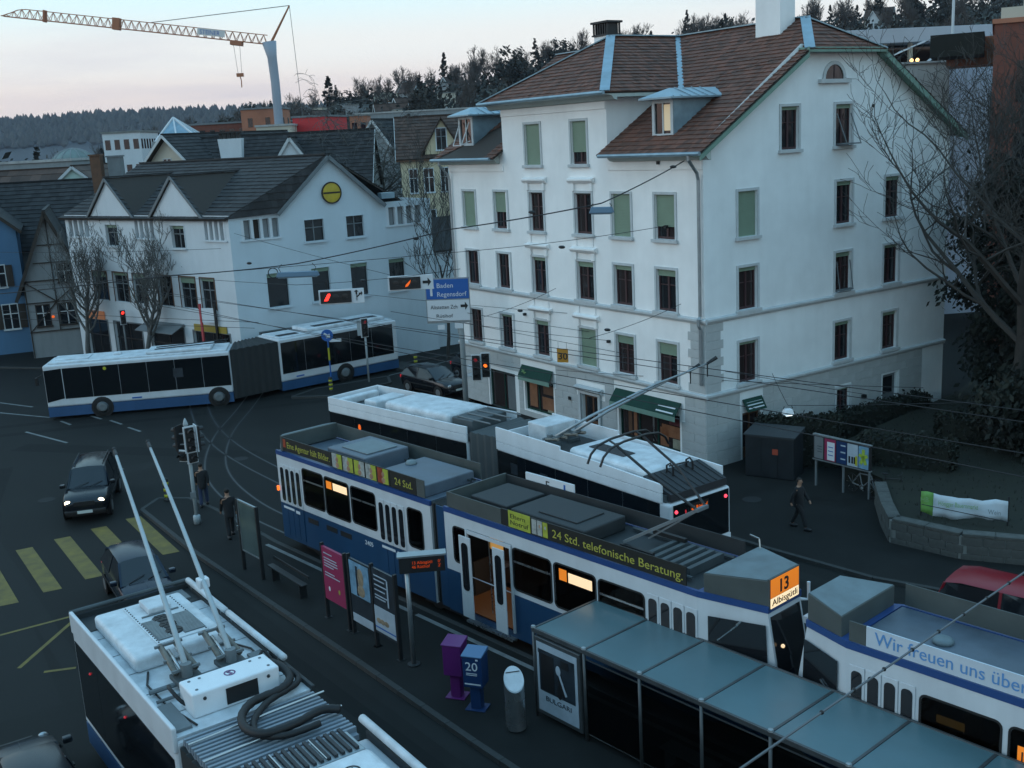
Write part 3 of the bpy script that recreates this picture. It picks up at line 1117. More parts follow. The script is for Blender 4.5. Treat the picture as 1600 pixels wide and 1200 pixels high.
# zinc ridges, hips, valleys
mb = MB()
def strip(a, b, w=.16):
    mb.beam((a[0], a[1], a[2] + .05), (b[0], b[1], b[2] + .05), w * 2, .05)
strip(ap, (7.6, 18.6, RZ))
strip((-.7, 13.9, 14.82), (cr_x, cr_y, RZ))
strip((-.7, 4.7, 14.82), (cr_x, cr_y, RZ), .2)
strip((cr_x, cr_y, RZ), (7.6, cr_y, RZ))
strip((vx, 4.7, 14.82), (7.6, cr_y, RZ), .12)
strip((hx0, -.5, hz), ap, .2)
strip((hx1, -.5, hz), ap, .2)
mb.obj('ridge_flashing', 'zinc', roof)

# chimneys
def chimney(x0, x1, y0, y1, z0, z1, cap):
    mb = MB()
    mb.box(x0, x1, y0, y1, z0, z1)
    c = mb.obj('chimney', 'plaster_white', roof, bevel=.02)
    mb = MB()
    if cap:
        mb.box(x0 - .12, x1 + .12, y0 - .12, y1 + .12, z1 + .62, z1 + .72)
        mb.box(x0 - .08, x1 + .08, y0 - .08, y1 + .08, z1 + .003, z1 + .08)
        k = 7
        for i in range(k):
            q = y0 + (y1 - y0) * i / (k - 1)
            mb.box(x0 - .03, x0 + .05, q - .035, q + .035, z1 + .08, z1 + .62)
            mb.box(x1 - .05, x1 + .03, q - .035, q + .035, z1 + .08, z1 + .62)
        mb.box(x0 + .12, x1 - .12, y0 + .05, y1 - .05, z1 + .08, z1 + .62)
    else:
        mb.box(x0 - .1, x1 + .1, y0 - .1, y1 + .1, z1 + .003, z1 + .12)
    mb.obj('chimney_cap', 'dark_metal', c)
    mb = MB()
    mb.box(x0 - .06, x1 + .06, y0 - .06, y1 + .06, z0 + .35, z0 + .75)
    mb.obj('flashing', 'zinc', c)
chimney(6.55, 7.45, 2.15, 3.5, 16.0, 19.6, False)
chimney(7.9, 8.7, 14.75, 15.85, 15.6, 18.05, True)

# dormers with zinc cheeks
def dormer(y0, y1, lit):
    d = thing('dormer', '', '')
    del d['label'], d['category']
    d.parent = bld
    xf, zt = .45, 14.38
    mb = MB()
    xb = (zt - EZ) / SLP - .6
    for y in (y0 - .12, y1 + .04):
        mb.prism([(xf, y, zr(xf) - .05), (xb, y, zt), (xf, y, zt)], (0, .08, 0))
    mb.obj('cheek', 'zinc', d)
    mb = MB()
    mb.box(xf - .02, xf + .04, y0 - .12, y0 + .02, zr(xf) - .05, zt)
    mb.box(xf - .02, xf + .04, y1 - .02, y1 + .12, zr(xf) - .05, zt)
    mb.box(xf - .02, xf + .04, y0 + .02, y1 - .02, zt - .14, zt)
    mb.box(xf - .02, xf + .04, y0 + .02, y1 - .02, zr(xf) - .05, zr(xf) + .09)
    mb.box(xf, xf + .04, (y0 + y1) / 2 - .03, (y0 + y1) / 2 + .03, zr(xf) + .09, zt - .14)
    mb.obj('window_frame', 'trim_stone', d)
    mb = MB()
    mb.box(xf + .05, xf + .06, y0 + .02, y1 - .02, zr(xf) + .05, zt - .1)
    mb.obj('pane', 'glass_dark', d)
    if lit:
        mb = MB()
        mb.box(xf + .035, xf + .047, y0 + .03, (y0 + y1) / 2 - .04, zr(xf) + .2, zt - .2)
        mb.obj('pane', mat('curtain', (.62, .52, .36), .8, emit=(1, .72, .4), estr=.22), d)
    mb = MB()
    xr = (zt + .35 - EZ) / SLP - .6
    ov = .42
    mb.add([(xf - ov, y0 - .45, zt + .003), (xf - ov, y1 + .45, zt + .003), (xb + .1, y1 + .45, zt + .003), (xb + .1, y0 - .45, zt + .003),
            (xf - ov, y0 - .45, zt + .07), (xf - ov, y1 + .45, zt + .07), (xb + .1, y1 + .45, zt + .07), (xb + .1, y0 - .45, zt + .07),
            (xf + .35, (y0 + y1) / 2, zt + .42), (xr + .35, (y0 + y1) / 2, zt + .42)],
           [(3, 2, 1, 0), (0, 1, 5, 4), (4, 5, 8), (5, 6, 9, 8), (7, 4, 8, 9), (1, 2, 6, 5), (3, 0, 4, 7), (6, 7, 9)])
    mb.obj('dormer_roof', 'zinc', d)
    mb = MB()
    for i in range(6):
        f_ = i / 5
        x = xf - ov + .15 + f_ * (xb - xf)
        mb.beam((x, y0 - .45, zt + .09), (max(x, xf + .4), (y0 + y1) / 2, zt + .44 if x > xf + .2 else zt + .3), .03, .03)
    mb.obj('seam', 'zinc', d)
    return d
dormer(2.15, 3.1, True)
dl = dormer(16.4, 17.45, False)
mb = MB()
mb.beam((.4, 16.5, 13.2), (-.1, 16.55, 13.0), .04, .04)
mb.beam((.4, 16.5, 14.1), (-.1, 16.55, 13.0), .04, .04)
mb.beam((.4, 17.35, 14.1), (-.1, 17.3, 13.0), .04, .04)
mb.beam((-.1, 16.55, 13.0), (-.1, 17.3, 13.0), .04, .04)
mb.obj('window_stay', 'sash_white', dl)

# ---- rusticated ground floor: single stone blocks
block_cache = {}
def block(kind, u0, u1, z0, z1, parent):
    L, H = round(u1 - u0, 2), round(z1 - z0, 2)
    key = (kind, L, H)
    d, c, g = .026, .009, .004
    if key not in block_cache:
        mb = MB()
        a0, a1, h0, h1 = g, L - g, g, H - g
        q = [(a0, h0), (a1, h0), (a1, h1), (a0, h1)]
        p = [(a0 + c, h0 + c), (a1 - c, h0 + c), (a1 - c, h1 - c), (a0 + c, h1 - c)]
        fp = lambda u, z, dd: fpos(kind, u, z, dd)
        vs = [fp(*t, .002) for t in q] + [fp(*t, d - .008) for t in q] + [fp(*t, d) for t in p]
        fs = [(0, 1, 5, 4), (1, 2, 6, 5), (2, 3, 7, 6), (3, 0, 4, 7), (4, 5, 9, 8), (5, 6, 10, 9), (6, 7, 11, 10), (7, 4, 8, 11), (8, 9, 10, 11)]
        mb.add(vs, fs)
        o = mb.obj('stone_block', 'stone_light', parent)
        block_cache[key] = o
    else:
        o = share(block_cache[key], parent)
    o.location = fpos(kind, u0, z0, 0)
    return o
def course_blocks(kind, u0, u1, z0, z1, holes, parent, bl, off):
    segs = [(u0, u1)]
    for h in holes:
        if h[2] - .02 < z1 - .02 and h[3] > z0 + .02:
            ns = []
            for a, b in segs:
                if h[1] + .12 <= a or h[0] - .12 >= b:
                    ns.append((a, b))
                else:
                    if h[0] - .12 > a + .12: ns.append((a, h[0] - .12))
                    if h[1] + .12 < b - .12: ns.append((h[1] + .12, b))
            segs = ns
    for a, b in segs:
        x = a
        first = True
        while x < b - .05:
            L = bl * (.5 if (first and off) else 1)
            e = x + L
            if b - e < .3: e = b
            e = min(e, b)
            block(kind, round(x, 2), round(e, 2), z0, z1, parent)
            x = e
            first = False
zs_ = [round(i * .364, 3) for i in range(9)]
awn = [(1.3, 5.45, 1.9, 2.62), (9.85, 12.45, 1.9, 2.66), (6.3, 8.1, 1.9, 2.36)]
sgn_s = [(1.95, 3.05, 2.02, 2.6)]
for i in range(8):
    z0, z1 = zs_[i], zs_[i + 1]
    course_blocks('s', 0.0, 13.6, z0, z1, door_holes + sgn_s, bld, 1.15, i % 2)
    course_blocks('f', 0.0, 17.6, z0, z1, shop_holes + awn, bld, 1.30, i % 2)
for i in range(8):
    z0 = 3.16 + i * .34
    course_blocks('s', 0, .95 if i % 2 else .8, z0, z0 + .34, [], bld, 1.2, 0)
    course_blocks('f', 0, .8 if i % 2 else .95, z0, z0 + .34, [], bld, 1.2, 0)

# ---- shop fronts
def shop(a, b, z0, z1, posts, lit, name='shop_window'):
    mb = MB()
    for u in [a + .03] + posts + [b - .03]:
        fbox(mb, 'f', u - .03, u + .03, z0 + .002, z1 - .002, -.2, -.12)
    fbox(mb, 'f', a + .06, b - .06, z0 + .002, z0 + .08, -.2, -.12)
    fbox(mb, 'f', a + .06, b - .06, z1 - .08, z1 - .002, -.2, -.12)
    w = mb.obj(name, 'green_dark', bld)
    edges = [a + .06] + posts + [b - .06]
    for i, (u0, u1) in enumerate(zip(edges, edges[1:])):
        mb = MB()
        fbox(mb, 'f', u0 + .03, u1 - .03, z0 + .08, z1 - .08, -.175, -.165)
        g = mb.obj('pane', 'glass_room', w)
    for (u0, u1, q0, q1, mm) in lit:
        mb = MB()
        fbox(mb, 'f', u0, u1, q0, q1, -.162, -.155)
        mb.obj('display', mm, w)
    return w
shop(1.5, 5.3, .42, 2.0, [2.95, 4.1], [(1.65, 2.75, .95, 1.45, 'shop_wood_glow'), (1.6, 2.1, .52, .92, 'shop_pale'), (2.35, 2.85, .52, 1.3, 'shop_wood_glow'), (1.6, 2.3, 1.5, 1.85, 'shop_red'), (4.3, 4.5, .6, 1.8, 'shop_wood_glow'), (4.62, 4.85, .6, 1.85, 'wood_brown'), (3.2, 3.3, .6, 1.8, 'steel')])
shop(9.98, 12.3, .42, 2.0, [11.3], [(10.1, 11.1, .6, 1.2, 'shop_wood_glow'), (11.5, 12.1, .6, 1.8, 'shop_wood_glow'), (10.1, 10.7, .5, .62, 'shop_pale'), (10.1, 11.0, 1.35, 1.8, 'wood_brown')])
shop(13.1, 15.4, .02, 2.0, [14.2], [(13.3, 14.0, .1, 1.8, 'mid_grey')])
def awning(u0, u1, z0, z1, d):
    a = thing('awning', '', '')
    del a['label'], a['category']
    a.parent = bld
    mb = MB()
    mb.prism([(-.05, u0, z1), (-d, u0, z0 + .14), (-d, u0, z0 + .10), (-.05, u0, z1 - .05)], (0, u1 - u0, 0))
    mb.obj('awning_cloth', 'green_dark', a)
    mb = MB()
    mb.box(-d - .012, -d + .01, u0, u1, z0 - .08, z0 + .12)
    mb.obj('valance', 'green_paint', a)
    mb = MB()
    for u in (u0 + .15, u1 - .15):
        mb.beam((-.05, u, z0 - .05), (-d + .02, u, z0 + .06), .03, .03)
    mb.obj('awning_arm', 'mid_grey', a)
    return a, Vector((-(d - .05), 0, z0 + .12 - z1)).normalized()
a1, dn = awning(1.35, 5.4, 1.95, 2.58, .42)
text('lettering', 'Maison d\'Art', .36, 'sign_white', a1, frame(Vector((-.33, 5.1, 2.13)), (0, -1, 0), (.27, 0, .36)), width=2.35, shear=.35)
mb = MB()
for zc in (2.18, 2.36):
    c = (-.05 - (.37 * (2.58 - zc) / .47) - .015)
    mb.beam((c, 1.5, zc), (c, 2.5, zc), .06, .015, (-.6, 0, .5))
mb.obj('stripe', 'sign_white', a1)
a2, dn = awning(9.9, 12.4, 2.0, 2.62, .30)
mb = MB()
for k in range(6):
    a = k * math.pi / 3
    mb.beam((-.26, 11.95, 2.33), (-.26 - .05 * math.sin(a), 11.95 + .17 * math.cos(a), 2.33 + .15 * math.sin(a)), .03, .03)
mb.obj('emblem', 'letter_green', a2)
# entrance door with lintel hood in the middle of the front
mb = MB()
fbox(mb, 'f', 6.45, 6.60, .003, 1.95, .05, .12)
fbox(mb, 'f', 7.84, 7.99, .003, 1.95, .05, .12)
mb.prism([(-.05, 6.3, 2.08), (-.12, 6.3, 2.08), (-.30, 6.3, 2.2), (-.30, 6.3, 2.28), (-.05, 6.3, 2.34)], (0, 1.8, 0))
fbox(mb, 'f', 6.45, 7.99, 1.955, 2.075, .05, .11)
dfr = mb.obj('door_surround', 'trim_stone', bld, bevel=.01)
mb = MB()
fbox(mb, 'f', 6.64, 7.80, .03, 1.94, -.2, -.15)
dr = mb.obj('door', 'wood_brown', bld)
mb = MB()
for u in (6.76, 7.28):
    fbox(mb, 'f', u, u + .40, .75, 1.8, -.149, -.14)
mb.obj('pane', 'glass_dark', dr)
mb = MB()
fbox(mb, 'f', 8.6, 8.72, 1.5, 1.65, .05, .12)
mb.obj('wall_lamp', 'dark_metal', bld)
# side door under a green sign
mb = MB()
fbox(mb, 's', 1.99, 2.06, .03, 2.01, -.2, -.1)
fbox(mb, 's', 2.92, 2.99, .03, 2.01, -.2, -.1)
fbox(mb, 's', 2.06, 2.92, 1.9, 2.01, -.2, -.1)
fbox(mb, 's', 2.06, 2.92, .03, .55, -.2, -.12)
fbox(mb, 's', 2.45, 2.53, .55, 1.9, -.2, -.12)
d2 = mb.obj('door', 'wood_brown', bld)
mb = MB()
fbox(mb, 's', 2.06, 2.45, .55, 1.9, -.18, -.165)
fbox(mb, 's', 2.53, 2.92, .55, 1.9, -.18, -.165)
mb.obj('pane', 'glass_room', d2)
mb = MB()
fbox(mb, 's', 2.56, 2.64, .6, 1.3, -.16, -.13)
mb.obj('handle', 'steel', d2)
mb = MB()
mb.prism([(1.97, -.004, 2.56), (1.97, -.30, 2.12), (1.97, -.34, 2.12), (1.97, -.05, 2.60)], (1.08, 0, 0))
sg = mb.obj('awning', 'green_dark', bld)
mb = MB()
for f_ in (.3, .55, .8):
    y, z = -.03 - .3 * f_, 2.60 - .46 * f_
    mb.beam((2.08, y, z), (2.95, y, z), .05, .02, (0, -.6, .5))
mb.obj('stripe', 'sign_white', sg)
# ground floor window and back door of the side face
make_window('s', 7.68, 8.55, .52, 2.0, .06, bld)
mb = MB()
fbox(mb, 's', 10.84, 11.83, .36, 2.09, -.2, -.14)
d3 = mb.obj('door', 'mid_grey', bld)
mb = MB()
fbox(mb, 's', 11.0, 11.65, 1.2, 1.95, -.139, -.13)
mb.obj('pane', 'glass_dark', d3)
mb = MB()
mb.box(10.6, 12.0, -.9, -.06, 0, .34)
mb.obj('step', 'concrete', bld)
mb = MB()
mb.lathe([(.001, 0), (.07, 0), (.07, -.05), (.001, -.07)], 12, (9.75, -.01, 13.75), 'y')
mb.obj('vent', 'black', bld)
mb = MB()
mb.box(9.3, 9.48, -.2, -.05, 1.35, 1.5)
mb.obj('wall_lamp', 'dark_metal', bld)
# small wall fittings on the front where the span wires are anchored
for (u, z) in ((5.75, 4.55), (2.35, 12.0), (2.0, 9.55), (11.9, 5.1)):
    mb = MB()
    mb.box(-.14, -.003, u - .06, u + .06, z - .06, z + .06)
    mb.obj('wire_anchor', 'dark_metal', bld)

# ------------------------------------------------------------------ trams and trolleybuses
def ring(mb, x0, x1, z0, z1, r, y0, y1, w=.04, n=4):
    """rubber window frame: outer and inner rounded rectangles on the plane y"""
    a = rrect(x0 - w, x1 + w, z0 - w, z1 + w, r + w, n)
    b = rrect(x0, x1, z0, z1, r, n)
    k = len(a)
    vs = [(p[0], y0, p[1]) for p in a] + [(p[0], y0, p[1]) for p in b] + [(p[0], y1, p[1]) for p in a] + [(p[0], y1, p[1]) for p in b]
    fs = []
    for i in range(k):
        j = (i + 1) % k
        fs += [(i, j, k + j, k + i), (2 * k + i, 2 * k + j, j, i), (k + i, k + j, 3 * k + j, 3 * k + i)]
    mb.add(vs, fs)


def corner_fill(mb, x0, x1, z0, z1, r, y, n=3):
    """body-coloured fillets that round the corners of a square hole"""
    for cx, cz, sx, sz, a0 in ((x1 - r, z1 - r, x1, z1, 0), (x0 + r, z1 - r, x0, z1, 90), (x0 + r, z0 + r, x0, z0, 180), (x1 - r, z0 + r, x1, z0, 270)):
        pts = [(cx + r * math.cos(R(a0 + 90 * i / n)), cz + r * math.sin(R(a0 + 90 * i / n))) for i in range(n + 1)]
        for p, q in zip(pts, pts[1:]):
            mb.poly([(sx, y, sz), (p[0], y, p[1]), (q[0], y, q[1])])


def disc(mb, c, r0, r1, y0, y1, n=24):
    mb.lathe([(r0, y0), (r1, y0), (r1, y1), (r0, y1)], n, c, 'y')


def wheel(parent, x, y, r, name='wheel', w=.28):
    mb = MB()
    mb.lathe([(.001, -.02), (r * .5, -.02), (r * .58, -.01), (r * .6, .02), (r * .92, .0), (r, .05), (r, w - .03), (r * .9, w), (.001, w)], 24, (x, y, r), 'y')
    t = mb.obj(name, 'rubber', parent, smooth=True)
    return t


W_TRAM = 2.2
def tram_body(root, x0, x1, holes, name='car_body', nose=None, noser=None):
    """one car of the tram: near side with window holes at y = 0, far side, blue skirt"""
    mb = MB()
    hs = [(h[0], h[1], h[2], h[3]) for h in holes]
    O = (0, 0, 0)
    # white band above the skirt, near side
    a0 = x0 if not noser else noser
    a1 = x1 if not nose else nose
    wall(mb, O, (1, 0, 0), (0, -1, 0), [(a0, 1.60), (a1, 1.60), (a1, 3.28), (a0, 3.28)], [(h[0], h[1], max(h[2], 1.6), h[3]) for h in hs], .05)
    for h in hs:
        if len(h) and (h[1] - h[0]) > .3 and h[2] > 1.62:
            corner_fill(mb, h[0], h[1], h[2], h[3], .10, -.001)
    wall(mb, (0, W_TRAM, 0), (1, 0, 0), (0, 1, 0), [(a0, 1.60), (a1, 1.60), (a1, 3.28), (a0, 3.28)], [(h[0], h[1], h[2], h[3]) for h in hs if h[2] > 1.62 and h[1] - h[0] > .9], .05)
    for x in ([a0] if not noser else []) + ([a1] if not nose else []):
        mb.poly([(x, .0, .35), (x, W_TRAM, .35), (x, W_TRAM, 3.28), (x, .0, 3.28)])
    b = mb.obj(name, 'tram_white', root)
    mb = MB()
    low = [h for h in hs if h[2] < 1.6]
    wall(mb, O, (1, 0, 0), (0, -1, 0), [(a0, .36), (a1, .36), (a1, 1.597), (a0, 1.597)], [(h[0], h[1], max(.5, h[2]), 1.597) for h in low], .06)
    mb.poly([(a0, W_TRAM, .36), (a1, W_TRAM, .36), (a1, W_TRAM, 1.597), (a0, W_TRAM, 1.597)])
    mb.obj('skirt', 'tram_blue', b)
    mb = MB()
    for y in (-.012, W_TRAM - .06):
        mb.box(a0, a1, y, y + .072, 3.283, 3.43)
    mb.obj('stripe', 'stripe_blue', b)
    mb = MB()
    mb.box(a0 + .02, a1 - .02, .07, W_TRAM - .07, 3.30, 3.415)
    mb.obj('roof', 'tram_roof_blue' if not nose else 'tram_roof_dark', b)
    mb = MB()
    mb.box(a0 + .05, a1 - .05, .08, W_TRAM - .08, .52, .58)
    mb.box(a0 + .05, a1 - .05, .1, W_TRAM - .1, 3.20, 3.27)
    mb.obj('floor', 'interior_glow', b)
    mb = MB()
    x = a0 + .5
    while x < a1 - .6:
        for y0 in (.18, 1.25):
            if not any(h[0] - .3 < x < h[1] + .1 and h[2] < 1.6 for h in hs):
                mb.box(x, x + .42, y0, y0 + .75, .95, 1.02)
                mb.box(x + .40, x + .46, y0, y0 + .75, 1.02, 1.95)
        x += .85
    if mb.v:
        o = mb.obj('seats', 'seat_brown', b)
        o['kind'] = 'stuff'
    mb = MB()
    for y in (.45, 1.7):
        mb.box(a0 + .3, a1 - .3, y, y + .12, 3.15, 3.195)
    mb.obj('ceiling_lamp', 'tram_lamp', b)
    return b


def tram_window(b, x0, x1, z0, z1, bar=True, m='glass_tint'):
    mb = MB()
    ring(mb, x0, x1, z0, z1, .10, -.014, .03)
    w = mb.obj('window', 'rubber', b)
    mb = MB()
    mb.prism([(p[0], .004, p[1]) for p in rrect(x0, x1, z0, z1, .1)], (0, .008, 0))
    mb.obj('pane', m, w)
    if bar:
        mb = MB()
        z = z0 + .66 * (z1 - z0)
        mb.box(x0 + .01, x1 - .01, -.012, .003, z, z + .045)
        mb.obj('bar', 'steel', w)
    return w

def tram_door(b, x0, x1, label_txt=None):
    """closed folding door of four leaves, each with a tall narrow pane"""
    mb = MB()
    n = 4
    w = (x1 - x0) / n
    for i in range(n):
        a, e = x0 + i * w + .012, x0 + (i + 1) * w - .012
        mb.box(a, e, -.022, -.004, 1.62, 2.98)
    d = mb.obj('door', 'tram_white', b, bevel=.006)
    mb = MB()
    for i in range(n):
        a, e = x0 + i * w + .012, x0 + (i + 1) * w - .012
        mb.box(a, e, -.022, -.004, .48, 1.595)
    mb.obj('door_panel', 'tram_blue', d)
    for i in range(n):
        a, e = x0 + i * w + .06, x0 + (i + 1) * w - .06
        mb = MB()
        mb.prism([(p[0], -.024, p[1]) for p in rrect(a, e, 1.70, 2.88, min(.09, (e - a) / 2.1), 4)], (0, -.008, 0))
        mb.obj('pane', 'glass_dark', d)
    if label_txt:
        mb = MB()
        mb.box(x0 + .08, x0 + .75, -.030, -.024, 1.44, 1.52)
        mb.box(x0 + .85, x0 + 1.1, -.030, -.024, 1.40, 1.5)
        mb.obj('sticker', 'sign_white', d)
    return d

def tram_nose(root, b, xt, xn, y0, y1, sgn, sign=None):
    """tapering cab end: from the full width at x = xt to y0..y1 at x = xn"""
    mb = MB()
    lo = [(xt, 0), (xn, y0), (xn, y1), (xt, W_TRAM)]
    bow = .14 * sgn
    zs = [.40, 1.15, 1.60, 2.2, 3.28]
    off = [0.0, bow, bow, bow * .6, -.10 * sgn]
    ringv = []
    for z, o_ in zip(zs, off):
        ringv.append([(xt, 0, z), (xn + o_, y0, z), (xn + o_, y1, z), (xt, W_TRAM, z)])
    vs = [p for r_ in ringv for p in r_]
    k = 4
    fs = []
    for i in range(len(zs) - 1):
        for j in range(3):
            fs.append((i * k + j, i * k + j + 1, (i + 1) * k + j + 1, (i + 1) * k + j))
    fs.append(tuple(range((len(zs) - 1) * k, len(zs) * k)))
    white = MB().add(vs, [f for f in fs if f[0] >= 2 * k])
    n = white.obj('cab', 'tram_white', b)
    MB().add(vs, [f for f in fs if f[0] < 2 * k]).obj('skirt', 'tram_blue', n)
    # stripe and roof box over the cab
    mb = MB()
    xr = xn - .10 * sgn
    mb.prism([(xt, -.012, 3.283), (xr + .02 * sgn, y0 - .012, 3.283), (xr + .02 * sgn, y1 + .012, 3.283), (xt, W_TRAM + .012, 3.283)], (0, 0, .147))
    mb.obj('stripe', 'stripe_blue', n)
    mb = MB()
    bx = xt + .14 * sgn
    f_ = .14 / abs(xn - xt)
    yb0, yb1 = y0 * f_ + .03, W_TRAM - (W_TRAM - y1) * f_ - .03
    mb.add([(bx, yb0, 3.433), (xr, y0 + .02, 3.433), (xr, y1 - .02, 3.433), (bx, yb1, 3.433),
            (bx, yb0, 3.86), (xr, y0 + .02, 4.0), (xr, y1 - .02, 4.0), (bx, yb1, 3.86)],
           [(0, 1, 5, 4), (1, 2, 6, 5), (2, 3, 7, 6), (3, 0, 4, 7), (4, 5, 6, 7)])
    mb.obj('roof_box', 'board_grey', n, bevel=.02)
    mb = MB()
    mb.add([(bx + .02 * sgn, yb0 + .02, 3.868), (xr - .02 * sgn, y0 + .04, 4.006), (xr - .02 * sgn, y1 - .04, 4.006), (bx + .02 * sgn, yb1 - .02, 3.868)], [(0, 1, 2, 3)])
    mb.obj('roof_lid', 'tram_lid', n)
    # windscreen
    mb = MB()
    zz = [1.62, 2.2, 3.18]
    oo = [bow, bow * .6, -.10 * sgn * .9]
    e = .012 * sgn
    mb.add([(xn + oo[0] + e, y0 + .08, zz[0]), (xn + oo[0] + e, y1 - .08, zz[0]), (xn + oo[1] + e, y0 + .06, zz[1]), (xn + oo[1] + e, y1 - .06, zz[1]), (xn + oo[2] + e, y0 + .06, zz[2]), (xn + oo[2] + e, y1 - .06, zz[2])],
           [(0, 1, 3, 2), (2, 3, 5, 4)])
    mb.obj('windscreen', 'glass_dark', n)
    # side panes of the cab, on the tapering faces
    for (ya, yb) in ((0, y0), (W_TRAM, y1)):
        mb = MB()
        dirx = Vector((xn - xt, yb - ya, 0))
        L = dirx.length
        d = dirx.normalized()
        nrm = Vector((d.y, -d.x, 0))
        if (nrm.y > 0) == (ya == 0):
            nrm = -nrm
        o_ = Vector((xt, ya, 0)) + nrm * .03
        q = [(L * .16, 1.72), (L * .97, 1.62), (L * .93, 3.02), (L * .16, 2.92)]
        mb.prism([o_ + d * p[0] + Vector((0, 0, p[1])) for p in q], nrm * .012)
        mb.obj('side_window', 'glass_dark', n)
    return n

def roof_board(b, x0, x1, z0, z1, m, y=.01, back='board_grey'):
    mb = MB()
    mb.box(x0, x1, y, y + .03, z0, z1)
    return mb.obj('roof_board', m, b)

TRAM_ANG = R(-48.3)
tram = thing('tram', 'white and blue articulated tram of line 13 with open door at the stop island', 'tram', (-8.2, 35.5, 0), TRAM_ANG)
# rear car
rear_holes = [(1.80, 3.0, 1.87, 3.07), (3.12, 4.45, 1.84, 3.06), (4.6, 5.86, 1.90, 3.05), (7.5, 8.16, 1.86, 3.0)]
rb = tram_body(tram, .2, 8.58, rear_holes)
tram_door(rb, .34, 1.66, True)
for i, h in enumerate(rear_holes):
    tram_window(rb, *h, bar=(i in (0, 2)))
tram_door(rb, 6.02, 7.34, True)
mb = MB(); mb.box(3.2, 3.50, -.004, .003, 2.70, 2.95)
mb.obj('line_display', 'dest_orange', rb)
mb = MB(); mb.box(3.58, 4.36, -.004, .003, 2.70, 2.94)
mb.obj('destination_display', 'dest_glow', rb)
# text board on the roof edge
bd = roof_board(rb, .66, 3.62, 3.5, 3.95, 'board_black')
text('lettering', 'Eine Agentur hält Bilder.', .3, 'letter_yellow', bd, frame((.95, .004, 3.62), (1, 0, 0), (0, 0, 1)), width=2.55, ext=.003)
mb = MB(); mb.box(.72, .88, .002, .009, 3.62, 3.9)
mb.obj('emblem', 'ad_red', bd)
adp = roof_board(rb, 3.64, 6.72, 3.48, 3.98, 'board_black')
cols = ['ad_grey', 'ad_lime', 'ad_grey', 'ad_lime', 'ad_lime', 'ad_grey', 'ad_grey', 'ad_lime', 'ad_red', 'ad_lime']
for i in range(5):
    x = 3.68 + i * .61
    for k in range(2):
        mb = MB(); mb.box(x + k * .27, x + k * .27 + .26, .0, .009, 3.50, 3.96)
        mb.obj('picture', cols[i * 2 + k], adp)
    mb = MB(); mb.ball((x + .28, .003, 3.78), .09, 10, 6, (1, .06, 1.2)); mb.ball((x + .28, .004, 3.6), .13, 10, 6, (1, .05, .9))
    mb.obj('portrait', 'ad_skin', adp)
bd2 = roof_board(rb, 6.74, 7.98, 3.46, 3.98, 'board_black')
text('lettering', '24 Std.', .3, 'letter_yellow', bd2, frame((6.95, .004, 3.60), (1, 0, 0), (0, 0, 1)), width=.85, ext=.003)
bd3 = roof_board(rb, 8.0, 8.36, 3.46, 3.98, 'board_grey')
mb = MB()
mb.box(.7, 8.3, W_TRAM - .04, W_TRAM - .01, 3.46, 3.95)
mb.obj('roof_board', 'board_grey', rb)
mb = MB(); mb.box(.55, .66, .01, W_TRAM - .01, 3.46, 3.97)
mb.obj('roof_board', 'board_grey', rb)
mb = MB()
mb.add([(.05, .25, 3.44), (.55, .02, 3.44), (.55, 2.18, 3.44), (.05, 1.95, 3.44), (.2, .3, 3.9), (.55, .04, 3.98), (.55, 2.16, 3.98), (.2, 1.9, 3.9)],
       [(0, 1, 5, 4), (1, 2, 6, 5), (2, 3, 7, 6), (3, 0, 4, 7), (4, 5, 6, 7)])
mb.obj('roof_box', 'tram_lid', rb, bevel=.02)
mb = MB(); mb.box(3.0, 5.1, .28, 1.95, 3.42, 3.96)
rbx = mb.obj('roof_box', 'tram_roof_blue', rb, bevel=.04)
mb = MB(); mb.box(3.45, 4.85, .55, 1.7, 3.962, 4.0)
mb.obj('lid', 'tram_lid', rbx, bevel=.015)
mb = MB(); mb.box(5.9, 8.25, .12, 1.95, 3.42, 3.78)
mb.obj('roof_box', 'tram_roof_blue', rb, bevel=.03)
mb = MB(); mb.lathe([(.001, .11), (.14, .10), (.18, .03), (.18, 0)], 16, (5.95 + .25, 1.2, 3.78))
mb.obj('roof_vent', 'tram_lid', rb, smooth=True)
mb = MB(); mb.lathe([(.001, .11), (.14, .10), (.18, .03), (.18, 0)], 16, (1.9, 1.2, 3.415))
mb.obj('roof_vent', 'tram_roof', rb, smooth=True)
mb = MB()
for y in (1.7, 1.85):
    mb.tube([(5.2, y, 3.6), (8.4, y, 3.55)], .035, 6)
mb.obj('conduit', 'tram_roof_dark', rb)
mb = MB(); mb.box(.12, .20, -.06, .0, 2.0, 2.16)
mb.obj('indicator', 'lamp_orange', rb)
text('lettering', '2405', .2, 'sign_white', rb, frame((5.15, -.004, 1.3), (1, 0, 0), (0, 0, 1)), width=.42)
mb = MB()
for x in (1.9, 3.0, 3.8):
    mb.box(x, x + .62, -.012, -.002, 1.25, 1.42)
mb.obj('side_grille', 'dark_metal', rb)
# the bend between the cars
mb = MB()
for i in range(9):
    x = 8.585 + i * .072
    mb.box(x, x + .05, .03 if i % 2 else .07, W_TRAM - .05, .42, 3.38)
mb.obj('articulation', 'bellows', tram)
mb = MB(); mb.box(8.86, 9.2, -.004, .03, .4, 3.38)
mb.obj('articulation_panel', 'tram_blue', tram)
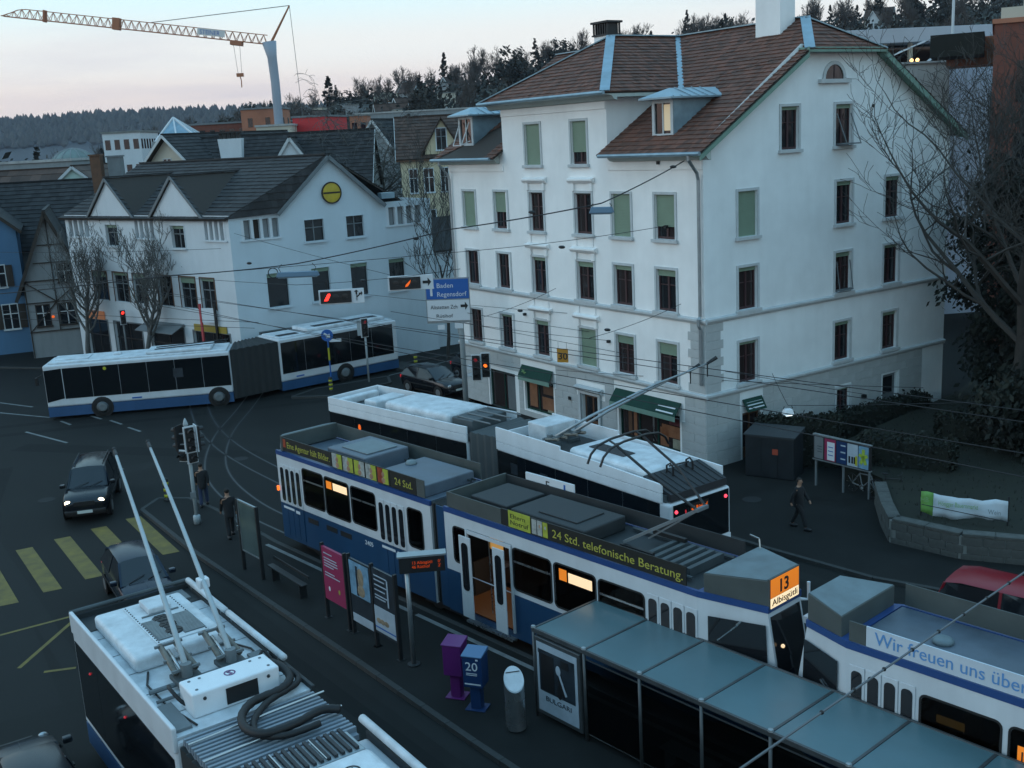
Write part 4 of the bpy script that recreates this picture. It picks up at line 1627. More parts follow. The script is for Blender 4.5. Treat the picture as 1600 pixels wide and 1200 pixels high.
# front car
fh = [(9.58, 10.10, 1.92, 2.92), (10.12, 11.98, .5, 2.98), (12.02, 13.40, 1.78, 2.90), (13.54, 14.93, 1.76, 2.90), (15.06, 16.46, 1.78, 2.88)]
fb = tram_body(tram, 9.2, 18.0, fh, nose=18.0)
tram_window(fb, *fh[0], bar=False)
tram_window(fb, *fh[2], bar=True)
tram_window(fb, *fh[3], bar=False)
tram_window(fb, *fh[4], bar=True)
tram_door(fb, 16.56, 18.02)
# open door: leaves swung out beside the opening, inner wall with its lamp light put in as emission
dr = MB(); dr.box(10.13, 10.19, -.05, .02, .5, 2.96); dr.box(11.91, 11.97, -.05, .02, .5, 2.96); dr.box(10.19, 11.91, -.03, .02, 2.86, 2.96)
dr = dr.obj('door_frame', 'tram_white', fb)
for x0, x1, yb in ((10.15, 10.62, -.30), (11.52, 11.97, -.30)):
    for (z0, z1, mm) in ((1.25, 2.9, 'tram_white'), (.55, 1.245, 'tram_white')):
        mb = MB(); mb.box(x0, x1, yb, yb + .035, z0, z1)
        lf = mb.obj('door_leaf', mm, fb, bevel=.01)
        if z0 > 1:
            mb = MB(); mb.prism([(p[0], yb - .002, p[1]) for p in rrect(x0 + .1, x1 - .1, 1.35, 2.72, .11, 4)], (0, -.008, 0))
            mb.obj('pane', 'glass_dark', lf)
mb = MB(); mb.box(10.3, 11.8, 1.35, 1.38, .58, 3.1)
mb.obj('partition', 'door_inside_glow', fb)
mb = MB(); mb.box(10.7, 11.2, .35, .38, 2.45, 2.85)
mb.obj('step_light', 'step_glow', fb)
mb = MB(); mb.box(10.65, 11.2, .3, .75, 2.0, 2.02); mb.tube([(10.7, .3, .58), (10.7, .3, 3.1)], .02, 6)
mb.obj('grab_pole', 'steel', fb)
mb = MB(); mb.box(10.1, 12.0, -.16, -.0, .30, .36)
mb.obj('door_step', 'steel', fb)
mb = MB(); mb.box(13.70, 13.96, -.004, .003, 2.50, 2.80)
mb.obj('line_display', 'dest_orange', fb)
mb = MB(); mb.box(14.02, 14.82, -.004, .003, 2.50, 2.76)
mb.obj('destination_display', 'dest_glow', fb)
# roof boards of the front car
roof_board(fb, 9.4, 11.6, 3.45, 3.88, 'board_grey')
b0 = roof_board(fb, 11.62, 17.7, 3.45, 3.90, 'board_black')
mb = MB(); mb.box(11.9, 12.72, 0, .009, 3.47, 3.92)
mb.obj('picture', 'ad_lime', b0)
text('lettering', 'Eltern\nNotruf', .17, 'board_black', b0, frame((11.96, -.002, 3.72), (1, 0, 0), (0, 0, 1)), width=.68, ext=.003)
for i in range(3):
    mb = MB(); mb.box(12.78 + i * .2, 12.95 + i * .2, 0, .009, 3.49, 3.88)
    mb.obj('picture', ['ad_grey', 'ad_grey', 'ad_lime'][i], b0)
    mb = MB(); mb.ball((12.87 + i * .2, .004, 3.74), .065, 10, 6, (1, .08, 1.2))
    mb.obj('portrait', ['ad_grey', 'ad_skin', 'ad_grey'][i], b0)
text('lettering', '24 Std. telefonische Beratung.', .3, 'letter_yellow', b0, frame((13.5, .004, 3.56), (1, 0, 0), (0, 0, 1)), width=4.1, ext=.003)
mb = MB(); mb.box(9.4, 17.7, W_TRAM - .04, W_TRAM - .01, 3.45, 3.85)
mb.obj('roof_board', 'tram_roof_dark', fb)
mb = MB(); mb.box(9.36, 9.42, .01, W_TRAM - .01, 3.45, 3.87)
mb.obj('roof_board', 'board_grey', fb)
mb = MB(); mb.box(9.8, 11.3, .5, 1.9, 3.42, 3.74)
mb.obj('roof_box', 'tram_roof_dark', fb, bevel=.03)
mb = MB(); mb.box(11.6, 14.3, .35, 1.85, 3.42, 3.80)
rx = mb.obj('roof_box', 'tram_roof_dark', fb, bevel=.04)
mb = MB(); mb.box(12.4, 13.8, .6, 1.6, 3.802, 3.84)
mb.obj('lid', 'tram_roof_dark', rx, bevel=.02)
mb = MB()
for i in range(6):
    mb.box(16.0 + i * .26, 16.12 + i * .26, .5, 1.75, 3.42, 3.62)
ob = mb.obj('resistor_rack', 'tram_roof', fb)
ob['kind'] = 'stuff'
mb = MB()
for y in (.35, 1.9):
    mb.tube([(14.5, y, 3.5), (17.6, y, 3.5)], .04, 6)
mb.obj('conduit', 'tram_roof', fb)
# white E sign standing on the far roof edge
mb = MB(); mb.box(10.2, 12.1, 2.22, 2.27, 3.62, 4.05)
es = mb.obj('roof_sign', 'sign_white', fb)
text('lettering', 'E', .34, 'letter_black', es, frame((11.0, 2.216, 3.72), (1, 0, 0), (0, 0, 1)))
mb = MB(); mb.box(11.72, 11.78, 2.212, 2.218, 3.66, 3.98)
mb.obj('stripe', 'sign_blue', es)
# single-arm pantograph
pan = MB()
pan.box(15.35, 16.35, .45, .55, 3.62, 3.72); pan.box(15.35, 16.35, 1.65, 1.75, 3.62, 3.72)
pan = pan.obj('pantograph', 'dark_metal', fb)
mb = MB()
mb.beam((15.4, .55, 3.75), (17.3, 1.0, 4.86), .07, .07)
mb.beam((15.4, 1.65, 3.75), (17.3, 1.2, 4.86), .07, .07)
mb.beam((17.3, .9, 4.86), (17.3, 1.3, 4.86), .08, .08)
mb.beam((15.7, 1.1, 3.75), (17.1, 1.1, 4.72), .04, .04)
mb.obj('lower_arm', 'mid_grey', pan)
mb = MB()
mb.tube([(17.3, .95, 4.86), (16.3, .65, 5.50), (15.15, .62, 6.1)], .033, 6)
mb.tube([(17.3, 1.25, 4.86), (16.3, 1.55, 5.50), (15.15, 1.58, 6.1)], .033, 6)
mb.obj('upper_arm', 'dark_metal', pan)
mb = MB()
for x in (14.95, 15.35):
    mb.tube([(x, -.12, 5.76), (x, .0, 5.96), (x, .25, 6.12), (x, .7, 6.18), (x, 1.5, 6.18), (x, 1.95, 6.12), (x, 2.2, 5.96), (x, 2.32, 5.76)], .03, 6)
for y in (.62, 1.58):
    mb.tube([(14.95, y, 6.17), (15.15, y, 6.1), (15.35, y, 6.17)], .025, 6)
mb.obj('collector_bow', 'black', pan)
# cab with the line and destination signs
nz = tram_nose(tram, fb, 18.0, 19.72, .30, 1.50, 1)
mb = MB(); mb.box(19.60, 19.648, .32, 1.42, 3.36, 4.03)
sgn_ = mb.obj('sign_box', 'board_grey', nz)
mb = MB(); mb.box(19.65, 19.66, .36, 1.38, 3.60, 4.01)
s1 = mb.obj('line_sign', 'dest_orange', nz)
mb = MB(); mb.box(19.65, 19.66, .36, 1.38, 3.37, 3.585)
s2 = mb.obj('destination_sign', 'dest_white', nz)
text('lettering', '13', .40, 'letter_black', nz, frame((19.664, .62, 3.66), (0, 1, 0), (0, 0, 1)), bold=.008)
text('lettering', 'Albisgütli', .2, 'letter_black', nz, frame((19.664, .40, 3.42), (0, 1, 0), (0, 0, 1)), width=.92)
mb = MB(); mb.beam((19.0, .12, 2.9), (18.55, -.02, 2.45), .025, .025); mb.beam((18.98, .08, 2.9), (19.05, .14, 2.98), .03, .03)
mb.obj('mirror_arm', 'steel', nz)
mb = MB(); mb.tube([(19.6, 1.5, 3.2), (19.75, 1.62, 3.2), (19.75, 1.62, 3.6)], .04, 6)
mb.obj('mirror_arm', 'sign_white', nz)
mb = MB(); mb.ball((19.86, .5, 2.55), .045, 8, 5)
mb.obj('cab_light', 'dest_glow', nz)
mb = MB(); mb.beam((18.25, 1.98, 3.84), (18.2, 2.02, 4.08), .03, .03); mb.beam((18.2, 2.02, 4.08), (17.95, 2.02, 4.12), .03, .03)
mb.obj('aerial', 'steel', nz)
# running gear
for x in (1.9, 3.6, 8.3, 9.6, 15.4, 17.0):
    mb = MB()
    mb.lathe([(.001, 0), (.33, 0), (.35, .04), (.33, .13), (.001, .13)], 20, (x, .25, .35), 'y')
    mb.lathe([(.001, 0), (.33, 0), (.35, .04), (.33, .13), (.001, .13)], 20, (x, 1.75, .35), 'y')
    mb.obj('wheel', 'dark_metal', tram)
for x0, x1 in ((1.3, 4.2), (7.8, 10.1), (14.8, 17.6)):
    mb = MB(); mb.box(x0, x1, .18, 2.0, .16, .40)
    mb.obj('bogie', 'dark_metal', tram)

# ---- the second tram, coupled ahead of it; its blunt tail faces the first one
tram2 = thing('tram', 'white and blue tram with a pale blue-lettered roof board, behind the shelter', 'tram', (-8.2, 35.5, 0), TRAM_ANG)
h2 = [(23.18, 24.64, 1.8, 2.85), (24.82, 26.2, 1.8, 2.85), (26.36, 27.8, 1.8, 2.85)]
t2 = tram_body(tram2, 21.62, 31.0, h2, noser=21.62)
for h in h2:
    tram_window(t2, *h, bar=False)
tram_door(t2, 21.70, 23.08)
tram_nose(tram2, t2, 21.62, 20.45, .32, 1.55, -1)
bb = roof_board(t2, 22.04, 30.9, 3.45, 3.86, 'board_white')
roof_board(t2, 21.68, 22.03, 3.45, 3.86, 'board_grey')
text('lettering', 'Wir freuen uns über jeden neuen', .36, 'letter_blue', bb, frame((22.22, .004, 3.55), (1, 0, 0), (0, 0, 1)), width=4.6, ext=.003)
mb = MB(); mb.box(21.68, 30.9, W_TRAM - .04, W_TRAM - .01, 3.45, 3.92)
mb.obj('roof_board', 'board_grey', t2)
mb = MB(); mb.lathe([(.001, .10), (.15, .10), (.20, .06), (.20, 0)], 20, (23.0, 1.15, 3.415))
mb.obj('roof_vent', 'tram_lid', t2, smooth=True)
mb = MB(); mb.box(26.0, 28.6, .4, 1.8, 3.42, 3.8)
mb.obj('roof_box', 'tram_roof_blue', t2, bevel=.04)
mb = MB(); mb.box(24.95, 25.25, -.004, .003, 2.2, 2.55)
mb.obj('line_display', 'dest_orange', t2)
text('lettering', '13', .26, 'letter_black', t2, frame((24.97, -.008, 2.28), (1, 0, 0), (0, 0, 1)))
mb = MB(); mb.box(23.42, 23.95, .12, .14, 2.35, 2.5)
mb.obj('destination_display', 'step_glow', t2)
mb = MB(); mb.beam((21.0, .1, 2.35), (21.5, -.06, 1.95), .03, .03)
mb.obj('mirror_arm', 'steel', t2)
for x in (22.6, 24.3, 29.0):
    mb = MB()
    mb.lathe([(.001, 0), (.33, 0), (.35, .04), (.33, .13), (.001, .13)], 20, (x, .25, .35), 'y')
    mb.obj('wheel', 'dark_metal', tram2)
mb = MB(); mb.beam((19.9, 1.0, .55), (20.4, 1.0, .55), .2, .2)
mb.obj('coupling', 'dark_metal', tram2)
mb = MB(); mb.box(19.95, 20.25, 1.1, 1.7, 2.9, 3.05)
mb.obj('mirror', 'sign_white', tram2)

# ------------------------------------------------------------------ articulated buses (three of them)
def bus_section(root, name, L, W, H, loc, rotz, glass=(1.05, 2.75), blue=.66, x_g=(.1, None), m='bus_wall', fairing=None, bottom=.28, nopane=()):
    mb = MB()
    mb.box(0, L, 0, W, blue + .003, H)
    b = mb.obj(name, m, root, loc=loc, rotz=rotz, bevel=.09, seg=3)
    mb = MB()
    mb.box(.012, L - .012, .012, W - .012, bottom, blue)
    mb.obj('skirt', 'bus_blue', b)
    g0, g1 = x_g[0], x_g[1] if x_g[1] else L - .08
    n = max(1, round((g1 - g0) / 1.55))
    w = (g1 - g0) / n
    for side in (0, 1):
        y = -.012 if side == 0 else W + .002
        for i in range(n):
            mb = MB()
            mb.box(g0 + i * w + .008, g0 + (i + 1) * w - .008, y, y + .010, glass[0], glass[1])
            mb.obj('window', 'glass_bus', b)
    return b

def bus_wheel(b, x, W, r=.48):
    for y, s in ((.0, 1), (W, -1)):
        mb = MB()
        mb.lathe([(r + .09, -.015 * s), (r + .09, .02 * s)], 20, (x, y, r), 'y')
        a = mb.obj('wheel_arch', 'black', b)
        mb = MB()
        mb.lathe([(.001, -.03 * s), (.12, -.05 * s), (.20, -.05 * s), (.24, -.01 * s), (.29, -.025 * s), (.31, -.028 * s)], 20, (x, y, r), 'y')
        rim = mb.obj('rim', 'mid_grey', b, smooth=True)
        mb = MB()
        mb.lathe([(.31, -.026 * s), (r - .03, -.034 * s), (r, -.01 * s), (r, .22 * s), (.1, .22 * s)], 24, (x, y, r), 'y', cap=False)
        mb.obj('wheel', 'rubber', b, smooth=True)

def bellows(root, name, pts0, pts1, W, z0, z1, n, m='bellows_grey'):
    """folds between two section ends: pts are the (x, y, angle) of the near bottom corners"""
    mb = MB()
    for i in range(n + 1):
        t = i / n
        x = pts0[0] + (pts1[0] - pts0[0]) * t
        y = pts0[1] + (pts1[1] - pts0[1]) * t
        a = pts0[2] + (pts1[2] - pts0[2]) * t
        q = .0 if i % 2 else .06
        d = Vector((math.cos(a), math.sin(a), 0))
        l = Vector((-d.y, d.x, 0))
        o = Vector((x, y, 0))
        c = [o + l * q + Vector((0, 0, z0)), o + l * (W - q) + Vector((0, 0, z0)), o + l * (W - q) + Vector((0, 0, z1 - q)), o + l * q + Vector((0, 0, z1 - q))]
        mb.v.extend(tuple(p) for p in c)
        if i:
            k = (i - 1) * 4
            for j in range(4):
                mb.f.append((k + j, k + (j + 1) % 4, k + 4 + (j + 1) % 4, k + 4 + j))
    return mb.obj(name, m, root)

def cowl(b, x0, x1, y0, y1, z0, h, m='white_roof', bev=.08, name='roof_cowl', label=None):
    mb = MB()
    mb.box(x0, x1, y0, y1, z0, z0 + h)
    return mb.obj(name, m, b, bevel=bev, seg=4, label=label)

# ---- the bus driving past behind, white above blue, headed left
BW = 2.55
lb = thing('articulated_bus', 'white and blue articulated bus turning left in front of the white gabled house', 'bus', (-24.44, 55.83, 0), R(8.4))
s1 = bus_section(lb, 'front_section', 9.55, BW, 2.92, (0, 0, 0), 0, glass=(1.09, 2.72), blue=.68, x_g=(.95, 9.5), bottom=.16)
mb = MB()   # deep side pane at the front door and the windscreen
mb.prism([(.04, -.013, .95), (.92, -.013, 1.12), (.92, -.013, 2.72), (.04, -.013, 2.66)], (0, .01, 0))
mb.obj('window', 'glass_bus', s1)
mb = MB()
mb.box(-.014, -.002, .10, BW - .10, .98, 2.66)
mb.obj('windscreen', 'glass_bus', s1)
for y in (.18, BW - .42):
    mb = MB(); mb.box(-.03, .0, y, y + .24, .50, .66)
    mb.obj('headlamp', 'steel', s1)
mb = MB(); mb.beam((-.05, -.05, 2.45), (-.30, -.12, 2.35), .05, .05); mb.box(-.38, -.26, -.22, -.02, 1.95, 2.35)
mb.obj('mirror', 'black', s1)
mb = MB(); mb.ball((3.1, -.015, 2.55), .09, 10, 6, (1, .1, 1))
mb.obj('line_number', 'yellow_paint', s1)
mb = MB(); mb.box(6.55, 7.05, -.016, -.011, 1.75, 2.25)
mb.obj('notice', 'poster_dark', s1)
mb = MB(); mb.box(4.3, 4.8, -.008, -.002, .80, .88)
mb.obj('emblem', 'sign_blue', s1)
for x in (2.75, 8.78):
    bus_wheel(s1, x, BW)
cowl(s1, .25, 9.4, .22, BW - .22, 2.90, .12, bev=.05, name='roof_panel')
cowl(s1, .5, 2.2, .7, 1.9, 3.02, .05, bev=.02)
cowl(s1, 5.2, 8.6, .35, 2.2, 3.02, .16, bev=.07)
cowl(s1, 3.4, 3.8, 1.1, 1.5, 3.02, .12, bev=.04)
mb = MB(); mb.tube([(5.6, .9, 3.2), (9.4, .8, 3.34)], .03, 6); mb.tube([(5.6, 1.5, 3.2), (9.4, 1.5, 3.34)], .03, 6)
mb.obj('trolley_pole', 'dark_metal', s1)
ox, oy = 11.69 * math.cos(0), 0
relx = (-12.75 + 24.44) * math.cos(R(8.4)) + (59.2 - 55.83) * math.sin(R(8.4))
rely = -(-12.75 + 24.44) * math.sin(R(8.4)) + (59.2 - 55.83) * math.cos(R(8.4))
s2 = bus_section(lb, 'rear_section', 7.75, BW, 3.05, (relx, rely, 0), R(30.2), glass=(1.10, 2.86), blue=.66, x_g=(.1, 7.45), bottom=.16)
bellows(lb, 'bellows', (9.56, .03, 0), (relx - .01, rely + .03, R(30.2)), BW - .06, .30, 3.0, 14, 'bellows')
bus_wheel(s2, 4.06, BW)
cowl(s2, .15, 7.6, .22, BW - .22, 3.03, .10, bev=.05, name='roof_panel')
cowl(s2, 2.0, 7.2, .35, 2.2, 3.13, .22, bev=.09)
mb = MB()
for x0, x1 in ((.35, 1.6), (2.6, 4.6), (4.8, 6.8)):
    z = 3.14 if x0 < 2 else 3.355
    mb.box(x0, x1, .55, 1.05, z, z + .012)
gr = mb.obj('roof_grille', 'louvre_dark', s2)
gr['kind'] = 'stuff'
mb = MB(); mb.box(7.752, 7.764, .15, BW - .15, 1.2, 2.8)
mb.obj('rear_window', 'glass_bus', s2)
mb = MB(); mb.box(.9, 1.4, -.008, -.002, .80, .88)
mb.obj('emblem', 'sign_blue', s2)

# ---- the trolleybus waiting behind the tram, headed away
mt = thing('articulated_trolleybus', 'white articulated trolleybus seen from behind, standing between the tram and the shop fronts', 'trolleybus', (-7.41, 42.51, 0), R(-45.6))
TW = 2.5
m1 = bus_section(mt, 'front_section', 8.2, TW, 2.96, (0, 0, 0), 0, glass=(1.0, 2.92), blue=.85, x_g=(.05, 8.15))
def fairing(b, L, W, z0, z1, cut=None, low=None):
    """roof-edge panels with one seam: the white upper band of the trolleybus"""
    for y0, y1 in ((-.015, .05), (W - .05, W + .015)):
        mb = MB()
        mb.box(0.02, L, y0, y1, z0, z0 + .27)
        mb.obj('roof_panel', 'white_paint', b, bevel=.008)
        mb = MB()
        if cut:
            mb.prism([(0.02, y0, z0 + .285), (L, y0, z0 + .285), (L, y0, low - .1), (cut + 1.6, y0, low), (cut, y0, low), (cut, y0, z1), (0.02, y0, z1)], (0, y1 - y0, 0))
        else:
            mb.box(0.02, L, y0, y1, z0 + .285, z1)
        mb.obj('roof_panel', 'white_paint', b, bevel=.008)
fairing(m1, 8.2, TW, 2.95, 3.52)
mb = MB(); mb.box(.02, .10, .05, TW - .05, 2.97, 3.52)
mb.obj('roof_panel', 'white_paint', m1, bevel=.02)
mb = MB(); mb.box(.10, 8.2, .05, TW - .05, 2.965, 3.12)
mb.obj('roof', 'tram_roof', m1)
mb = MB(); mb.box(-.02, -.004, .12, TW - .12, 1.0, 2.9)
mb.obj('windscreen', 'glass_bus', m1)
cowl(m1, .18, .55, .3, 2.2, 3.125, .3)
cowl(m1, 1.7, 2.5, .5, 2.0, 3.125, .42)
cowl(m1, 3.2, 6.9, .32, 2.18, 3.125, .58, bev=.16)
mb = MB()
for x in (3.6, 4.2, 4.8, 5.4, 6.0):
    mb.box(x, x + .25, .24, .34, 3.3, 3.42)
o_ = mb.obj('hinge', 'dark_metal', m1); o_['kind'] = 'stuff'
cowl(m1, 7.0, 8.1, .4, 2.1, 3.125, .5, m='tram_roof', bev=.05, name='roof_unit')
mb = MB()
for y in (.5, 1.0, 1.5, 2.0):
    mb.tube([(7.2, y, 3.66), (8.9, y, 3.62)], .03, 6)
o_ = mb.obj('conduit', 'mid_grey', m1); o_['kind'] = 'stuff'
bellows(mt, 'bellows', (8.22, .03, 0), (9.58, .09, R(-8.4)), TW - .06, .4, 3.36, 8)
m2 = bus_section(mt, 'rear_section', 8.3, TW, 2.96, (9.60, .06, 0), R(-8.4), glass=(1.0, 2.92), blue=.4, x_g=(.05, 7.92))
fairing(m2, 8.0, TW, 2.95, 3.72, cut=3.45, low=3.60)
mb = MB(); mb.box(.02, .08, .05, TW - .05, 2.97, 3.5)
mb.obj('roof_panel', 'white_paint', m2)
mb = MB(); mb.box(.08, 8.1, .05, TW - .05, 2.965, 3.18)
mb.obj('roof', 'tram_roof', m2)
cowl(m2, .5, 1.5, 1.0, 2.3, 3.19, .62, bev=.05)
def pole_gear(b, x, y, z):
    """sprung base of one trolley pole"""
    mb = MB()
    mb.box(x - .25, x + .25, y - .20, y + .20, z, z + .10)
    g = mb.obj('pole_base', 'tram_roof', b)
    for dy in (-.17, .17):
        mb = MB()
        mb.tube([(x - .1, y + dy, z + .2), (x + .55, y + dy, z + .32)], .055, 8)
        mb.obj('spring', 'bolt_bronze', g)
    mb = MB()
    mb.tube([(x - .1, y, z + .08), (x - .1, y, z + .34)], .1, 8)
    mb.beam((x - .2, y - .22, z + .2), (x - .2, y + .22, z + .2), .06, .06)
    mb.beam((x + .3, y - .22, z + .32), (x + .3, y + .22, z + .32), .05, .05)
    mb.obj('pivot', 'mid_grey', g)
    return g
mb = MB(); mb.box(1.6, 3.3, .35, 2.2, 3.185, 3.3)
mb.obj('roof_unit', 'tram_roof_dark', m2)
pole_gear(m2, 2.0, .85, 3.3)
pole_gear(m2, 2.0, 1.65, 3.3)
for (y0, tip) in ((.85, (4.05, 5.25, 5.35)), (1.65, (4.35, 5.75, 5.55))):
    a = Vector((2.2, y0, 3.62)); e = Vector(tip)
    mid = (a + e) / 2 + Vector((0, 0, .12))
    mb = MB(); mb.tube([a, (a + mid) / 2 + Vector((0, 0, .05)), mid, (mid + e) / 2 + Vector((0, 0, .05)), e], [.055, .05, .045, .04, .03], 8)
    pl = mb.obj('trolley_pole', 'galv', m2, smooth=True)
    mb = MB(); mb.tube([e, e + (e - mid).normalized() * .35 + Vector((0, 0, .06))], [.05, .07], 8); mb.beam(e, e + Vector((0, 0, -.45)), .03, .03)
    mb.obj('pole_shoe', 'black', pl)
cowl(m2, 3.5, 7.1, .28, 2.22, 3.185, .46, bev=.17)
mb = MB(); mb.prism([(4.0, .75, 3.66), (5.6, .75, 3.66), (5.6, 1.25, 3.66), (4.0, 1.25, 3.66)], (0, 0, .012))
mb.obj('roof_grille', 'louvre_dark', m2)
mb = MB()
mb.add([(7.15, .1, 3.55), (8.25, .12, 3.22), (8.25, TW - .12, 3.22), (7.15, TW - .1, 3.55), (7.15, .1, 3.2), (8.25, .12, 3.0), (8.25, TW - .12, 3.0), (7.15, TW - .1, 3.2)],
       [(0, 1, 2, 3), (4, 5, 1, 0), (5, 6, 2, 1), (6, 7, 3, 2), (7, 4, 0, 3)])
rg = mb.obj('roof_grille', 'louvre_dark', m2)
mb = MB()
for k in range(9):
    y = .25 + k * .25
    mb.beam((7.2, y, 3.55), (8.22, y, 3.24), .05, .03)
o_ = mb.obj('grille_slat', 'tram_roof_dark', rg); o_['kind'] = 'stuff'
for y in (.9, 1.7):
    mb = MB(); mb.tube([(7.3, y, 3.5), (7.3, y, 3.72), (7.42, y + .02, 3.8), (7.52, y + .04, 3.7), (7.52, y + .04, 3.44)], .03, 6)
    mb.obj('lifting_eye', 'black', m2)
mb = MB(); mb.tube([(7.35, .95, 3.7), (7.4, 1.7, 3.68)], .025, 6)
mb.obj('rope', 'black', m2)
# rear face
mb = MB(); mb.box(8.302, 8.314, .14, TW - .10, 1.55, 2.90)
rw = mb.obj('rear_window', 'glass_bus', m2)
mb = MB(); mb.box(8.316, 8.322, .80, 1.55, 2.50, 2.80)
mb.obj('line_display', 'black', rw)
text('lettering', '46 Rütihof', .2, 'led_orange', rw, frame((8.324, .84, 2.58), (0, 1, 0), (0, 0, 1)), width=.66)
for y in (.24, TW - .24):
    mb = MB(); mb.ball((8.32, y, 2.70), .055, 8, 5)
    mb.obj('brake_light', 'tail_red', rw)
mb = MB(); mb.ball((8.32, .62, 2.62), .05, 8, 5, (.4, .5, 1.4))
mb.obj('brake_light', 'tail_red_dim', rw)
mb = MB(); mb.box(8.302, 8.316, .02, TW - .02, .70, 1.52)
mb.obj('engine_cover', 'white_paint', m2, bevel=.02)
mb = MB(); mb.box(8.317, 8.322, 1.30, 1.32, .72, 1.5)
mb.obj('seam', 'dark_metal', m2)
for y in (.10, TW - .10):
    mb = MB(); mb.lathe([(.001, 0), (.09, 0), (.09, .03), (.001, .05)], 14, (8.318, y, .95), 'x')
    mb.obj('tail_light', 'tail_red' if y > 1 else 'tail_red_dim', m2)
mb = MB(); mb.box(8.3, 8.42, .05, TW - .05, .42, .66)
mb.obj('bumper', 'mid_grey', m2, bevel=.03)
text('lettering', '1', .3, 'sign_white', m1, frame((3.55, -.016, 2.2), (1, 0, 0), (0, 0, 1)))
mb = MB(); mb.ball((2.0, -.02, 2.55), .09, 8, 5, (1, .2, 1.5))
mb.obj('line_display', 'led_orange', m1)
for x in (.8, 2.4):
    mb = MB(); mb.box(x, x + .38, -.018, -.012, 2.25, 2.62)
    mb.obj('notice', 'poster_dark', m2)
for s_, x in ((m1, 2.4), (m1, 7.3), (m2, 4.6)):
    bus_wheel(s_, x, TW)

# ---- the trolleybus right below the camera, only its roof and one side in view
ft = thing('articulated_trolleybus', 'articulated trolleybus below in the foreground, its white roof with two pale poles raised', 'trolleybus', (-10.12, 22.62, 0), R(-54.1))
FW = 2.72
f1 = bus_section(ft, 'rear_section', 6.6, FW, 3.22, (0, 0, 0), 0, glass=(1.0, 2.85), blue=.8, x_g=(.15, 6.5))
mb = MB(); mb.box(-.016, -.004, .15, FW - .15, 1.3, 2.8)
mb.obj('rear_window', 'glass_bus', f1)
mb = MB(); mb.box(.02, 6.6, -.02, .07, 3.0, 3.50)
mb.obj('roof_panel', 'bus_wall', f1, bevel=.03)
mb = MB(); mb.box(.02, 6.6, FW - .06, FW + .02, 3.0, 3.36)
mb.obj('roof_panel', 'tram_roof_dark', f1, bevel=.02)
mb = MB(); mb.box(.02, .10, .07, FW - .06, 3.0, 3.40)
mb.obj('roof_panel', 'tram_roof_dark', f1)
mb = MB(); mb.tube([(.0, .0, 3.46), (.0, FW, 3.46)], .05, 8)
mb.obj('edge_rail', 'tram_roof', f1)
for x0, x1 in ((.05, 2.35), (2.5, 5.35)):
    mb = MB(); mb.tube([(x0, FW - .02, 3.46), (x1, FW - .02, 3.46)], .07, 10)
    mb.obj('edge_rail', 'white_roof', f1, smooth=True)
for x in (.3, 2.1, 2.7, 5.1):
    mb = MB(); mb.box(x, x + .06, FW - .06, FW, 3.3, 3.46)
    mb.obj('rail_post', 'mid_grey', f1)
mb = MB(); mb.box(.10, 6.55, .07, FW - .06, 3.225, 3.27)
mb.obj('roof', 'white_roof', f1)
mb = MB(); mb.box(.10, .95, .07, FW - .06, 3.272, 3.29)
mb.obj('roof_well', 'tram_roof_dark', f1)
# climate unit
ac = cowl(f1, .85, 3.65, .30, 2.22, 3.272, .32, bev=.085, name='climate_unit')
mb = MB(); mb.box(1.02, 3.3, .88, 1.98, 3.595, 3.612)
pnl = mb.obj('hatch', 'white_roof', ac, bevel=.01)
mb = MB()
for x in [1.08 + i * .12 for i in range(19)]:
    mb.ball((x, .93, 3.615), .018, 6, 4); mb.ball((x, 1.93, 3.615), .018, 6, 4)
o_ = mb.obj('screw', 'dark_metal', pnl); o_['kind'] = 'stuff'
mb = MB(); mb.box(1.1, 1.75, 1.22, 1.72, 3.612, 3.75)
mb.obj('duct_box', 'white_roof', ac, bevel=.03)
mb = MB(); mb.box(1.8, 1.84, 1.05, 1.85, 3.612, 3.64)
mb.obj('bracket', 'mid_grey', ac)
for y0, y1 in ((.95, 1.26), (1.50, 1.95)):
    mb = MB(); mb.box(2.08, 3.18, y0, y1, 3.612, 3.625)
    gl = mb.obj('grille', 'mid_grey', ac)
    mb = MB()
    k = 0
    while 2.12 + k * .06 < 3.15:
        mb.box(2.11 + k * .06, 2.135 + k * .06, y0 + .02, y1 - .02, 3.626, 3.638); k += 1
    o_ = mb.obj('grille_slat', 'galv', gl); o_['kind'] = 'stuff'
for i, x in enumerate((2.12, 2.52, 2.9)):
    mb = MB(); mb.lathe([(.001, .03), (.17, .03), (.2, .01), (.2, 0)], 22, (x, 1.37, 3.612))
    fn = mb.obj('fan', 'black', ac)
    mb = MB()
    for a in range(5):
        an = a * 2 * math.pi / 5
        mb.beam((x + .03 * math.cos(an), 1.37 + .03 * math.sin(an), 3.648), (x + .17 * math.cos(an), 1.37 + .17 * math.sin(an), 3.648), .05, .006)
    mb.obj('fan_blade', 'dark_metal', fn)
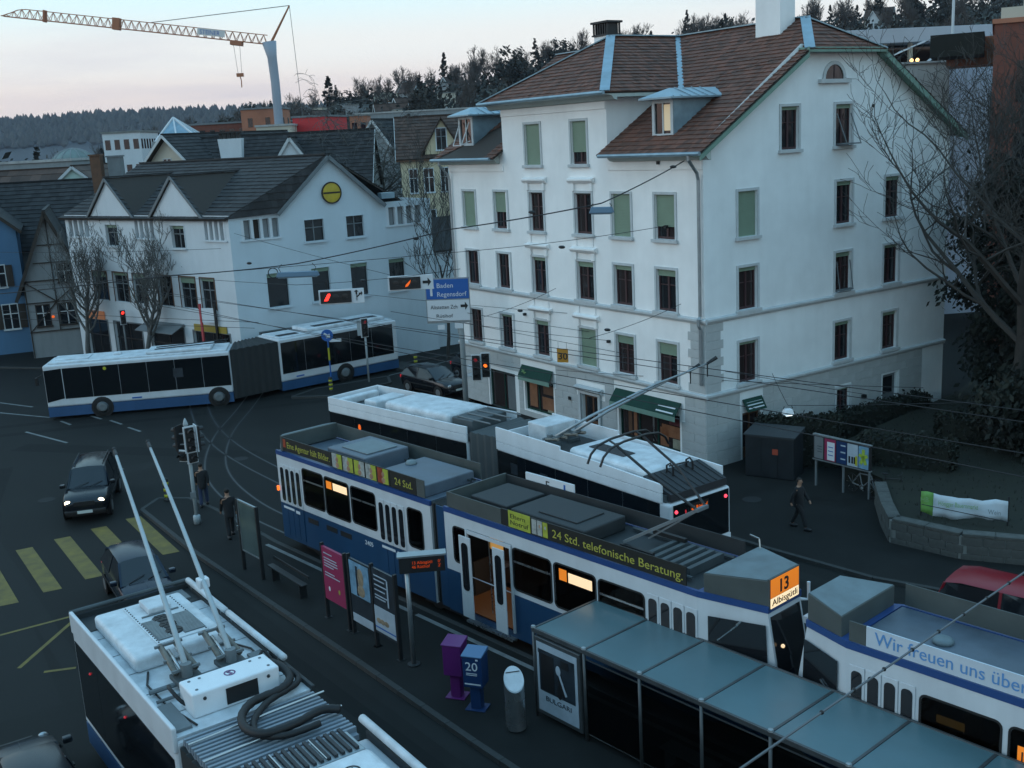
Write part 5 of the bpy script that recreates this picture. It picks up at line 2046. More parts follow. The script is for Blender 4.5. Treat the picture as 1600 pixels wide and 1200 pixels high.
# pole gear on a cross beam
mb = MB()
mb.tube([(4.75, .2, 3.36), (4.75, FW - .1, 3.36)], .05, 8)
mb.tube([(5.15, .2, 3.33), (5.15, FW - .1, 3.33)], .035, 8)
mb.obj('cross_beam', 'mid_grey', f1)
for y in (.95, 1.85):
    mb = MB(); mb.box(4.45, 5.1, y - .26, y + .26, 3.36, 3.46)
    g = mb.obj('pole_base', 'tram_roof', f1, bevel=.02)
    for dy in (-.2, .2):
        mb = MB(); mb.tube([(4.72, y + dy, 3.56), (3.75, y + dy * .75, 3.76)], .062, 10)
        mb.obj('spring', 'bolt_bronze', g, smooth=True)
        mb = MB(); mb.tube([(4.72, y + dy * .45, 3.58), (4.0, y + dy * .4, 3.74)], .035, 8)
        mb.obj('damper', 'steel', g, smooth=True)
    mb = MB()
    mb.tube([(4.75, y, 3.42), (4.75, y, 3.72)], .11, 10)
    for x, z in ((4.72, 3.60), (4.3, 3.66), (3.8, 3.78)):
        mb.beam((x, y - .28, z), (x, y + .28, z), .05, .05)
    mb.obj('pivot', 'mid_grey', g)
for y0, tip in ((.95, (-2.94, 2.27, 6.0)), (1.85, (-3.0, 3.15, 6.0))):
    a, e = Vector((4.7, y0, 3.68)), Vector(tip)
    pts = [a + (e - a) * t + Vector((0, 0, .10 * math.sin(math.pi * t))) for t in (0, .2, .4, .6, .8, 1)]
    mb = MB(); mb.tube(pts, [.058, .055, .05, .046, .042, .036], 10)
    pl = mb.obj('trolley_pole', 'pole_pale', f1, smooth=True)
    mb = MB(); mb.tube([e, e + (pts[-1] - pts[-2]).normalized() * .28], [.05, .045], 8); mb.ball(tuple(e + (pts[-1] - pts[-2]).normalized() * .35), .06, 8, 5)
    mb.obj('pole_shoe', 'dark_metal', pl)
q = Vector((4.7, 1.85, 3.68)) + (Vector((-3.0, 3.15, 6.0)) - Vector((4.7, 1.85, 3.68))) * .28
mb = MB(); mb.box(q.x - .12, q.x + .1, q.y - .12, q.y + .12, q.z - .12, q.z + .1)
mb.obj('pole_clamp', 'white_paint', f1, bevel=.03)
# white equipment box with a dark window and round emblem
wb = cowl(f1, 5.45, 6.15, .55, 2.25, 3.272, .48, m='white_paint', bev=.04, name='equipment_box')
mb = MB(); mb.box(6.152, 6.165, 1.18, 1.80, 3.34, 3.66)
mb.obj('vent_window', 'black', wb)
for y in (.78, 2.02):
    mb = MB(); mb.ball((6.156, y, 3.62), .035, 8, 5)
    mb.obj('bolt', 'black', wb)
for (x, y) in ((5.6, .7), (6.0, .7), (5.6, 2.1), (6.0, 2.1), (5.6, .9), (5.6, 1.9)):
    mb = MB(); mb.lathe([(.001, .012), (.03, .01), (.03, 0)], 8, (x, y, 3.753))
    mb.obj('bolt', 'mid_grey', wb)
def emblem(parent, x, y, z, r, mcol, ang=0):
    mb = MB(); mb.lathe([(r * .78, 0), (r, 0), (r, .004), (r * .78, .004)], 24, (x, y, z), cap=False)
    mb.beam((x - r * .45, y - r * .35, z + .002), (x - r * .45, y + r * .35, z + .002), r * .2, .004)
    mb.beam((x + r * .45, y - r * .35, z + .002), (x + r * .45, y + r * .35, z + .002), r * .2, .004)
    mb.beam((x - r * .45, y - r * .35, z + .002), (x + r * .45, y + r * .35, z + .002), r * .2, .004)
    return mb.obj('emblem', mcol, parent)
emblem(wb, 5.78, 1.42, 3.756, .11, 'purple')
for x0, x1, y0, y1 in ((5.3, 6.4, .12, .42), (4.4, 5.2, 2.3, 2.6), (.15, .75, 1.9, 2.5)):
    mb = MB(); mb.box(x0, x1, y0, y1, 3.275, 3.33)
    mb.obj('roof_plate', 'mid_grey', f1, bevel=.008)
for k in range(6):
    mb = MB(); mb.box(.12, 6.5, .085 + .0, .10, 3.275, 3.28) if k == 0 else mb.box(.4 + k * 1.05, .415 + k * 1.05, .08, FW - .08, 3.271, 3.277)
    mb.obj('roof_seam', 'mid_grey', f1)
hose_pts = [((3.75, .5, 3.30), (4.3, .3, 3.31), (5.3, .32, 3.31), (6.4, .5, 3.3)), ((3.7, 2.3, 3.3), (4.2, 2.48, 3.31), (5.2, 2.45, 3.31)), ((4.9, 1.2, 3.4), (5.1, 1.4, 3.52), (5.4, 1.3, 3.5))]
for hp_ in hose_pts:
    mb = MB(); mb.tube(list(hp_), .022, 6)
    mb.obj('cable', 'black', f1)
# black hoses looping over the roof, ribs of the bend, louvres of the front car
def hose(path, r, parent):
    ps = [Vector(p) for p in path]
    out = []
    for i in range(len(ps) - 1):
        p0, p1, p2, p3 = ps[max(0, i - 1)], ps[i], ps[i + 1], ps[min(len(ps) - 1, i + 2)]
        for k in range(6):
            t = k / 6
            out.append(.5 * ((2 * p1) + (p2 - p0) * t + (2 * p0 - 5 * p1 + 4 * p2 - p3) * t * t + (3 * p1 - p0 - 3 * p2 + p3) * t ** 3))
    out.append(ps[-1])
    mb = MB(); mb.tube(out, [r * (1 + .12 * (i % 2)) for i in range(len(out))], 8)
    return mb.obj('hose', 'hose', parent, smooth=True)
hose([(5.3, 2.28, 3.5), (5.75, 2.42, 3.55), (6.25, 2.40, 3.5), (6.5, 2.1, 3.46), (6.62, 1.5, 3.48), (7.0, 1.12, 3.5), (7.5, 1.0, 3.5), (7.85, 1.2, 3.5), (7.9, 1.7, 3.5), (7.75, 2.3, 3.48), (7.9, 2.6, 3.45)], .075, f1)
hose([(5.3, 2.2, 3.42), (5.9, 2.55, 3.45), (6.35, 2.5, 3.4), (6.7, 1.75, 3.42), (7.2, 1.25, 3.42), (7.7, 1.15, 3.42), (8.05, 1.5, 3.44), (8.1, 2.1, 3.45)], .06, f1)
hose([(5.0, .5, 3.5), (5.35, .42, 3.6), (5.6, .5, 3.45), (5.7, .6, 3.35)], .035, f1)
hose([(5.2, 2.2, 3.45), (5.05, 2.4, 3.6), (5.3, 2.5, 3.4)], .03, f1)
mb = MB()
for k in range(14):
    x = 6.75 + k * .125
    mb.box(x, x + .06, .12, FW - .1, 3.2, 3.33)
mb.box(6.66, 8.55, .14, FW - .12, 2.9, 3.24)
rb_ = mb.obj('bellows_ribs', 'rib_grey', f1)
rb_['kind'] = 'stuff'
bellows(f1, 'bellows', (6.62, .04, 0), (8.58, .04, 0), FW - .08, .4, 3.18, 14, 'bellows')
for x in (7.05, 7.75):
    mb = MB(); mb.tube([(x, .1, 3.36), (x, FW - .02, 3.42)], .018, 6)
    mb.obj('cable', 'steel', f1)
f2 = bus_section(ft, 'front_section', 8.6, FW, 3.22, (8.6, 0, 0), R(-1.5), glass=(1.0, 2.85), blue=.8, x_g=(.15, 8.4))
mb = MB(); mb.box(.02, 8.5, -.02, .07, 3.0, 3.50)
mb.obj('roof_panel', 'bus_wall', f2, bevel=.03)
mb = MB(); mb.tube([(-.15, FW - .02, 3.50), (8.4, FW - .02, 3.46)], .075, 10)
mb.obj('edge_rail', 'white_roof', f2, smooth=True)
mb = MB(); mb.box(.02, 8.5, FW - .06, FW + .02, 3.0, 3.36)
mb.obj('roof_panel', 'tram_roof_dark', f2, bevel=.02)
mb = MB(); mb.box(.05, .75, .3, 2.3, 3.225, 3.5)
lv = mb.obj('louvre_box', 'galv', f2, bevel=.02)
mb = MB()
for k in range(15):
    y = .36 + k * .128
    mb.box(-.03, .70, y, y + .06, 3.502, 3.55)
o_ = mb.obj('louvre', 'louvre_dark', lv); o_['kind'] = 'stuff'
mb = MB()
for y in (.9, 1.6):
    mb.box(.0, .72, y, y + .02, 3.555, 3.57)
mb.obj('strap', 'steel', lv)
cw = cowl(f2, .8, 4.2, .30, 2.35, 3.225, .36, bev=.16, name='roof_cowl')
emblem(cw, 1.35, 1.75, 3.588, .15, 'letter_black')
cowl(f2, 4.4, 7.6, .3, 2.3, 3.225, .3, bev=.12)
for (x, z) in ((1.2, 2.45), (3.6, 2.45)):
    mb = MB(); mb.ball((x, -.02, z), .028, 8, 5)
    mb.obj('marker_light', 'tail_red_dim', f1)
for s_, x in ((f1, 3.2), (f2, 3.2), (f2, 7.4)):
    bus_wheel(s_, x, FW)

# ------------------------------------------------------------------ stop furniture
IZ = .12                      # top of the island
SH = R(-49.2)
sh = thing('tram_shelter', 'long glass-roofed tram shelter with a poster in its first bay', 'shelter', (.163, 23.0, IZ), SH)
BAY, DEP, SZ, NB = 1.62, 2.15, 2.16, 9
for i in range(NB):
    mb = MB()
    mb.box(i * BAY + .035, (i + 1) * BAY - .035, .05, DEP - .05, SZ, SZ + .03)
    mb.obj('roof_pane', 'shelter_glass', sh)
mb = MB()
for y in (0, DEP - .06):
    mb.box(-.05, NB * BAY + .05, y, y + .06, SZ - .06, SZ + .05)
fr = mb.obj('roof_frame', 'shelter_metal', sh, bevel=.008)
for i in range(NB + 1):
    mb = MB(); mb.box(i * BAY - .03, i * BAY + .03, .06, DEP - .06, SZ - .05, SZ + .045)
    mb.obj('rafter', 'shelter_metal', sh, bevel=.006)
    mb = MB(); mb.tube([(i * BAY, .03, 0), (i * BAY, .03, SZ - .06)], .04, 8)
    mb.obj('post', 'shelter_metal', sh, smooth=True)
    mb = MB(); mb.lathe([(.001, .05), (.05, .04), (.06, 0)], 10, (i * BAY, .03, SZ + .05))
    mb.obj('post_cap', 'galv', sh)
for i in range(1, NB):
    mb = MB(); mb.box(i * BAY + .05, (i + 1) * BAY - .05, .02, .032, .18, SZ - .2)
    mb.obj('front_pane', 'glass_clear', sh)
for i in range(NB):
    mb = MB(); mb.box(i * BAY + .05, (i + 1) * BAY - .05, .025, .045, SZ - .19, SZ - .165)
    mb.obj('pane_rail', 'shelter_metal', sh)
mb = MB(); mb.box(0, .012, .08, DEP - .5, .18, SZ - .2)
mb.obj('side_pane', 'glass_clear', sh)
for x0 in (2 * BAY + .2, 4 * BAY + .1, 6 * BAY + .2):
    mb = MB(); mb.box(x0, x0 + 1.35, .35, .75, .44, .48); mb.box(x0 + .1, x0 + .16, .4, .7, 0, .44); mb.box(x0 + 1.15, x0 + 1.21, .4, .7, 0, .44)
    mb.obj('bench', 'mid_grey', sh, bevel=.01)
pp = MB(); pp.box(.08, BAY - .08, -.04, .10, .16, SZ - .10)
pp = pp.obj('poster_case', 'shelter_metal', sh, bevel=.015)
mb = MB(); mb.box(.16, BAY - .16, -.05, -.042, .26, SZ - .2)
ps_ = mb.obj('poster', 'poster_pale', pp)
mb = MB(); mb.box(.24, BAY - .24, -.058, -.051, .78, SZ - .36)
mb.obj('picture', 'poster_dark', ps_)
mb = MB()
mb.box(.30, .72, -.066, -.0585, .82, 1.72)
mb.box(.95, 1.2, -.064, -.0585, 1.55, 1.74)
for (x, z) in ((.92, 1.2), (1.02, 1.0), (.88, .92)):
    mb.ball((x, -.058, z), .12, 8, 5, (.7, .05, 1.5))
mb.obj('figure', 'black', ps_)
mb = MB(); mb.ball((.86, -.06, 1.45), .10, 10, 6, (.8, .08, 1.2)); mb.beam((.9, -.062, 1.35), (1.1, -.062, .9), .06, .01, (0, 1, 0))
mb.obj('figure', 'poster_pale', ps_)
text('lettering', 'BULGARI', .17, 'poster_dark', ps_, frame((.40, -.053, .56), (1, 0, 0), (0, 0, 1)), width=.82)
text('lettering', 'B', .15, 'poster_dark', ps_, frame((.20, -.053, 1.70), (1, 0, 0), (0, 0, 1)))

# litter bin with slanted lid
bn = thing('litter_bin', 'round stainless litter bin with a slanted white lid beside the shelter poster', 'bin', (-.32, 22.45, IZ), R(-60))
mb = MB()
N = 28
bot = [(.23 * math.cos(2 * math.pi * i / N), .23 * math.sin(2 * math.pi * i / N), .05) for i in range(N)]
top = [(p[0], p[1], 1.22 + p[1] * .9) for p in bot]
mb.add(bot + top, [tuple(range(N - 1, -1, -1))] + [(i, (i + 1) % N, N + (i + 1) % N, N + i) for i in range(N)] + [tuple(range(N, 2 * N))])
mb.obj('body', 'steel', bn)
bn.rotation_euler = (0, 0, R(10))
mb = MB()
top2 = [(p[0] * .97, p[1] * .97, p[2] + .006) for p in top]
top3 = [(p[0] * .97, p[1] * .97, p[2] + .03) for p in top]
mb.add(top2 + top3, [tuple(range(N - 1, -1, -1)), tuple(range(N, 2 * N))] + [(i, (i + 1) % N, N + (i + 1) % N, N + i) for i in range(N)])
lid = mb.obj('lid', 'white_roof', bn)
mb = MB(); mb.beam((-.16, .12, 1.22 + .12 * .9 + .034), (.16, .12, 1.22 + .12 * .9 + .034), .04, .01)
mb.obj('slot', 'black', lid)
mb = MB(); mb.lathe([(.20, 0), (.20, .05)], 20)
mb.obj('base', 'dark_metal', bn)

# newspaper boxes
def newsbox(label, loc, rot, m, mt, txt):
    t = thing('newspaper_box', label, 'newspaper box', loc, rot, 'newspaper boxes on the stop island')
    mb = MB(); mb.prism([(-.24, -.22, .62), (.24, -.22, .62), (.24, .22, .62), (-.24, .22, .62)], (0, 0, .78))
    b = mb.obj('body', m, t, bevel=.02)
    mb = MB()
    mb.add([(-.26, -.25, 1.40), (.26, -.25, 1.40), (.26, .24, 1.40), (-.26, .24, 1.40), (-.26, -.25, 1.43), (.26, -.25, 1.43), (.26, .24, 1.50), (-.26, .24, 1.50)],
           [(3, 2, 1, 0), (4, 5, 6, 7), (0, 1, 5, 4), (1, 2, 6, 5), (2, 3, 7, 6), (3, 0, 4, 7)])
    mb.obj('lid', mt, t, bevel=.02)
    mb = MB(); mb.box(-.13, .13, -.12, .12, .03, .62)
    mb.obj('column', m, t, bevel=.02)
    mb = MB(); mb.box(-.25, .25, -.2, .2, 0, .03)
    mb.obj('foot', m, t, bevel=.01)
    if txt:
        text('lettering', txt, .30, 'sign_white', b, frame((-.17, -.224, 1.06), (1, 0, 0), (0, 0, 1)), width=.30)
        mb = MB()
        for z in (.98, .94):
            mb.box(-.15, .12, -.228, -.2215, z, z + .015)
        mb.box(.1, .16, -.228, -.2215, 1.32, 1.36)
        mb.box(-.2, .2, -.228, -.2215, .70, .73)
        mb.obj('print', 'sign_white', b)
    else:
        mb = MB(); mb.box(-.245, -.2415, -.08, .08, 1.08, 1.22)
        mb.obj('print', 'ad_skin', b)
    return t
newsbox('dark blue newspaper box marked 20 next to the purple one', (-1.22, 23.5, IZ), R(-20), 'news_blue', 'news_lid', '20')
newsbox('purple newspaper box with no number, behind the blue one', (-1.72, 24.12, IZ), R(-20), 'purple', 'purple', None)

# poster boards in a row along the island
PA = math.atan2(-.779, .627)
def board(label, loc, w, name='poster_board', zt=2.2, dark=True):
    t = thing(name, label, 'poster board', loc, PA, 'free-standing boards on the stop island')
    for x in (0, w):
        mb = MB(); mb.box(x - .035, x + .035, -.05, .05, 0, zt + .06)
        mb.obj('post', 'dark_metal', t)
        mb = MB(); mb.box(x - .08, x + .08, -.1, .1, 0, .015)
        mb.obj('foot', 'dark_metal', t)
    return t
pb = board('magenta poster board with white text lines', (-5.62, 29.06, IZ), 1.22, zt=2.22)
mb = MB(); mb.box(.04, 1.18, -.045, .03, .62, 2.2)
f_ = mb.obj('panel', 'magenta', pb)
mb = MB()
for i, (z, x1) in enumerate(((2.02, .55), (1.88, .82), (1.80, .86), (1.72, .86), (1.64, .6), (1.44, .62), (1.36, .95))):
    mb.box(.14, .14 + x1 * .85, -.052, -.046, z, z + .03)
mb.obj('print', 'poster_pale', f_)
mb = MB(); mb.ball((.32, -.047, .98), .05, 8, 5, (1, .1, 1.5))
mb.obj('print', 'sign_white', f_)
mb = MB(); mb.ball((.86, -.047, 1.02), .05, 8, 5, (1, .1, 1.5))
mb.obj('print', 'ad_lime', f_)
pb = board('poster board with a sky blue picture above a white strip', (-4.72, 27.94, IZ), 1.18, zt=2.28)
mb = MB(); mb.box(.04, 1.14, -.03, .03, .40, 2.25)
f_ = mb.obj('panel', 'poster_dark', pb)
mb = MB(); mb.box(.08, 1.06, -.04, -.031, 1.22, 2.2)
pc = mb.obj('picture', 'poster_blue', f_)
mb = MB(); mb.ball((.62, -.04, 1.8), .17, 8, 6, (1, .05, 1.6)); mb.ball((.62, -.041, 1.42), .2, 8, 6, (1, .05, .9))
mb.obj('portrait', 'poster_tan', pc)
mb = MB(); mb.box(.40, .50, -.044, -.0405, 1.25, 2.1)
mb.obj('print', 'poster_dark', pc)
mb = MB(); mb.box(.08, 1.1, -.04, -.031, .42, .66)
mb.obj('strip', 'poster_pale', f_)
pb = board('poster board with dark text sheet above a white picture of sheep', (-3.98, 27.02, IZ), 1.12, zt=2.32)
mb = MB(); mb.box(.04, 1.08, -.03, .03, .45, 2.3)
f_ = mb.obj('panel', 'poster_dark', pb)
mb = MB()
for i, z in enumerate((2.1, 1.98, 1.84, 1.7, 1.55, 1.47)):
    mb.box(.14, .14 + (.5 if i % 2 else .62), -.038, -.031, z, z + .03)
mb.obj('print', 'poster_pale', f_)
mb = MB(); mb.box(.74, .80, -.038, -.031, 1.35, 2.1)
mb.obj('print', 'poster_pale', f_)
mb = MB(); mb.box(.06, 1.04, -.042, -.031, .52, 1.24)
pc = mb.obj('picture', 'poster_pale', f_)
mb = MB()
for x in (.25, .42, .62):
    mb.ball((x, -.042, .84), .10, 8, 5, (1.2, .06, .8))
mb.obj('print', 'poster_tan', pc)
mb = MB(); mb.box(.06, 1.04, -.046, -.0425, .62, .66)
mb.obj('print', 'sign_blue', pc)
# tall glass notice board
nb = thing('notice_board', 'tall glass notice board on two dark posts, left of the magenta board', 'notice board', (-8.95, 33.1, IZ), math.atan2(-1.0, .83), 'free-standing boards on the stop island')
for x in (0, 1.28):
    mb = MB(); mb.box(x - .04, x + .04, -.05, .05, 0, 2.4)
    mb.obj('post', 'dark_metal', nb)
mb = MB()
for z in (.66, 2.34):
    mb.box(.04, 1.24, -.03, .03, z, z + .05)
mb.box(.04, .08, -.03, .03, .71, 2.34); mb.box(1.20, 1.24, -.03, .03, .71, 2.34)
mb.obj('frame', 'galv', nb)
mb = MB(); mb.box(.08, 1.20, -.02, .02, .71, 2.34)
mb.obj('glass', mat('notice_glass', (.07, .10, .10), .12, noise=(.8, .3)), nb)
mb = MB(); mb.box(-.05, .0, -.09, -.05, 1.35, 1.5)
mb.obj('lock', 'steel', nb)
# low lean rail
lr = thing('lean_rail', 'low grey rail on short legs between the notice board and the magenta board', 'railing', (-7.9, 32.2, IZ), math.atan2(-1.9, 1.45))
mb = MB(); mb.box(0, 2.35, -.10, .10, .44, .48)
mb.obj('seat', 'dark_metal', lr, bevel=.01)
mb = MB(); mb.box(0, 2.35, .13, .16, .62, .72)
mb.obj('backrest', 'dark_metal', lr, bevel=.01)
for x in (.25, 2.1):
    mb = MB(); mb.box(x - .03, x + .03, -.08, .15, 0, .44)
    mb.obj('leg', 'dark_metal', lr)

# LED departure display on a pole
ld = thing('departure_display', 'orange LED departure display on a tall grey pole at the stop', 'display', (-2.92, 25.86, IZ), R(5))
mb = MB(); mb.tube([(0, 0, 0), (0, 0, 2.98)], .06, 12)
mb.obj('pole', 'galv', ld, smooth=True)
mb = MB(); mb.lathe([(.17, 0), (.17, .03), (.08, .05)], 16)
mb.obj('foot', 'dark_metal', ld)
mb = MB(); mb.box(-.18, .98, -.14, .14, 2.56, 2.98)
hs_ = mb.obj('housing', 'dark_metal', ld, bevel=.01)
mb = MB(); mb.box(-.22, 1.02, -.17, .17, 2.985, 3.03)
mb.obj('hood', 'galv', hs_)
mb = MB(); mb.box(.10, .96, -.15, -.141, 2.60, 2.94)
sc_ = mb.obj('screen', 'black', hs_)
text('lettering', '13 Albisgütli\n46 Rütihof', .11, 'led_red', sc_, frame((.14, -.153, 2.80), (1, 0, 0), (0, 0, 1)), width=.52)
text('lettering', "0'\n2'", .11, 'led_red', sc_, frame((.80, -.153, 2.80), (1, 0, 0), (0, 0, 1)))

# ------------------------------------------------------------------ bollards, signals, signs
def bollard(label, x, y, z, h, group='striped bollards'):
    t = thing('bollard', label, 'bollard', (x, y, z), 0, group)
    mb = MB(); mb.lathe([(.13, 0), (.13, .04), (.105, .05), (.105, h), (.09, h + .06), (.04, h + .09), (.001, h + .10)], 18)
    mb.obj('body', 'bollard_black', t, smooth=True)
    n = 3
    for i in range(n):
        z0 = h * (.16 + i * .30)
        mb = MB(); mb.lathe([(.1075, z0), (.1075, z0 + h * .15)], 18)
        mb.obj('band', 'yellow_paint', t, smooth=True)
    return t
bollard('yellow and black bollard at the island tip, beside the walking man', -13.72, 40.75, IZ, .82)
bollard('yellow and black bollard on the refuge behind the bus', -5.66, 63.6, .12, .85)
bollard('yellow and black bollard below the blue arrow sign, behind the waiting trolleybus', -9.98, 58.6, .12, .75)

def signal_head(parent, mtx, lamps, w=.30, h=.88, name='signal_head', board_m='sign_white'):
    """three-lamp head in its own frame: X right, Y up, Z towards the viewer"""
    mb = MB(); mb.box(-w / 2 - .05, w / 2 + .05, -h / 2 - .05, h / 2 + .05, -.03, .0)
    b = mb.obj(name, board_m, parent, mtx=mtx)
    mb = MB(); mb.box(-w / 2, w / 2, -h / 2, h / 2, .002, .10)
    bx_ = mb.obj('housing', 'black', b, bevel=.01)
    n = len(lamps)
    for i, lm in enumerate(lamps):
        y = h / 2 - (i + .5) * h / n
        mb = MB(); mb.lathe([(.001, .108), (.09, .106), (.10, .102)], 16, (0, y, 0))
        mb.obj('lamp', lm, b, smooth=True)
        mb = MB()
        for k in range(8):
            a0, a1 = R(-10 + k * 25), R(-10 + (k + 1) * 25)
            mb.poly([(.115 * math.cos(a0), y + .115 * math.sin(a0), .10), (.115 * math.cos(a1), y + .115 * math.sin(a1), .10), (.105 * math.cos(a1), y + .105 * math.sin(a1), .26), (.105 * math.cos(a0), y + .105 * math.sin(a0), .26)])
        mb.obj('visor', 'black', b)
    return b
def vframe(p, ang):
    """vertical face at p whose normal points to azimuth ang"""
    nrm = Vector((math.cos(ang), math.sin(ang), 0))
    x = Vector((0, 0, 1)).cross(nrm)
    return frame(p, x, (0, 0, 1))
tl = thing('traffic_light', 'traffic light pole with a cluster of signal heads on the island tip', 'traffic light', (-11.75, 37.8, IZ), 0, 'traffic lights on poles')
mb = MB(); mb.tube([(0, 0, 0), (0, 0, 3.7)], .07, 12); mb.lathe([(.13, 0), (.13, .3), (.08, .34)], 14)
mb.obj('pole', 'pole_pale', tl, smooth=True)
mb = MB(); mb.lathe([(.09, 3.70), (.09, 3.78), (.03, 3.95), (.001, 3.98)], 12)
mb.obj('cap', 'pole_pale', tl, smooth=True)
signal_head(tl, vframe((.13, -.16, 3.22), R(-52)), ['lamp_off', 'lamp_off', 'lamp_off'])
signal_head(tl, vframe((.32, .06, 3.22), R(30)), ['lamp_red_dim', 'lamp_off', 'lamp_off'])
signal_head(tl, vframe((-.30, .08, 3.22), R(160)), ['lamp_off', 'lamp_off', 'lamp_off'], board_m='black')
signal_head(tl, vframe((-.16, -.14, 2.62), R(-110)), ['lamp_off'], w=.3, h=.34)
signal_head(tl, vframe((.16, -.14, 2.55), R(-52)), ['lamp_off'], w=.3, h=.34)
mb = MB(); mb.beam((-.3, .05, 3.4), (.35, .05, 3.4), .04, .04); mb.beam((-.3, .05, 3.0), (.35, .05, 3.0), .04, .04)
mb.obj('bracket', 'galv', tl)
mb = MB(); mb.box(-.10, .10, -.12, -.07, 1.0, 1.22)
mb.obj('push_button', 'mid_grey', tl)

tl2 = thing('traffic_light', 'slim traffic light with pale backboard in front of the turning bus', 'traffic light', (-8.12, 60.56, .12), 0, 'traffic lights on poles')
mb = MB(); mb.tube([(0, 0, 0), (0, 0, 3.6)], .06, 10)
mb.obj('pole', 'pole_pale', tl2, smooth=True)
signal_head(tl2, vframe((.0, -.10, 3.15), R(-60)), ['lamp_red_dim', 'lamp_off', 'lamp_off'], w=.34, h=1.0)
mb = MB(); mb.box(-.42, -.22, -.02, .02, 2.7, 3.6)
mb.obj('backboard', 'pole_pale', tl2)
tl3 = thing('traffic_light', 'traffic light showing red in front of the bare street trees', 'traffic light', (-24.6, 69.0, .1), 0, 'traffic lights on poles')
mb = MB(); mb.tube([(0, 0, 0), (0, 0, 3.5)], .06, 10)
mb.obj('pole', 'mid_grey', tl3, smooth=True)
signal_head(tl3, vframe((.05, -.10, 3.3), R(-60)), ['lamp_red', 'lamp_off', 'lamp_off'])
tl4 = thing('traffic_light', 'two dark signal heads on a pole below the white house corner', 'traffic light', (-13.4, 66.8, .1), 0, 'traffic lights on poles')
mb = MB(); mb.tube([(0, 0, 0), (0, 0, 4.6)], .06, 10)
mb.obj('pole', 'mid_grey', tl4, smooth=True)
signal_head(tl4, vframe((-.05, -.12, 4.3), R(-75)), ['lamp_red_dim', 'lamp_off', 'lamp_off'])
signal_head(tl4, vframe((1.0, -.12, 4.4), R(-75)), ['lamp_off', 'lamp_off', 'lamp_off'], board_m='black')
mb = MB(); mb.beam((0, 0, 4.4), (1.0, 0, 4.4), .05, .05)
mb.obj('bracket', 'galv', tl4)
# sign pole with blue direction sign and a pair of signals
sp = thing('direction_sign', 'blue over white road direction sign on a grey pole', 'road sign', (-2.30, 52.0, .1), 0)
mb = MB(); mb.tube([(0, 0, 0), (0, 0, 5.0), (-.02, 0, 6.2)], .13, 12)
mb.obj('pole', 'pole_pale', sp, smooth=True)
nrm = R(-97)
fm = vframe((-.55, -.17, 0), nrm)
sx = fm.to_3x3() @ Vector((1, 0, 0))
def spanel(z0, z1, m, w=2.06, off=-.17):
    o = Vector((-.55, off, 0))
    mb = MB(); mb.obox(tuple(o + Vector((0, 0, (z0 + z1) / 2))), (w, z1 - z0, .05), fm.to_3x3())
    return mb.obj('panel', m, sp)
back = spanel(4.60, 6.78, 'galv', 2.14, -.12)
p1 = spanel(5.78, 6.72, 'sign_blue')
p2 = spanel(4.72, 5.72, 'sign_white')
nn = fm.to_3x3() @ Vector((0, 0, 1))
def stext(s, x, z, size, m, w=None):
    o = Vector((-.55, -.17, z)) + sx * x + nn * .03
    return text('lettering', s, size, m, sp, frame(o, sx, (0, 0, 1)), width=w)
stext('Baden', -.52, 6.32, .32, 'sign_white', .78)
stext('Regensdorf', -.52, 5.90, .32, 'sign_white', 1.42)
stext('Altstetten Zch', -.86, 5.30, .27, 'letter_black', 1.30)
stext('Rütihof', -.62, 4.88, .24, 'letter_black', .8)
def sarrow(parent, o, dirv, upv_, L, w, m):
    o, dv, uv = Vector(o), Vector(dirv).normalized(), Vector(upv_).normalized()
    mb = MB()
    nz_ = dv.cross(uv)
    if nz_.dot(Vector((0, -1, 0))) < 0: nz_ = -nz_
    pts = [o - dv * L / 2 + uv * w * .16, o + dv * L * .1 + uv * w * .16, o + dv * L * .1 + uv * w * .5, o + dv * L / 2, o + dv * L * .1 - uv * w * .5, o + dv * L * .1 - uv * w * .16, o - dv * L / 2 - uv * w * .16]
    mb.prism(pts, nz_ * .01)
    return mb.obj('arrow', m, parent)
sarrow(sp, Vector((-.55, -.17, 6.25)) - sx * .78 + nn * .026, (0, 0, 1), sx, .62, .34, 'sign_white')
sarrow(sp, Vector((-.55, -.17, 5.42)) + sx * .78 + nn * .026, sx, (0, 0, 1), .36, .40, 'letter_black')
mb = MB(); mb.obox((-.95, -.19, 4.42), (.34, .24, .03), fm.to_3x3()); mb.obox((-.1, -.19, 4.46), (.40, .28, .03), fm.to_3x3())
mb.obj('small_sign', 'sign_white', sp)
signal_head(sp, vframe((.62, -.22, 2.35), R(-97)), ['lamp_red_dim', 'lamp_off', 'lamp_off'], w=.38, h=1.2)
signal_head(sp, vframe((1.08, -.22, 2.45), R(-97)), ['lamp_off', 'lamp_orange', 'lamp_off'], w=.36, h=1.15)
mb = MB(); mb.beam((0, 0, 2.9), (1.2, -.1, 2.9), .05, .05); mb.beam((0, 0, 1.9), (1.2, -.1, 1.9), .05, .05)
mb.obj('bracket', 'galv', sp)
mb = MB(); mb.box(.16, .44, -.12, .05, 2.25, 2.45); mb.box(.16, .44, -.12, .05, 1.9, 2.05)
mb.obj('small_sign', 'sign_white', sp)
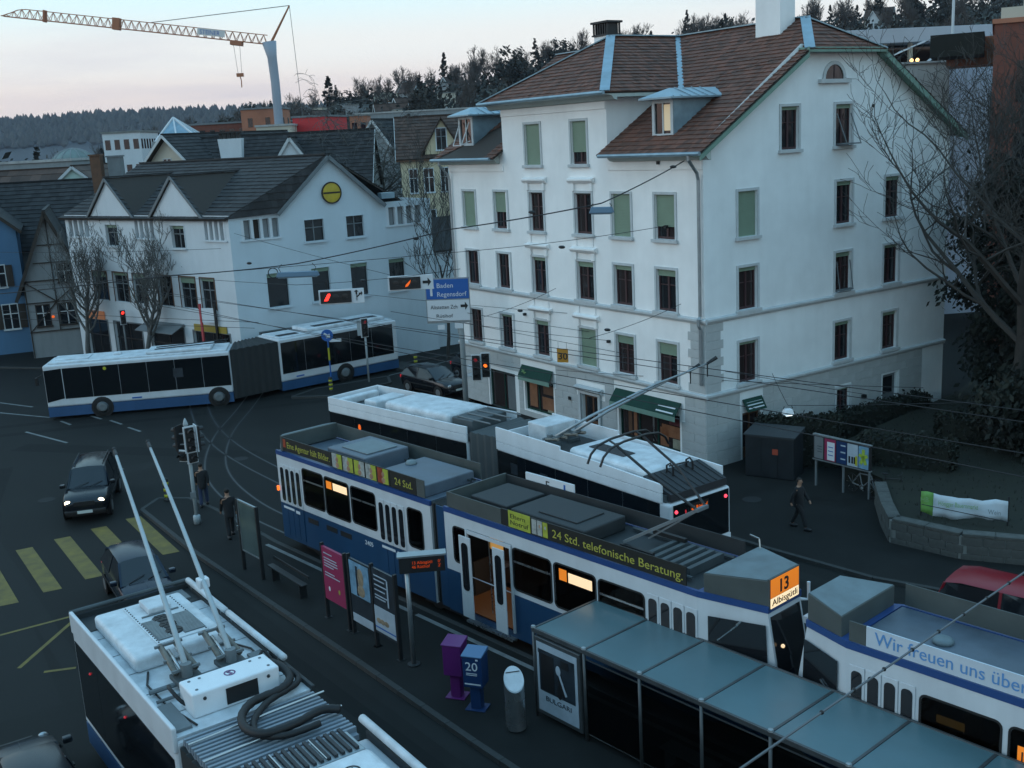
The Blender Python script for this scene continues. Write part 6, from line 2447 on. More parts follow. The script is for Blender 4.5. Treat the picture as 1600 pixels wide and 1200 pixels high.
# overhead signals hung from the span wire
def hung_signal(label, loc, ang, lamp, kind):
    t = thing('overhead_signal', label, 'traffic signal', loc, ang, 'overhead signals on the span wire')
    mb = MB(); mb.box(-.96, .96, -.02, .02, -.32, .32)
    mb.obj('board', 'sign_white', t, bevel=.03)
    mb = MB(); mb.box(-.89, .42, -.10, -.022, -.25, .25)
    hb = mb.obj('housing', 'black', t, bevel=.02)
    for i, x in enumerate((-.62, -.24, .16)):
        mb = MB(); mb.lathe([(.001, -.112), (.11, -.108), (.13, -.102)], 16, (x, 0, 0), 'y')
        mb.obj('lamp', 'lamp_off', t)
    if lamp == 'red':
        mb = MB(); mb.prism([(-.74, -.115, -.14), (-.58, -.115, -.14), (-.46, -.115, .08), (-.46, -.115, .16), (-.56, -.115, .16)], (0, -.01, 0))
        mb.obj('lit_arrow', 'lamp_red', t)
    else:
        mb = MB(); mb.prism([(-.24, -.115, -.16), (-.12, -.115, -.13), (-.02, -.115, .0), (.02, -.115, .14), (-.08, -.115, .05), (-.2, -.115, -.06)], (0, -.01, 0))
        mb.obj('lit_arrow', 'led_orange', t)
    a = Vector((.69, -.028, 0))
    if kind == 'right':
        sarrow(t, a, (1, 0, 0), (0, 0, 1), .36, .36, 'letter_black')
    else:
        mb = MB(); mb.beam((.64, -.03, -.2), (.64, -.03, .2), .05, .015); mb.beam((.64, -.03, -.05), (.82, -.03, .1), .05, .015, (0, 1, 0))
        mb.obj('arrow', 'letter_black', t)
        sarrow(t, (.64, -.028, .16), (0, 0, 1), (1, 0, 0), .2, .2, 'letter_black')
        sarrow(t, (.82, -.028, .1), (1, 0, .1), (0, 0, 1), .16, .2, 'letter_black')
    for x in (-.6, .6):
        mb = MB(); mb.beam((x, 0, .32), (x, 0, .75), .03, .03)
        mb.obj('hanger', 'dark_metal', t)
    return t
hung_signal('overhead signal box lit red, left of the pair over the crossing', (-7.03, 46.0, 7.05), R(2), 'red', 'both')
hung_signal('overhead signal box lit dim orange with a right arrow, next to the blue sign', (-4.06, 46.0, 7.48), R(2), 'orange', 'right')
# blue arrow sign on a short post
bs = thing('keep_right_sign', 'small blue sign on a striped post in front of the bus', 'road sign', (-9.98, 58.95, .12), 0)
mb = MB(); mb.tube([(0, 0, 0), (0, 0, 3.3)], .04, 8)
mb.obj('post', 'sign_blue', bs)
mb = MB(); mb.tube([(0, 0, 1.7), (0, 0, 2.4)], .05, 8)
mb.obj('sleeve', 'yellow_paint', bs)
mb = MB(); mb.lathe([(.001, -.03), (.33, -.03), (.33, 0), (.001, 0)], 20, (0, -.05, 3.1), 'y')
mb.obj('disc', 'sign_blue', bs)
sarrow(bs, (0, -.085, 3.1), (1, 0, -.7), (.7, 0, 1), .4, .34, 'sign_white')
mb = MB(); mb.box(.1, .75, -.06, -.03, 2.72, 2.88)
mb.obj('plate', 'sign_white', bs)
# the 30 sign hung from wires in front of the facade
zs30 = thing('speed_sign', 'orange square 30 sign hanging in front of the white facade', 'road sign', (7.489 - .6 * .829 - 8.35 * .5593, 40.95 - .6 * .5593 + 8.35 * .829, 3.66), R(-25))
mb = MB(); mb.box(-.26, .26, -.02, .02, -.30, .32)
sg30 = mb.obj('panel', 'orange_sign', zs30)
text('lettering', '30', .42, 'letter_black', sg30, frame((-.22, -.026, -.16), (1, 0, 0), (0, 0, 1)), width=.44, bold=.006)
mb = MB(); mb.tube([(-.2, 0, .32), (-.2, 0, .62)], .008, 5); mb.tube([(.2, 0, .32), (.2, 0, .62)], .008, 5)
mb.obj('hanger', 'cable', zs30)
# red and white banner flags by the white house
fl = thing('flag_sign', 'red and white pole sign beside the white house corner', 'sign', (-17.6, 63.4, .1), R(-20))
for x, m in ((-.5, 'lamp_red_flag'), (.5, 'black')):
    mb = MB(); mb.box(x - .06, x + .06, -.06, .06, 0, 4.6)
    mb.obj('post', m, fl)
mb = MB(); mb.box(-.42, .42, -.03, .03, 3.5, 4.35)
mb.obj('panel', 'sign_white', fl)

# ------------------------------------------------------------------ right side: wall, banner, billboard, kiosk, bicycles
gw = thing('garden_wall', 'low stone garden wall below the white banner', 'wall', (0, 0, 0))
wp = [(12.6, 36.0), (12.1, 33.9), (11.86, 32.5), (13.36, 30.95), (15.05, 30.2), (22.0, 27.3)]
mb = MB()
for (p, q) in zip(wp, wp[1:]):
    a, b = Vector((*p, 0)), Vector((*q, 0))
    d = (b - a).normalized()
    mb.beam(a + Vector((0, 0, .42)), b + Vector((0, 0, .42)) + d * .1, .30, .84)
mb.obj('core', 'concrete', gw)
cap_cache = {}
for (p, q) in zip(wp, wp[1:]):
    a, b = Vector((*p, 0)), Vector((*q, 0))
    d = (b - a).normalized()
    L = (b - a).length
    n = max(1, round(L / .95))
    n2 = max(1, round(L / .6))
    key = round(L / n, 2)
    for k in range(n):
        c = a + d * (k + .5) * L / n
        if key not in cap_cache:
            mb = MB(); mb.box(-L / n / 2 + .008, L / n / 2 - .008, -.2, .2, .845, .93)
            s = cap_cache[key] = mb.obj('coping_stone', 'wall_stone', gw, bevel=.012)
        else:
            s = share(cap_cache[key], gw)
        s.location = c; s.rotation_euler = (0, 0, math.atan2(d.y, d.x))
    for r_ in range(3):
        key2 = ('b', round(L / n2, 2))
        for k in range(n2):
            c = a + d * ((k + .5 + (.22 if r_ % 2 else -.05)) * L / n2) - Vector((-d.y, d.x, 0)) * .15 * (-1 if False else 1)
            if key2 not in cap_cache:
                w = L / n2
                mb = MB(); mb.box(-w / 2 + .012, w / 2 - .012, -.03, .01, .0, .255)
                s = cap_cache[key2] = mb.obj('wall_stone', 'wall_stone', gw, bevel=.012)
            else:
                s = share(cap_cache[key2], gw)
            s.location = c + Vector((0, 0, .02 + r_ * .27)); s.rotation_euler = (0, 0, math.atan2(d.y, d.x))
bnr = thing('banner', 'white cloth banner with a green block at its left end', 'banner', (0, 0, 0))
mb = MB()
pts = [Vector((12.78, 32.75, 0)).lerp(Vector((14.95, 31.45, 0)), i / 14) for i in range(15)]
zt = lambda i: 1.66 + .02 * math.sin(i * 1.7) - .10 * math.sin(math.pi * i / 14)
zb = lambda i: .98 - .14 * math.sin(math.pi * min(1, i / 9.0)) + .02 * math.sin(i * 2.1)
def off(i, f): return Vector((-.5, -.85, 0)) * (.05 * math.sin(i * 1.3 + f * 2))
def bgrid(i0, i1, m, name, parent):
    mb = MB(); k = 0
    for i in range(i0, i1 + 1):
        for f in range(5):
            z = zb(i) + (zt(i) - zb(i)) * f / 4
            p = pts[i] + off(i, f / 4)
            mb.v.append((p.x, p.y, z))
    for i in range(i1 - i0):
        for f in range(4):
            a = i * 5 + f
            mb.f.append((a, a + 5, a + 6, a + 1))
    o = mb.obj(name, m, parent, smooth=True)
    sd = o.modifiers.new('thick', 'SOLIDIFY'); sd.thickness = .01
    return o
bc = bgrid(2, 14, 'banner', 'cloth', bnr)
bgrid(0, 2, 'banner_green', 'cloth', bnr)
u_ = (pts[14] - pts[0]).normalized()
def btext(s, i, z, size, m, w):
    text('lettering', s, size, m, bnr, frame(pts[i] + Vector((-.085, -.14, z)), u_, (0, 0, 1)), width=w)
btext('Höngger Bauernmarkt', 3, 1.30, .22, 'letter_green', 1.15)
btext('Wein', 11, 1.20, .22, 'letter_grey', .36)
btext('HB', 0, 1.36, .22, 'letter_green', .24)
for i in (0, 14):
    mb = MB(); mb.tube([(pts[i].x + .03, pts[i].y + .05, .8), (pts[i].x + .03, pts[i].y + .05, 1.75)], .03, 8)
    mb.obj('post', 'dark_metal', bnr)
mb = MB(); mb.tube([(12.72, 32.55, 1.28), (14.9, 31.2, 1.04)], .012, 6)
mb.obj('cord', 'cable', bnr)

bb_ = thing('billboard', 'row of five posters on a low hoarding in front of the hedge', 'billboard', (11.0, 38.45, .1), math.atan2(-1.92, 1.42))
for x in (.08, 1.28, 2.36):
    mb = MB(); mb.box(x - .03, x + .03, -.03, .03, 0, 1.95 if x != 1.28 else 1.1)
    mb.obj('post', 'mid_grey', bb_)
mb = MB(); mb.box(0, 2.42, -.06, .04, 1.06, 1.94)
bp = mb.obj('panel', 'dark_metal', bb_)
mb = MB(); mb.box(-.02, 2.44, -.09, .05, 1.945, 2.0); mb.box(-.02, 2.44, -.09, .05, 1.02, 1.055)
mb.obj('rail', 'galv', bp)
for i, (w0, w1, m) in enumerate(((.05, .44, 'mid_grey'), (.50, .98, 'magenta'), (1.02, 1.45, 'news_blue'), (1.48, 1.92, 'poster_pale'), (1.95, 2.36, 'poster_blue'))):
    mb = MB(); mb.box(w0, w1, -.07, -.062, 1.09, 1.91)
    ps2 = mb.obj('poster', m, bp)
    mb = MB()
    if i == 1:
        mb.box(w0 + .12, w1 - .04, -.078, -.071, 1.12, 1.80)
        mb.obj('print', 'sign_white', ps2)
        mb = MB()
        for z in (1.3, 1.45, 1.6): mb.box(w0 + .16, w1 - .1, -.085, -.079, z, z + .03)
        mb.obj('print', 'sign_blue', ps2)
    elif i == 2:
        for z in (1.25, 1.5, 1.75): mb.box(w0 + .18, w1 - .05, -.078, -.071, z, z + .05)
        mb.obj('print', 'poster_pale', ps2)
    elif i == 3:
        for x in (w0 + .06, w0 + .18, w0 + .28): mb.box(x, x + .07, -.078, -.071, 1.2, 1.45)
        mb.obj('print', 'black', ps2)
        mb = MB(); mb.box(w1 - .1, w1 - .02, -.078, -.071, 1.15, 1.5)
        mb.obj('print', 'yellow_paint', ps2)
    elif i == 4:
        for a in range(5): mb.beam((w0 + .2, -.075, 1.5), (w0 + .2 + .18 * math.cos(a * 1.256 + .3), -.075, 1.5 + .3 * math.sin(a * 1.256 + .3)), .12, .008, (0, 1, 0))
        mb.obj('print', 'lime_print', ps2)
    else:
        for z in (1.35, 1.45, 1.55): mb.box(w0 + .14, w1 - .06, -.078, -.071, z, z + .02)
        mb.obj('print', 'poster_dark', ps2)
kb = thing('kiosk_cabinet', 'dark roadside cabinet with a small orange mark, left of the billboard', 'cabinet', (9.9, 40.0, .1), R(-32))
mb = MB(); mb.box(-.95, .95, -.6, .6, 0, 1.62)
mb.obj('body', 'dark_paint', kb, bevel=.04)
mb = MB(); mb.add([(-1.0, -.65, 1.63), (1.0, -.65, 1.63), (1.0, .65, 1.63), (-1.0, .65, 1.63), (-1.0, -.65, 1.68), (1.0, -.65, 1.68), (1.0, .65, 1.80), (-1.0, .65, 1.80)], [(3, 2, 1, 0), (4, 5, 6, 7), (0, 1, 5, 4), (1, 2, 6, 5), (2, 3, 7, 6), (3, 0, 4, 7)])
mb.obj('lid', 'dark_lid', kb)
mb = MB(); mb.box(.12, .34, -.612, -.602, .95, 1.17)
mb.obj('mark', mat('orange_mark', (.35, .06, .03), .6), kb)
for x in (-.32, .32):
    mb = MB(); mb.box(x - .006, x + .006, -.608, -.601, .06, 1.56)
    mb.obj('door_gap', 'black', kb)

def bicycle(label, loc, rot, m):
    t = thing('bicycle', label, 'bicycle', loc, rot, 'bicycles parked by the billboard')
    for x in (-.52, .52):
        mb = MB(); r = .33; k = 24
        ring_ = [(x + r * math.cos(2 * math.pi * i / k), 0, r + .02 + r * math.sin(2 * math.pi * i / k)) for i in range(k + 1)]
        mb.tube(ring_, .022, 6, cap=False)
        w = mb.obj('wheel', 'rubber', t)
        mb = MB()
        for i in range(8):
            a = i * math.pi / 4
            mb.beam((x, 0, r + .02), (x + (r - .02) * math.cos(a), 0, r + .02 + (r - .02) * math.sin(a)), .006, .006)
        mb.obj('spoke', 'steel', w)
    mb = MB()
    bb2, st, hd, rr, ff = (-.05, 0, .30), (-.18, 0, .78), (.36, 0, .82), (-.52, 0, .35), (.52, 0, .35)
    for a, b in ((bb2, st), (bb2, (.38, 0, .70)), (st, hd), (st, rr), (bb2, rr), (hd, ff)):
        mb.tube([a, b], .022, 6)
    mb.obj('frame', m, t)
    mb = MB(); mb.tube([hd, (.33, 0, .98)], .018, 6); mb.tube([(.30, -.28, 1.0), (.36, -.1, 1.0), (.36, .1, 1.0), (.30, .28, 1.0)], .018, 6)
    mb.obj('handlebar', 'dark_metal', t)
    mb = MB(); mb.tube([st, (-.21, 0, .92)], .018, 6); mb.ball((-.22, 0, .95), .12, 8, 5, (1.1, .6, .3))
    mb.obj('saddle', 'black', t)
    mb = MB(); mb.lathe([(.09, -.01), (.09, .01)], 12, (-.05, -.04, .30), 'y'); mb.beam((-.05, -.06, .30), (.06, -.06, .18), .02, .02); mb.beam((-.05, .06, .30), (-.16, .06, .42), .02, .02)
    mb.obj('crank', 'steel', t)
    return t
bicycle('grey bicycle under the right end of the billboard', (12.35, 37.0, .1), R(-62), 'mid_grey')
bicycle('dark bicycle leaning past the billboard post', (13.1, 36.35, .1), R(-35), 'dark_metal')

# ------------------------------------------------------------------ the white gabled house with the yellow roundel
gh = thing('gabled_house', 'white house with pointed gables, dark roof and a yellow roundel under its right gable', 'house', (-15.5, 62.1, 0))
UL, UR = Vector((-.768, .640, 0)), Vector((.823, .568, 0))
NL, NR = Vector((-.640, -.768, 0)), Vector((.568, -.823, 0))
EV = 9.6
def hp(U, u, z, N=None, d=0.0):
    p = U * u + Vector((0, 0, z))
    return p + N * d if N else p
def face_boxes(mb, U, N, u0, u1, z0, z1, d0, d1):
    """box on a facade: along U from u0 to u1, d0..d1 outwards along N"""
    vs = [U * u + N * d + Vector((0, 0, z)) for z in (z0, z1) for (u, d) in ((u0, d0), (u1, d0), (u1, d1), (u0, d1))]
    mb.add(vs, [(0, 3, 2, 1), (4, 5, 6, 7), (0, 1, 5, 4), (1, 2, 6, 5), (2, 3, 7, 6), (3, 0, 4, 7)])
def pane_window(parent, U, N, O, u0, u1, z0, z1, frame_m='trim_stone', glass='glass_dark', sash='mid_grey', cross=True, sill=True, shutter=None, blind=0, surround=.08, proud=False):
    """window part on a facade, frame > pane, sill, sash, shutters"""
    b = -.16 if not proud else .012
    U_, O_ = U, Vector(O)
    def fb(mb, a0, a1, q0, q1, d0, d1):
        vs = [O_ + U_ * u + N * d + Vector((0, 0, z)) for z in (q0, q1) for (u, d) in ((a0, d0), (a1, d0), (a1, d1), (a0, d1))]
        mb.add(vs, [(0, 3, 2, 1), (4, 5, 6, 7), (0, 1, 5, 4), (1, 2, 6, 5), (2, 3, 7, 6), (3, 0, 4, 7)])
    mb = MB()
    s = surround
    fb(mb, u0 - s, u0, z0, z1 + s, .002, .04); fb(mb, u1, u1 + s, z0, z1 + s, .002, .04); fb(mb, u0, u1, z1, z1 + s, .002, .04)
    w = mb.obj('window', frame_m, parent)
    mb = MB(); fb(mb, u0, u1, z0, z1, b - .012, b)
    mb.obj('pane', glass, w)
    if cross:
        mb = MB()
        m = (u0 + u1) / 2
        fb(mb, m - .035, m + .035, z0, z1, b + .001, b + .03)
        zz = z0 + .62 * (z1 - z0)
        fb(mb, u0, m - .035, zz - .03, zz + .03, b + .001, b + .03); fb(mb, m + .035, u1, zz - .03, zz + .03, b + .001, b + .03)
        mb.obj('sash', sash, w)
    if sill:
        mb = MB(); fb(mb, u0 - s - .05, u1 + s + .05, z0 - .12, z0 - .002, .002, .13)
        mb.obj('sill', frame_m, w)
    if shutter:
        for a0, a1 in ((u0 - s - (u1 - u0) * .5, u0 - s), (u1 + s, u1 + s + (u1 - u0) * .5)):
            mb = MB(); fb(mb, a0, a1, z0, z1, .05, .09)
            mb.obj('shutter', shutter, w)
    if blind:
        mb = MB(); fb(mb, u0, u1, z1 - blind * (z1 - z0), z1, b + .035, b + .05)
        mb.obj('blind', 'blind_green', w)
    return w
Lup = [(11.5, 12.9), (4.35, 5.65)]
Llow = [(1.97, 3.35), (3.86, 5.45), (6.3, 7.75), (9.1, 10.5), (11.07, 12.8), (13.55, 15.2)]
Rup = [(4.6, 5.84), (7.33, 8.5)]
Rlow = [(1.93, 3.25), (4.76, 5.94), (7.35, 8.5), (10.0, 11.15)]
Llog = [(.35, 2.35), (7.3, 9.55), (14.75, 17.4)]
Rlog = [(.7, 3.0), (10.1, 12.6)]
shopsL = [(1.0, 4.6), (5.6, 9.2), (10.2, 13.4), (14.2, 16.8)]
LLEN, RLEN = 17.8, 13.3
mb = MB()
holesL = [(a, b, 7.88, 9.2) for a, b in Lup] + [(a, b, 4.27, 6.15) for a, b in Llow] + [(a, b, 8.4, 9.48) for a, b in Llog] + [(a, b, .15, 2.9) for a, b in shopsL]
wall(mb, (0, 0, 0), UL, NL, [(0, 0), (LLEN, 0), (LLEN, EV + .2), (0, EV + .2)], holesL, .3)
for lc in (12.1, 5.0):
    mb.poly([hp(UL, lc - 2.55, EV + .2), hp(UL, lc + 2.55, EV + .2), hp(UL, lc, 12.02)])
mb.obj('wall', 'house_white', gh)
mb = MB()
holesR = [(a, b, 7.9, 9.15) for a, b in Rup] + [(a, b, 4.3, 6.27) for a, b in Rlow] + [(a, b, 8.35, 9.45) for a, b in Rlog] + [(1.2, 4.2, .15, 2.9), (5.0, 8.0, .15, 2.9)]
wall(mb, (0, 0, 0), UR, NR, [(0, 0), (RLEN, 0), (RLEN, EV + .2), (0, EV + .2)], holesR, .3)
mb.poly([hp(UR, 3.0, EV + .2), hp(UR, 9.8, EV + .2), hp(UR, 6.4, 12.78)])
e0 = hp(UR, RLEN, 0)
mb.poly([e0, e0 - NR * 14, e0 - NR * 14 + Vector((0, 0, EV + .2)), e0 + Vector((0, 0, EV + .2))])
e1 = hp(UL, LLEN, 0)
mb.poly([e1, e1 - NL * 12, e1 - NL * 12 + Vector((0, 0, EV)), e1 - NL * 6 + Vector((0, 0, 12.6)), e1 + Vector((0, 0, EV))])
mb.obj('wall', 'house_white_shaded', gh)
for a, b in Lup: pane_window(gh, UL, NL, (0, 0, 0), a, b, 7.88, 9.2, 'house_white', surround=.05, blind=.15)
for a, b in Llow: pane_window(gh, UL, NL, (0, 0, 0), a, b, 4.27, 6.15, 'wood_brown', surround=.06, sill=False, blind=rng.choice([0, .1, .2]))
for a, b in Rup: pane_window(gh, UR, NR, (0, 0, 0), a, b, 7.9, 9.15, 'house_white_shaded', surround=.05)
for a, b in Rlow: pane_window(gh, UR, NR, (0, 0, 0), a, b, 4.3, 6.27, 'house_white_shaded', surround=.05, cross=False, sash='mid_grey', blind=.12)
for a, b in shopsL: pane_window(gh, UL, NL, (0, 0, 0), a, b, .15, 2.9, 'mid_grey', surround=.08, sill=False, sash='dark_metal')
for a, b in ((1.2, 4.2), (5.0, 8.0)): pane_window(gh, UR, NR, (0, 0, 0), a, b, .15, 2.9, 'mid_grey', surround=.08, sill=False, sash='dark_metal')
for U, N, lst, z0, z1 in ((UL, NL, Llog, 8.4, 9.48), (UR, NR, Rlog, 8.35, 9.45)):
    for a, b in lst:
        mb = MB(); face_boxes(mb, U, N, a, b, z0, z1, -.30, -.285)
        lg = mb.obj('loggia', 'glass_dark', gh)
        n = 4
        w = (b - a) / n
        for i in range(n):
            mb = MB(); face_boxes(mb, U, N, a + i * w + .0, a + i * w + .17, z0, z1, -.25, .015)
            mb.obj('pillar', 'house_white', lg)
        for i in range(n):
            mb = MB(); face_boxes(mb, U, N, a + i * w + .2, a + (i + 1) * w - .03, z0, z1, -.28, -.24)
            mb.obj('blind', 'house_grey' if rng.random() < .75 else 'wood_dark', lg)
        mb = MB(); face_boxes(mb, U, N, a - .1, b + .1, z0 - .10, z0 - .004, .003, .08)
        mb.obj('sill', 'house_white', lg)
mb = MB(); face_boxes(mb, UR, NR, RLEN, 19, 0, 6.3, -6, -.5)
mb.obj('annex', 'house_white_shaded', gh)
mb = MB(); mb.prism([hp(UR, RLEN, 6.3, NR, -.3), hp(UR, 19.2, 6.3, NR, -.3), hp(UR, 19.2, 8.2, NR, -3.5), hp(UR, RLEN, 8.2, NR, -3.5)], (0, 0, .12))
mb.obj('annex_roof', 'roof_plain_dark', gh)
# yellow roundel
fr_ = vframe(hp(UR, 6.5, 10.62, NR, .03), math.atan2(NR.y, NR.x))
mb = MB(); mb.lathe([(.001, .05), (.50, .05), (.56, .0), (.62, .0), (.62, .06), (.55, .08)], 28)
rd = mb.obj('roundel', 'roundel', gh, mtx=fr_, smooth=True)
mb = MB(); mb.box(-.54, .54, -.05, .05, .055, .09)
mb.obj('bar', 'wood_dark', rd)
mb = MB(); mb.lathe([(.57, .03), (.65, .03), (.65, .10), (.57, .10)], 28, cap=False)
mb.obj('rim', 'wood_dark', rd)
# roofs
rf = thing('roof', '', ''); del rf['label'], rf['category']; rf.parent = gh
A = hp(UR, 6.4, 12.82)
B = A + UL * 19.5
c0, c1 = Vector((0, 0, EV)), hp(UL, 18.2, EV)
ov = NL * .25
def slab(pts, m, parent, t=.10):
    pts = [Vector(p) for p in pts]
    n = (pts[1] - pts[0]).cross(pts[2] - pts[0]).normalized()
    if n.z < 0: n = -n
    mb = MB(); mb.prism([p - n * .014 for p in pts], -n * t)
    return mb.obj('roof_deck', m, parent)
Z = Vector((0, 0, 1))
planes = [([c0 + ov, c1 + ov, B, A], UL), ([c0 + ov, A, hp(UR, 3.0, EV + .12, NR, .25)], UR)]
back = A - NL * 0
planes.append(([A + NR * .3, hp(UR, 9.95, EV + .1, NR, .3), hp(UR, 9.95, EV + .1) - NR * 13, A - NR * 13], NR))
planes.append(([A, B, B - NL * 6.2 - Z * 3.2, A - NL * 6.2 - Z * 3.2], UL))
planes.append(([A + NR * .3, hp(UR, 2.9, EV + .15, NR, .3), hp(UR, 2.9, EV + .15) - NR * 2.2, A - NR * .3], NR))
for lc in (12.1, 5.0):
    ap_ = hp(UL, lc, 12.12, NL, .15)
    bk_ = hp(UL, lc, 12.12) - NL * 4.9
    for s in (-1, 1):
        planes.append(([ap_, hp(UL, lc + s * 2.75, EV + .06, NL, .15), hp(UL, lc + s * 2.7, EV + .06) - NL * .05, bk_], NL))
for pts, ed in planes:
    slab(pts, 'wood_dark', rf)
    roof_tiles(rf, pts, ed, 'roof_tile_dark', course=.42, width=.34, lift=.04, jit=.012)
mb = MB(); mb.beam(A + Z * .06, B + Z * .06, .25, .1)
for lc in (12.1, 5.0):
    mb.beam(hp(UL, lc, 12.17, NL, .15), hp(UL, lc, 12.17) - NL * 4.9, .2, .08)
mb.obj('ridge', 'roof_plain_dark', rf)
mb = MB()
for (p, q) in ((hp(UR, 2.9, EV + .12, NR, .3), A + NR * .3), (A + NR * .3, hp(UR, 9.95, EV + .08, NR, .3))):
    mb.beam(p - Z * .10, q - Z * .10, .06, .22)
for lc in (12.1, 5.0):
    for s in (-1, 1):
        mb.beam(hp(UL, lc + s * 2.75, EV - .02, NL, .16), hp(UL, lc, 12.04, NL, .16), .05, .16)
mb.obj('verge_board', 'mid_grey', rf)
mb = MB()
p = hp(UL, 2.6, 10.0) - NL * 1.0
mb.obox(tuple(p), (1.3, .8, .18), Matrix((UL, -NL * .88 + Z * .46, NL * .46 + Z * .88)).transposed())
mb.obj('skylight', 'zinc', rf)
mb = MB()
for i in range(6):
    q = hp(UL, .3 + i * .55, 9.78) - NL * .3
    mb.ball(tuple(q), .09, 6, 4)
o_ = mb.obj('snow_guard', 'galv', rf); o_['kind'] = 'stuff'
mb = MB(); mb.beam(hp(UR, 9.7, 10.2, NR, .1), hp(UR, 10.6, 10.2, NR, .1), .5, .35)
mb.obj('roof_box', 'zinc', rf)
# shop awnings and the lit lantern at street level
mb = MB(); mb.prism([hp(UL, 5.4, 3.2, NL, .05), hp(UL, 9.4, 3.2, NL, .05), hp(UL, 9.4, 2.75, NL, 1.0), hp(UL, 5.4, 2.75, NL, 1.0)], (0, 0, .05))
mb.obj('awning', 'mid_grey', gh)
mb = MB(); face_boxes(mb, UL, NL, 1.2, 4.4, 2.95, 3.35, .02, .08)
mb.obj('shop_sign', 'yellow_sign', gh)
mb = MB(); face_boxes(mb, UL, NL, 14.4, 16.6, 2.95, 3.5, .02, .07)
mb.obj('shop_sign', 'shop_sign_lit', gh)

# ------------------------------------------------------------------ generic houses
def house(name, label, loc, rot, w, l, ze, zr_, wall_m, roof_m, wins=(), group=None, tiles_=True, z0=0, ov=.35, chim=(), half=False, shutter=None, glass='glass_dark', frame_m='trim_stone', cat='house', sides=True, tint_k=None):
    """gabled house: gable of width w at the local front (y = 0), ridge running back l metres; wins = (face, u, z, w, h)"""
    h = thing(name, label, cat, (loc[0], loc[1], z0), rot, group)
    X, Y = Vector((1, 0, 0)), Vector((0, 1, 0))
    ze, zr_ = ze - z0, zr_ - z0
    mb = MB()
    mb.poly([(0, 0, -3), (w, 0, -3), (w, 0, ze), (w / 2, 0, zr_), (0, 0, ze)])
    mb.poly([(0, l, -3), (w, l, -3), (w, l, ze), (w / 2, l, zr_), (0, l, ze)])
    mb.poly([(0, 0, -3), (0, l, -3), (0, l, ze), (0, 0, ze)])
    mb.poly([(w, 0, -3), (w, l, -3), (w, l, ze), (w, 0, ze)])
    mb.obj('wall', wall_m, h)
    sl = (zr_ - ze) / (w / 2)
    r = thing('roof', '', ''); del r['label'], r['category']; r.parent = h
    for s in (0, 1):
        xe = -ov if s == 0 else w + ov
        pts = [Vector((xe, -ov, ze - sl * ov + .12)), Vector((xe, l + ov, ze - sl * ov + .12)), Vector((w / 2, l + ov, zr_ + .12)), Vector((w / 2, -ov, zr_ + .12))]
        slab(pts, 'wood_dark', r, .12)
        roof_tiles(r, pts, (0, 1, 0), roof_m, course=(.42 if tiles_ else 1.0), width=(.36 if tiles_ else .9), lift=.04)
    mb = MB()
    for y in (-ov - .02, l + ov + .02):
        mb.beam((-ov, y, ze - sl * ov), (w / 2, y, zr_), .05, .22); mb.beam((w + ov, y, ze - sl * ov), (w / 2, y, zr_), .05, .22)
    mb.obj('verge_board', 'trim_stone' if not half else 'wood_dark', r)
    mb = MB(); mb.beam((w / 2, -ov, zr_ + .16), (w / 2, l + ov, zr_ + .16), .22, .1)
    mb.obj('ridge', roof_m if isinstance(roof_m, str) and roof_m in M else 'roof_plain_dark', r)
    for (cx, cy, cw, ct, cm) in chim:
        zb_ = ze + sl * (min(cx, w - cx)) - .5
        mb = MB(); mb.box(cx - cw / 2, cx + cw / 2, cy - cw / 2, cy + cw / 2, zb_, ct - z0)
        c = mb.obj('chimney', cm, r)
        mb = MB(); mb.box(cx - cw / 2 - .06, cx + cw / 2 + .06, cy - cw / 2 - .06, cy + cw / 2 + .06, ct - z0 + .003, ct - z0 + .12)
        for i in range(3):
            x = cx - cw / 3 + i * cw / 3
            mb.box(x - .07, x + .07, cy - .1, cy + .1, ct - z0 + .12, ct - z0 + .4)
        mb.obj('chimney_pot', 'dark_metal', c)
    for (fc, u, z, ww, hh) in wins:
        z = z - z0
        if fc == 'f': U, N, O = X, -Y, (0, 0, 0)
        elif fc == 'r': U, N, O = Y, X, (w, 0, 0)
        else: U, N, O = Y, -X, (0, 0, 0)
        pane_window(h, U, N, O, u, u + ww, z, z + hh, frame_m, glass, 'sash_white', proud=True, shutter=shutter, surround=.07)
    return h
A24 = R(22)
b1 = house('blue_house', 'bright blue house cut by the left picture edge, shutters open', (-44.0, 73.2), A24, 10.6, 12, 8.9, 13.6, 'house_blue', 'roof_tile_dark',
           [('f', 5.35, 4.6, .95, 1.4), ('f', 8.6, 4.9, .9, 1.5), ('f', 6.3, 2.3, 1.2, .95), ('f', 9.0, 1.9, .95, 1.7), ('f', 7.2, 8.0, .9, 1.7)], shutter='wood_dark', chim=[(8.6, 4, 1.5, 12.1, 'house_white')], half=True)
mb = MB(); mb.box(6.2, 8.4, -1.0, -.02, 7.5, 7.6)
bl_ = mb.obj('balcony', 'news_blue', b1)
mb = MB(); mb.box(6.2, 8.4, -1.0, -.96, 7.6, 8.3)
mb.obj('railing', 'news_blue', bl_)
th = house('timber_house', 'small half-timbered house squeezed between the blue and the white house', (-32.9, 74.2), R(20), 3.9, 9, 5.4, 9.95, 'house_grey', 'roof_tile_dark',
           [('f', 2.3, 5.2, .8, 1.2), ('f', 2.1, 2.3, .9, 1.4), ('f', .6, 2.3, .8, 1.4)], half=True, ov=.55, frame_m='wood_dark')
mb = MB()
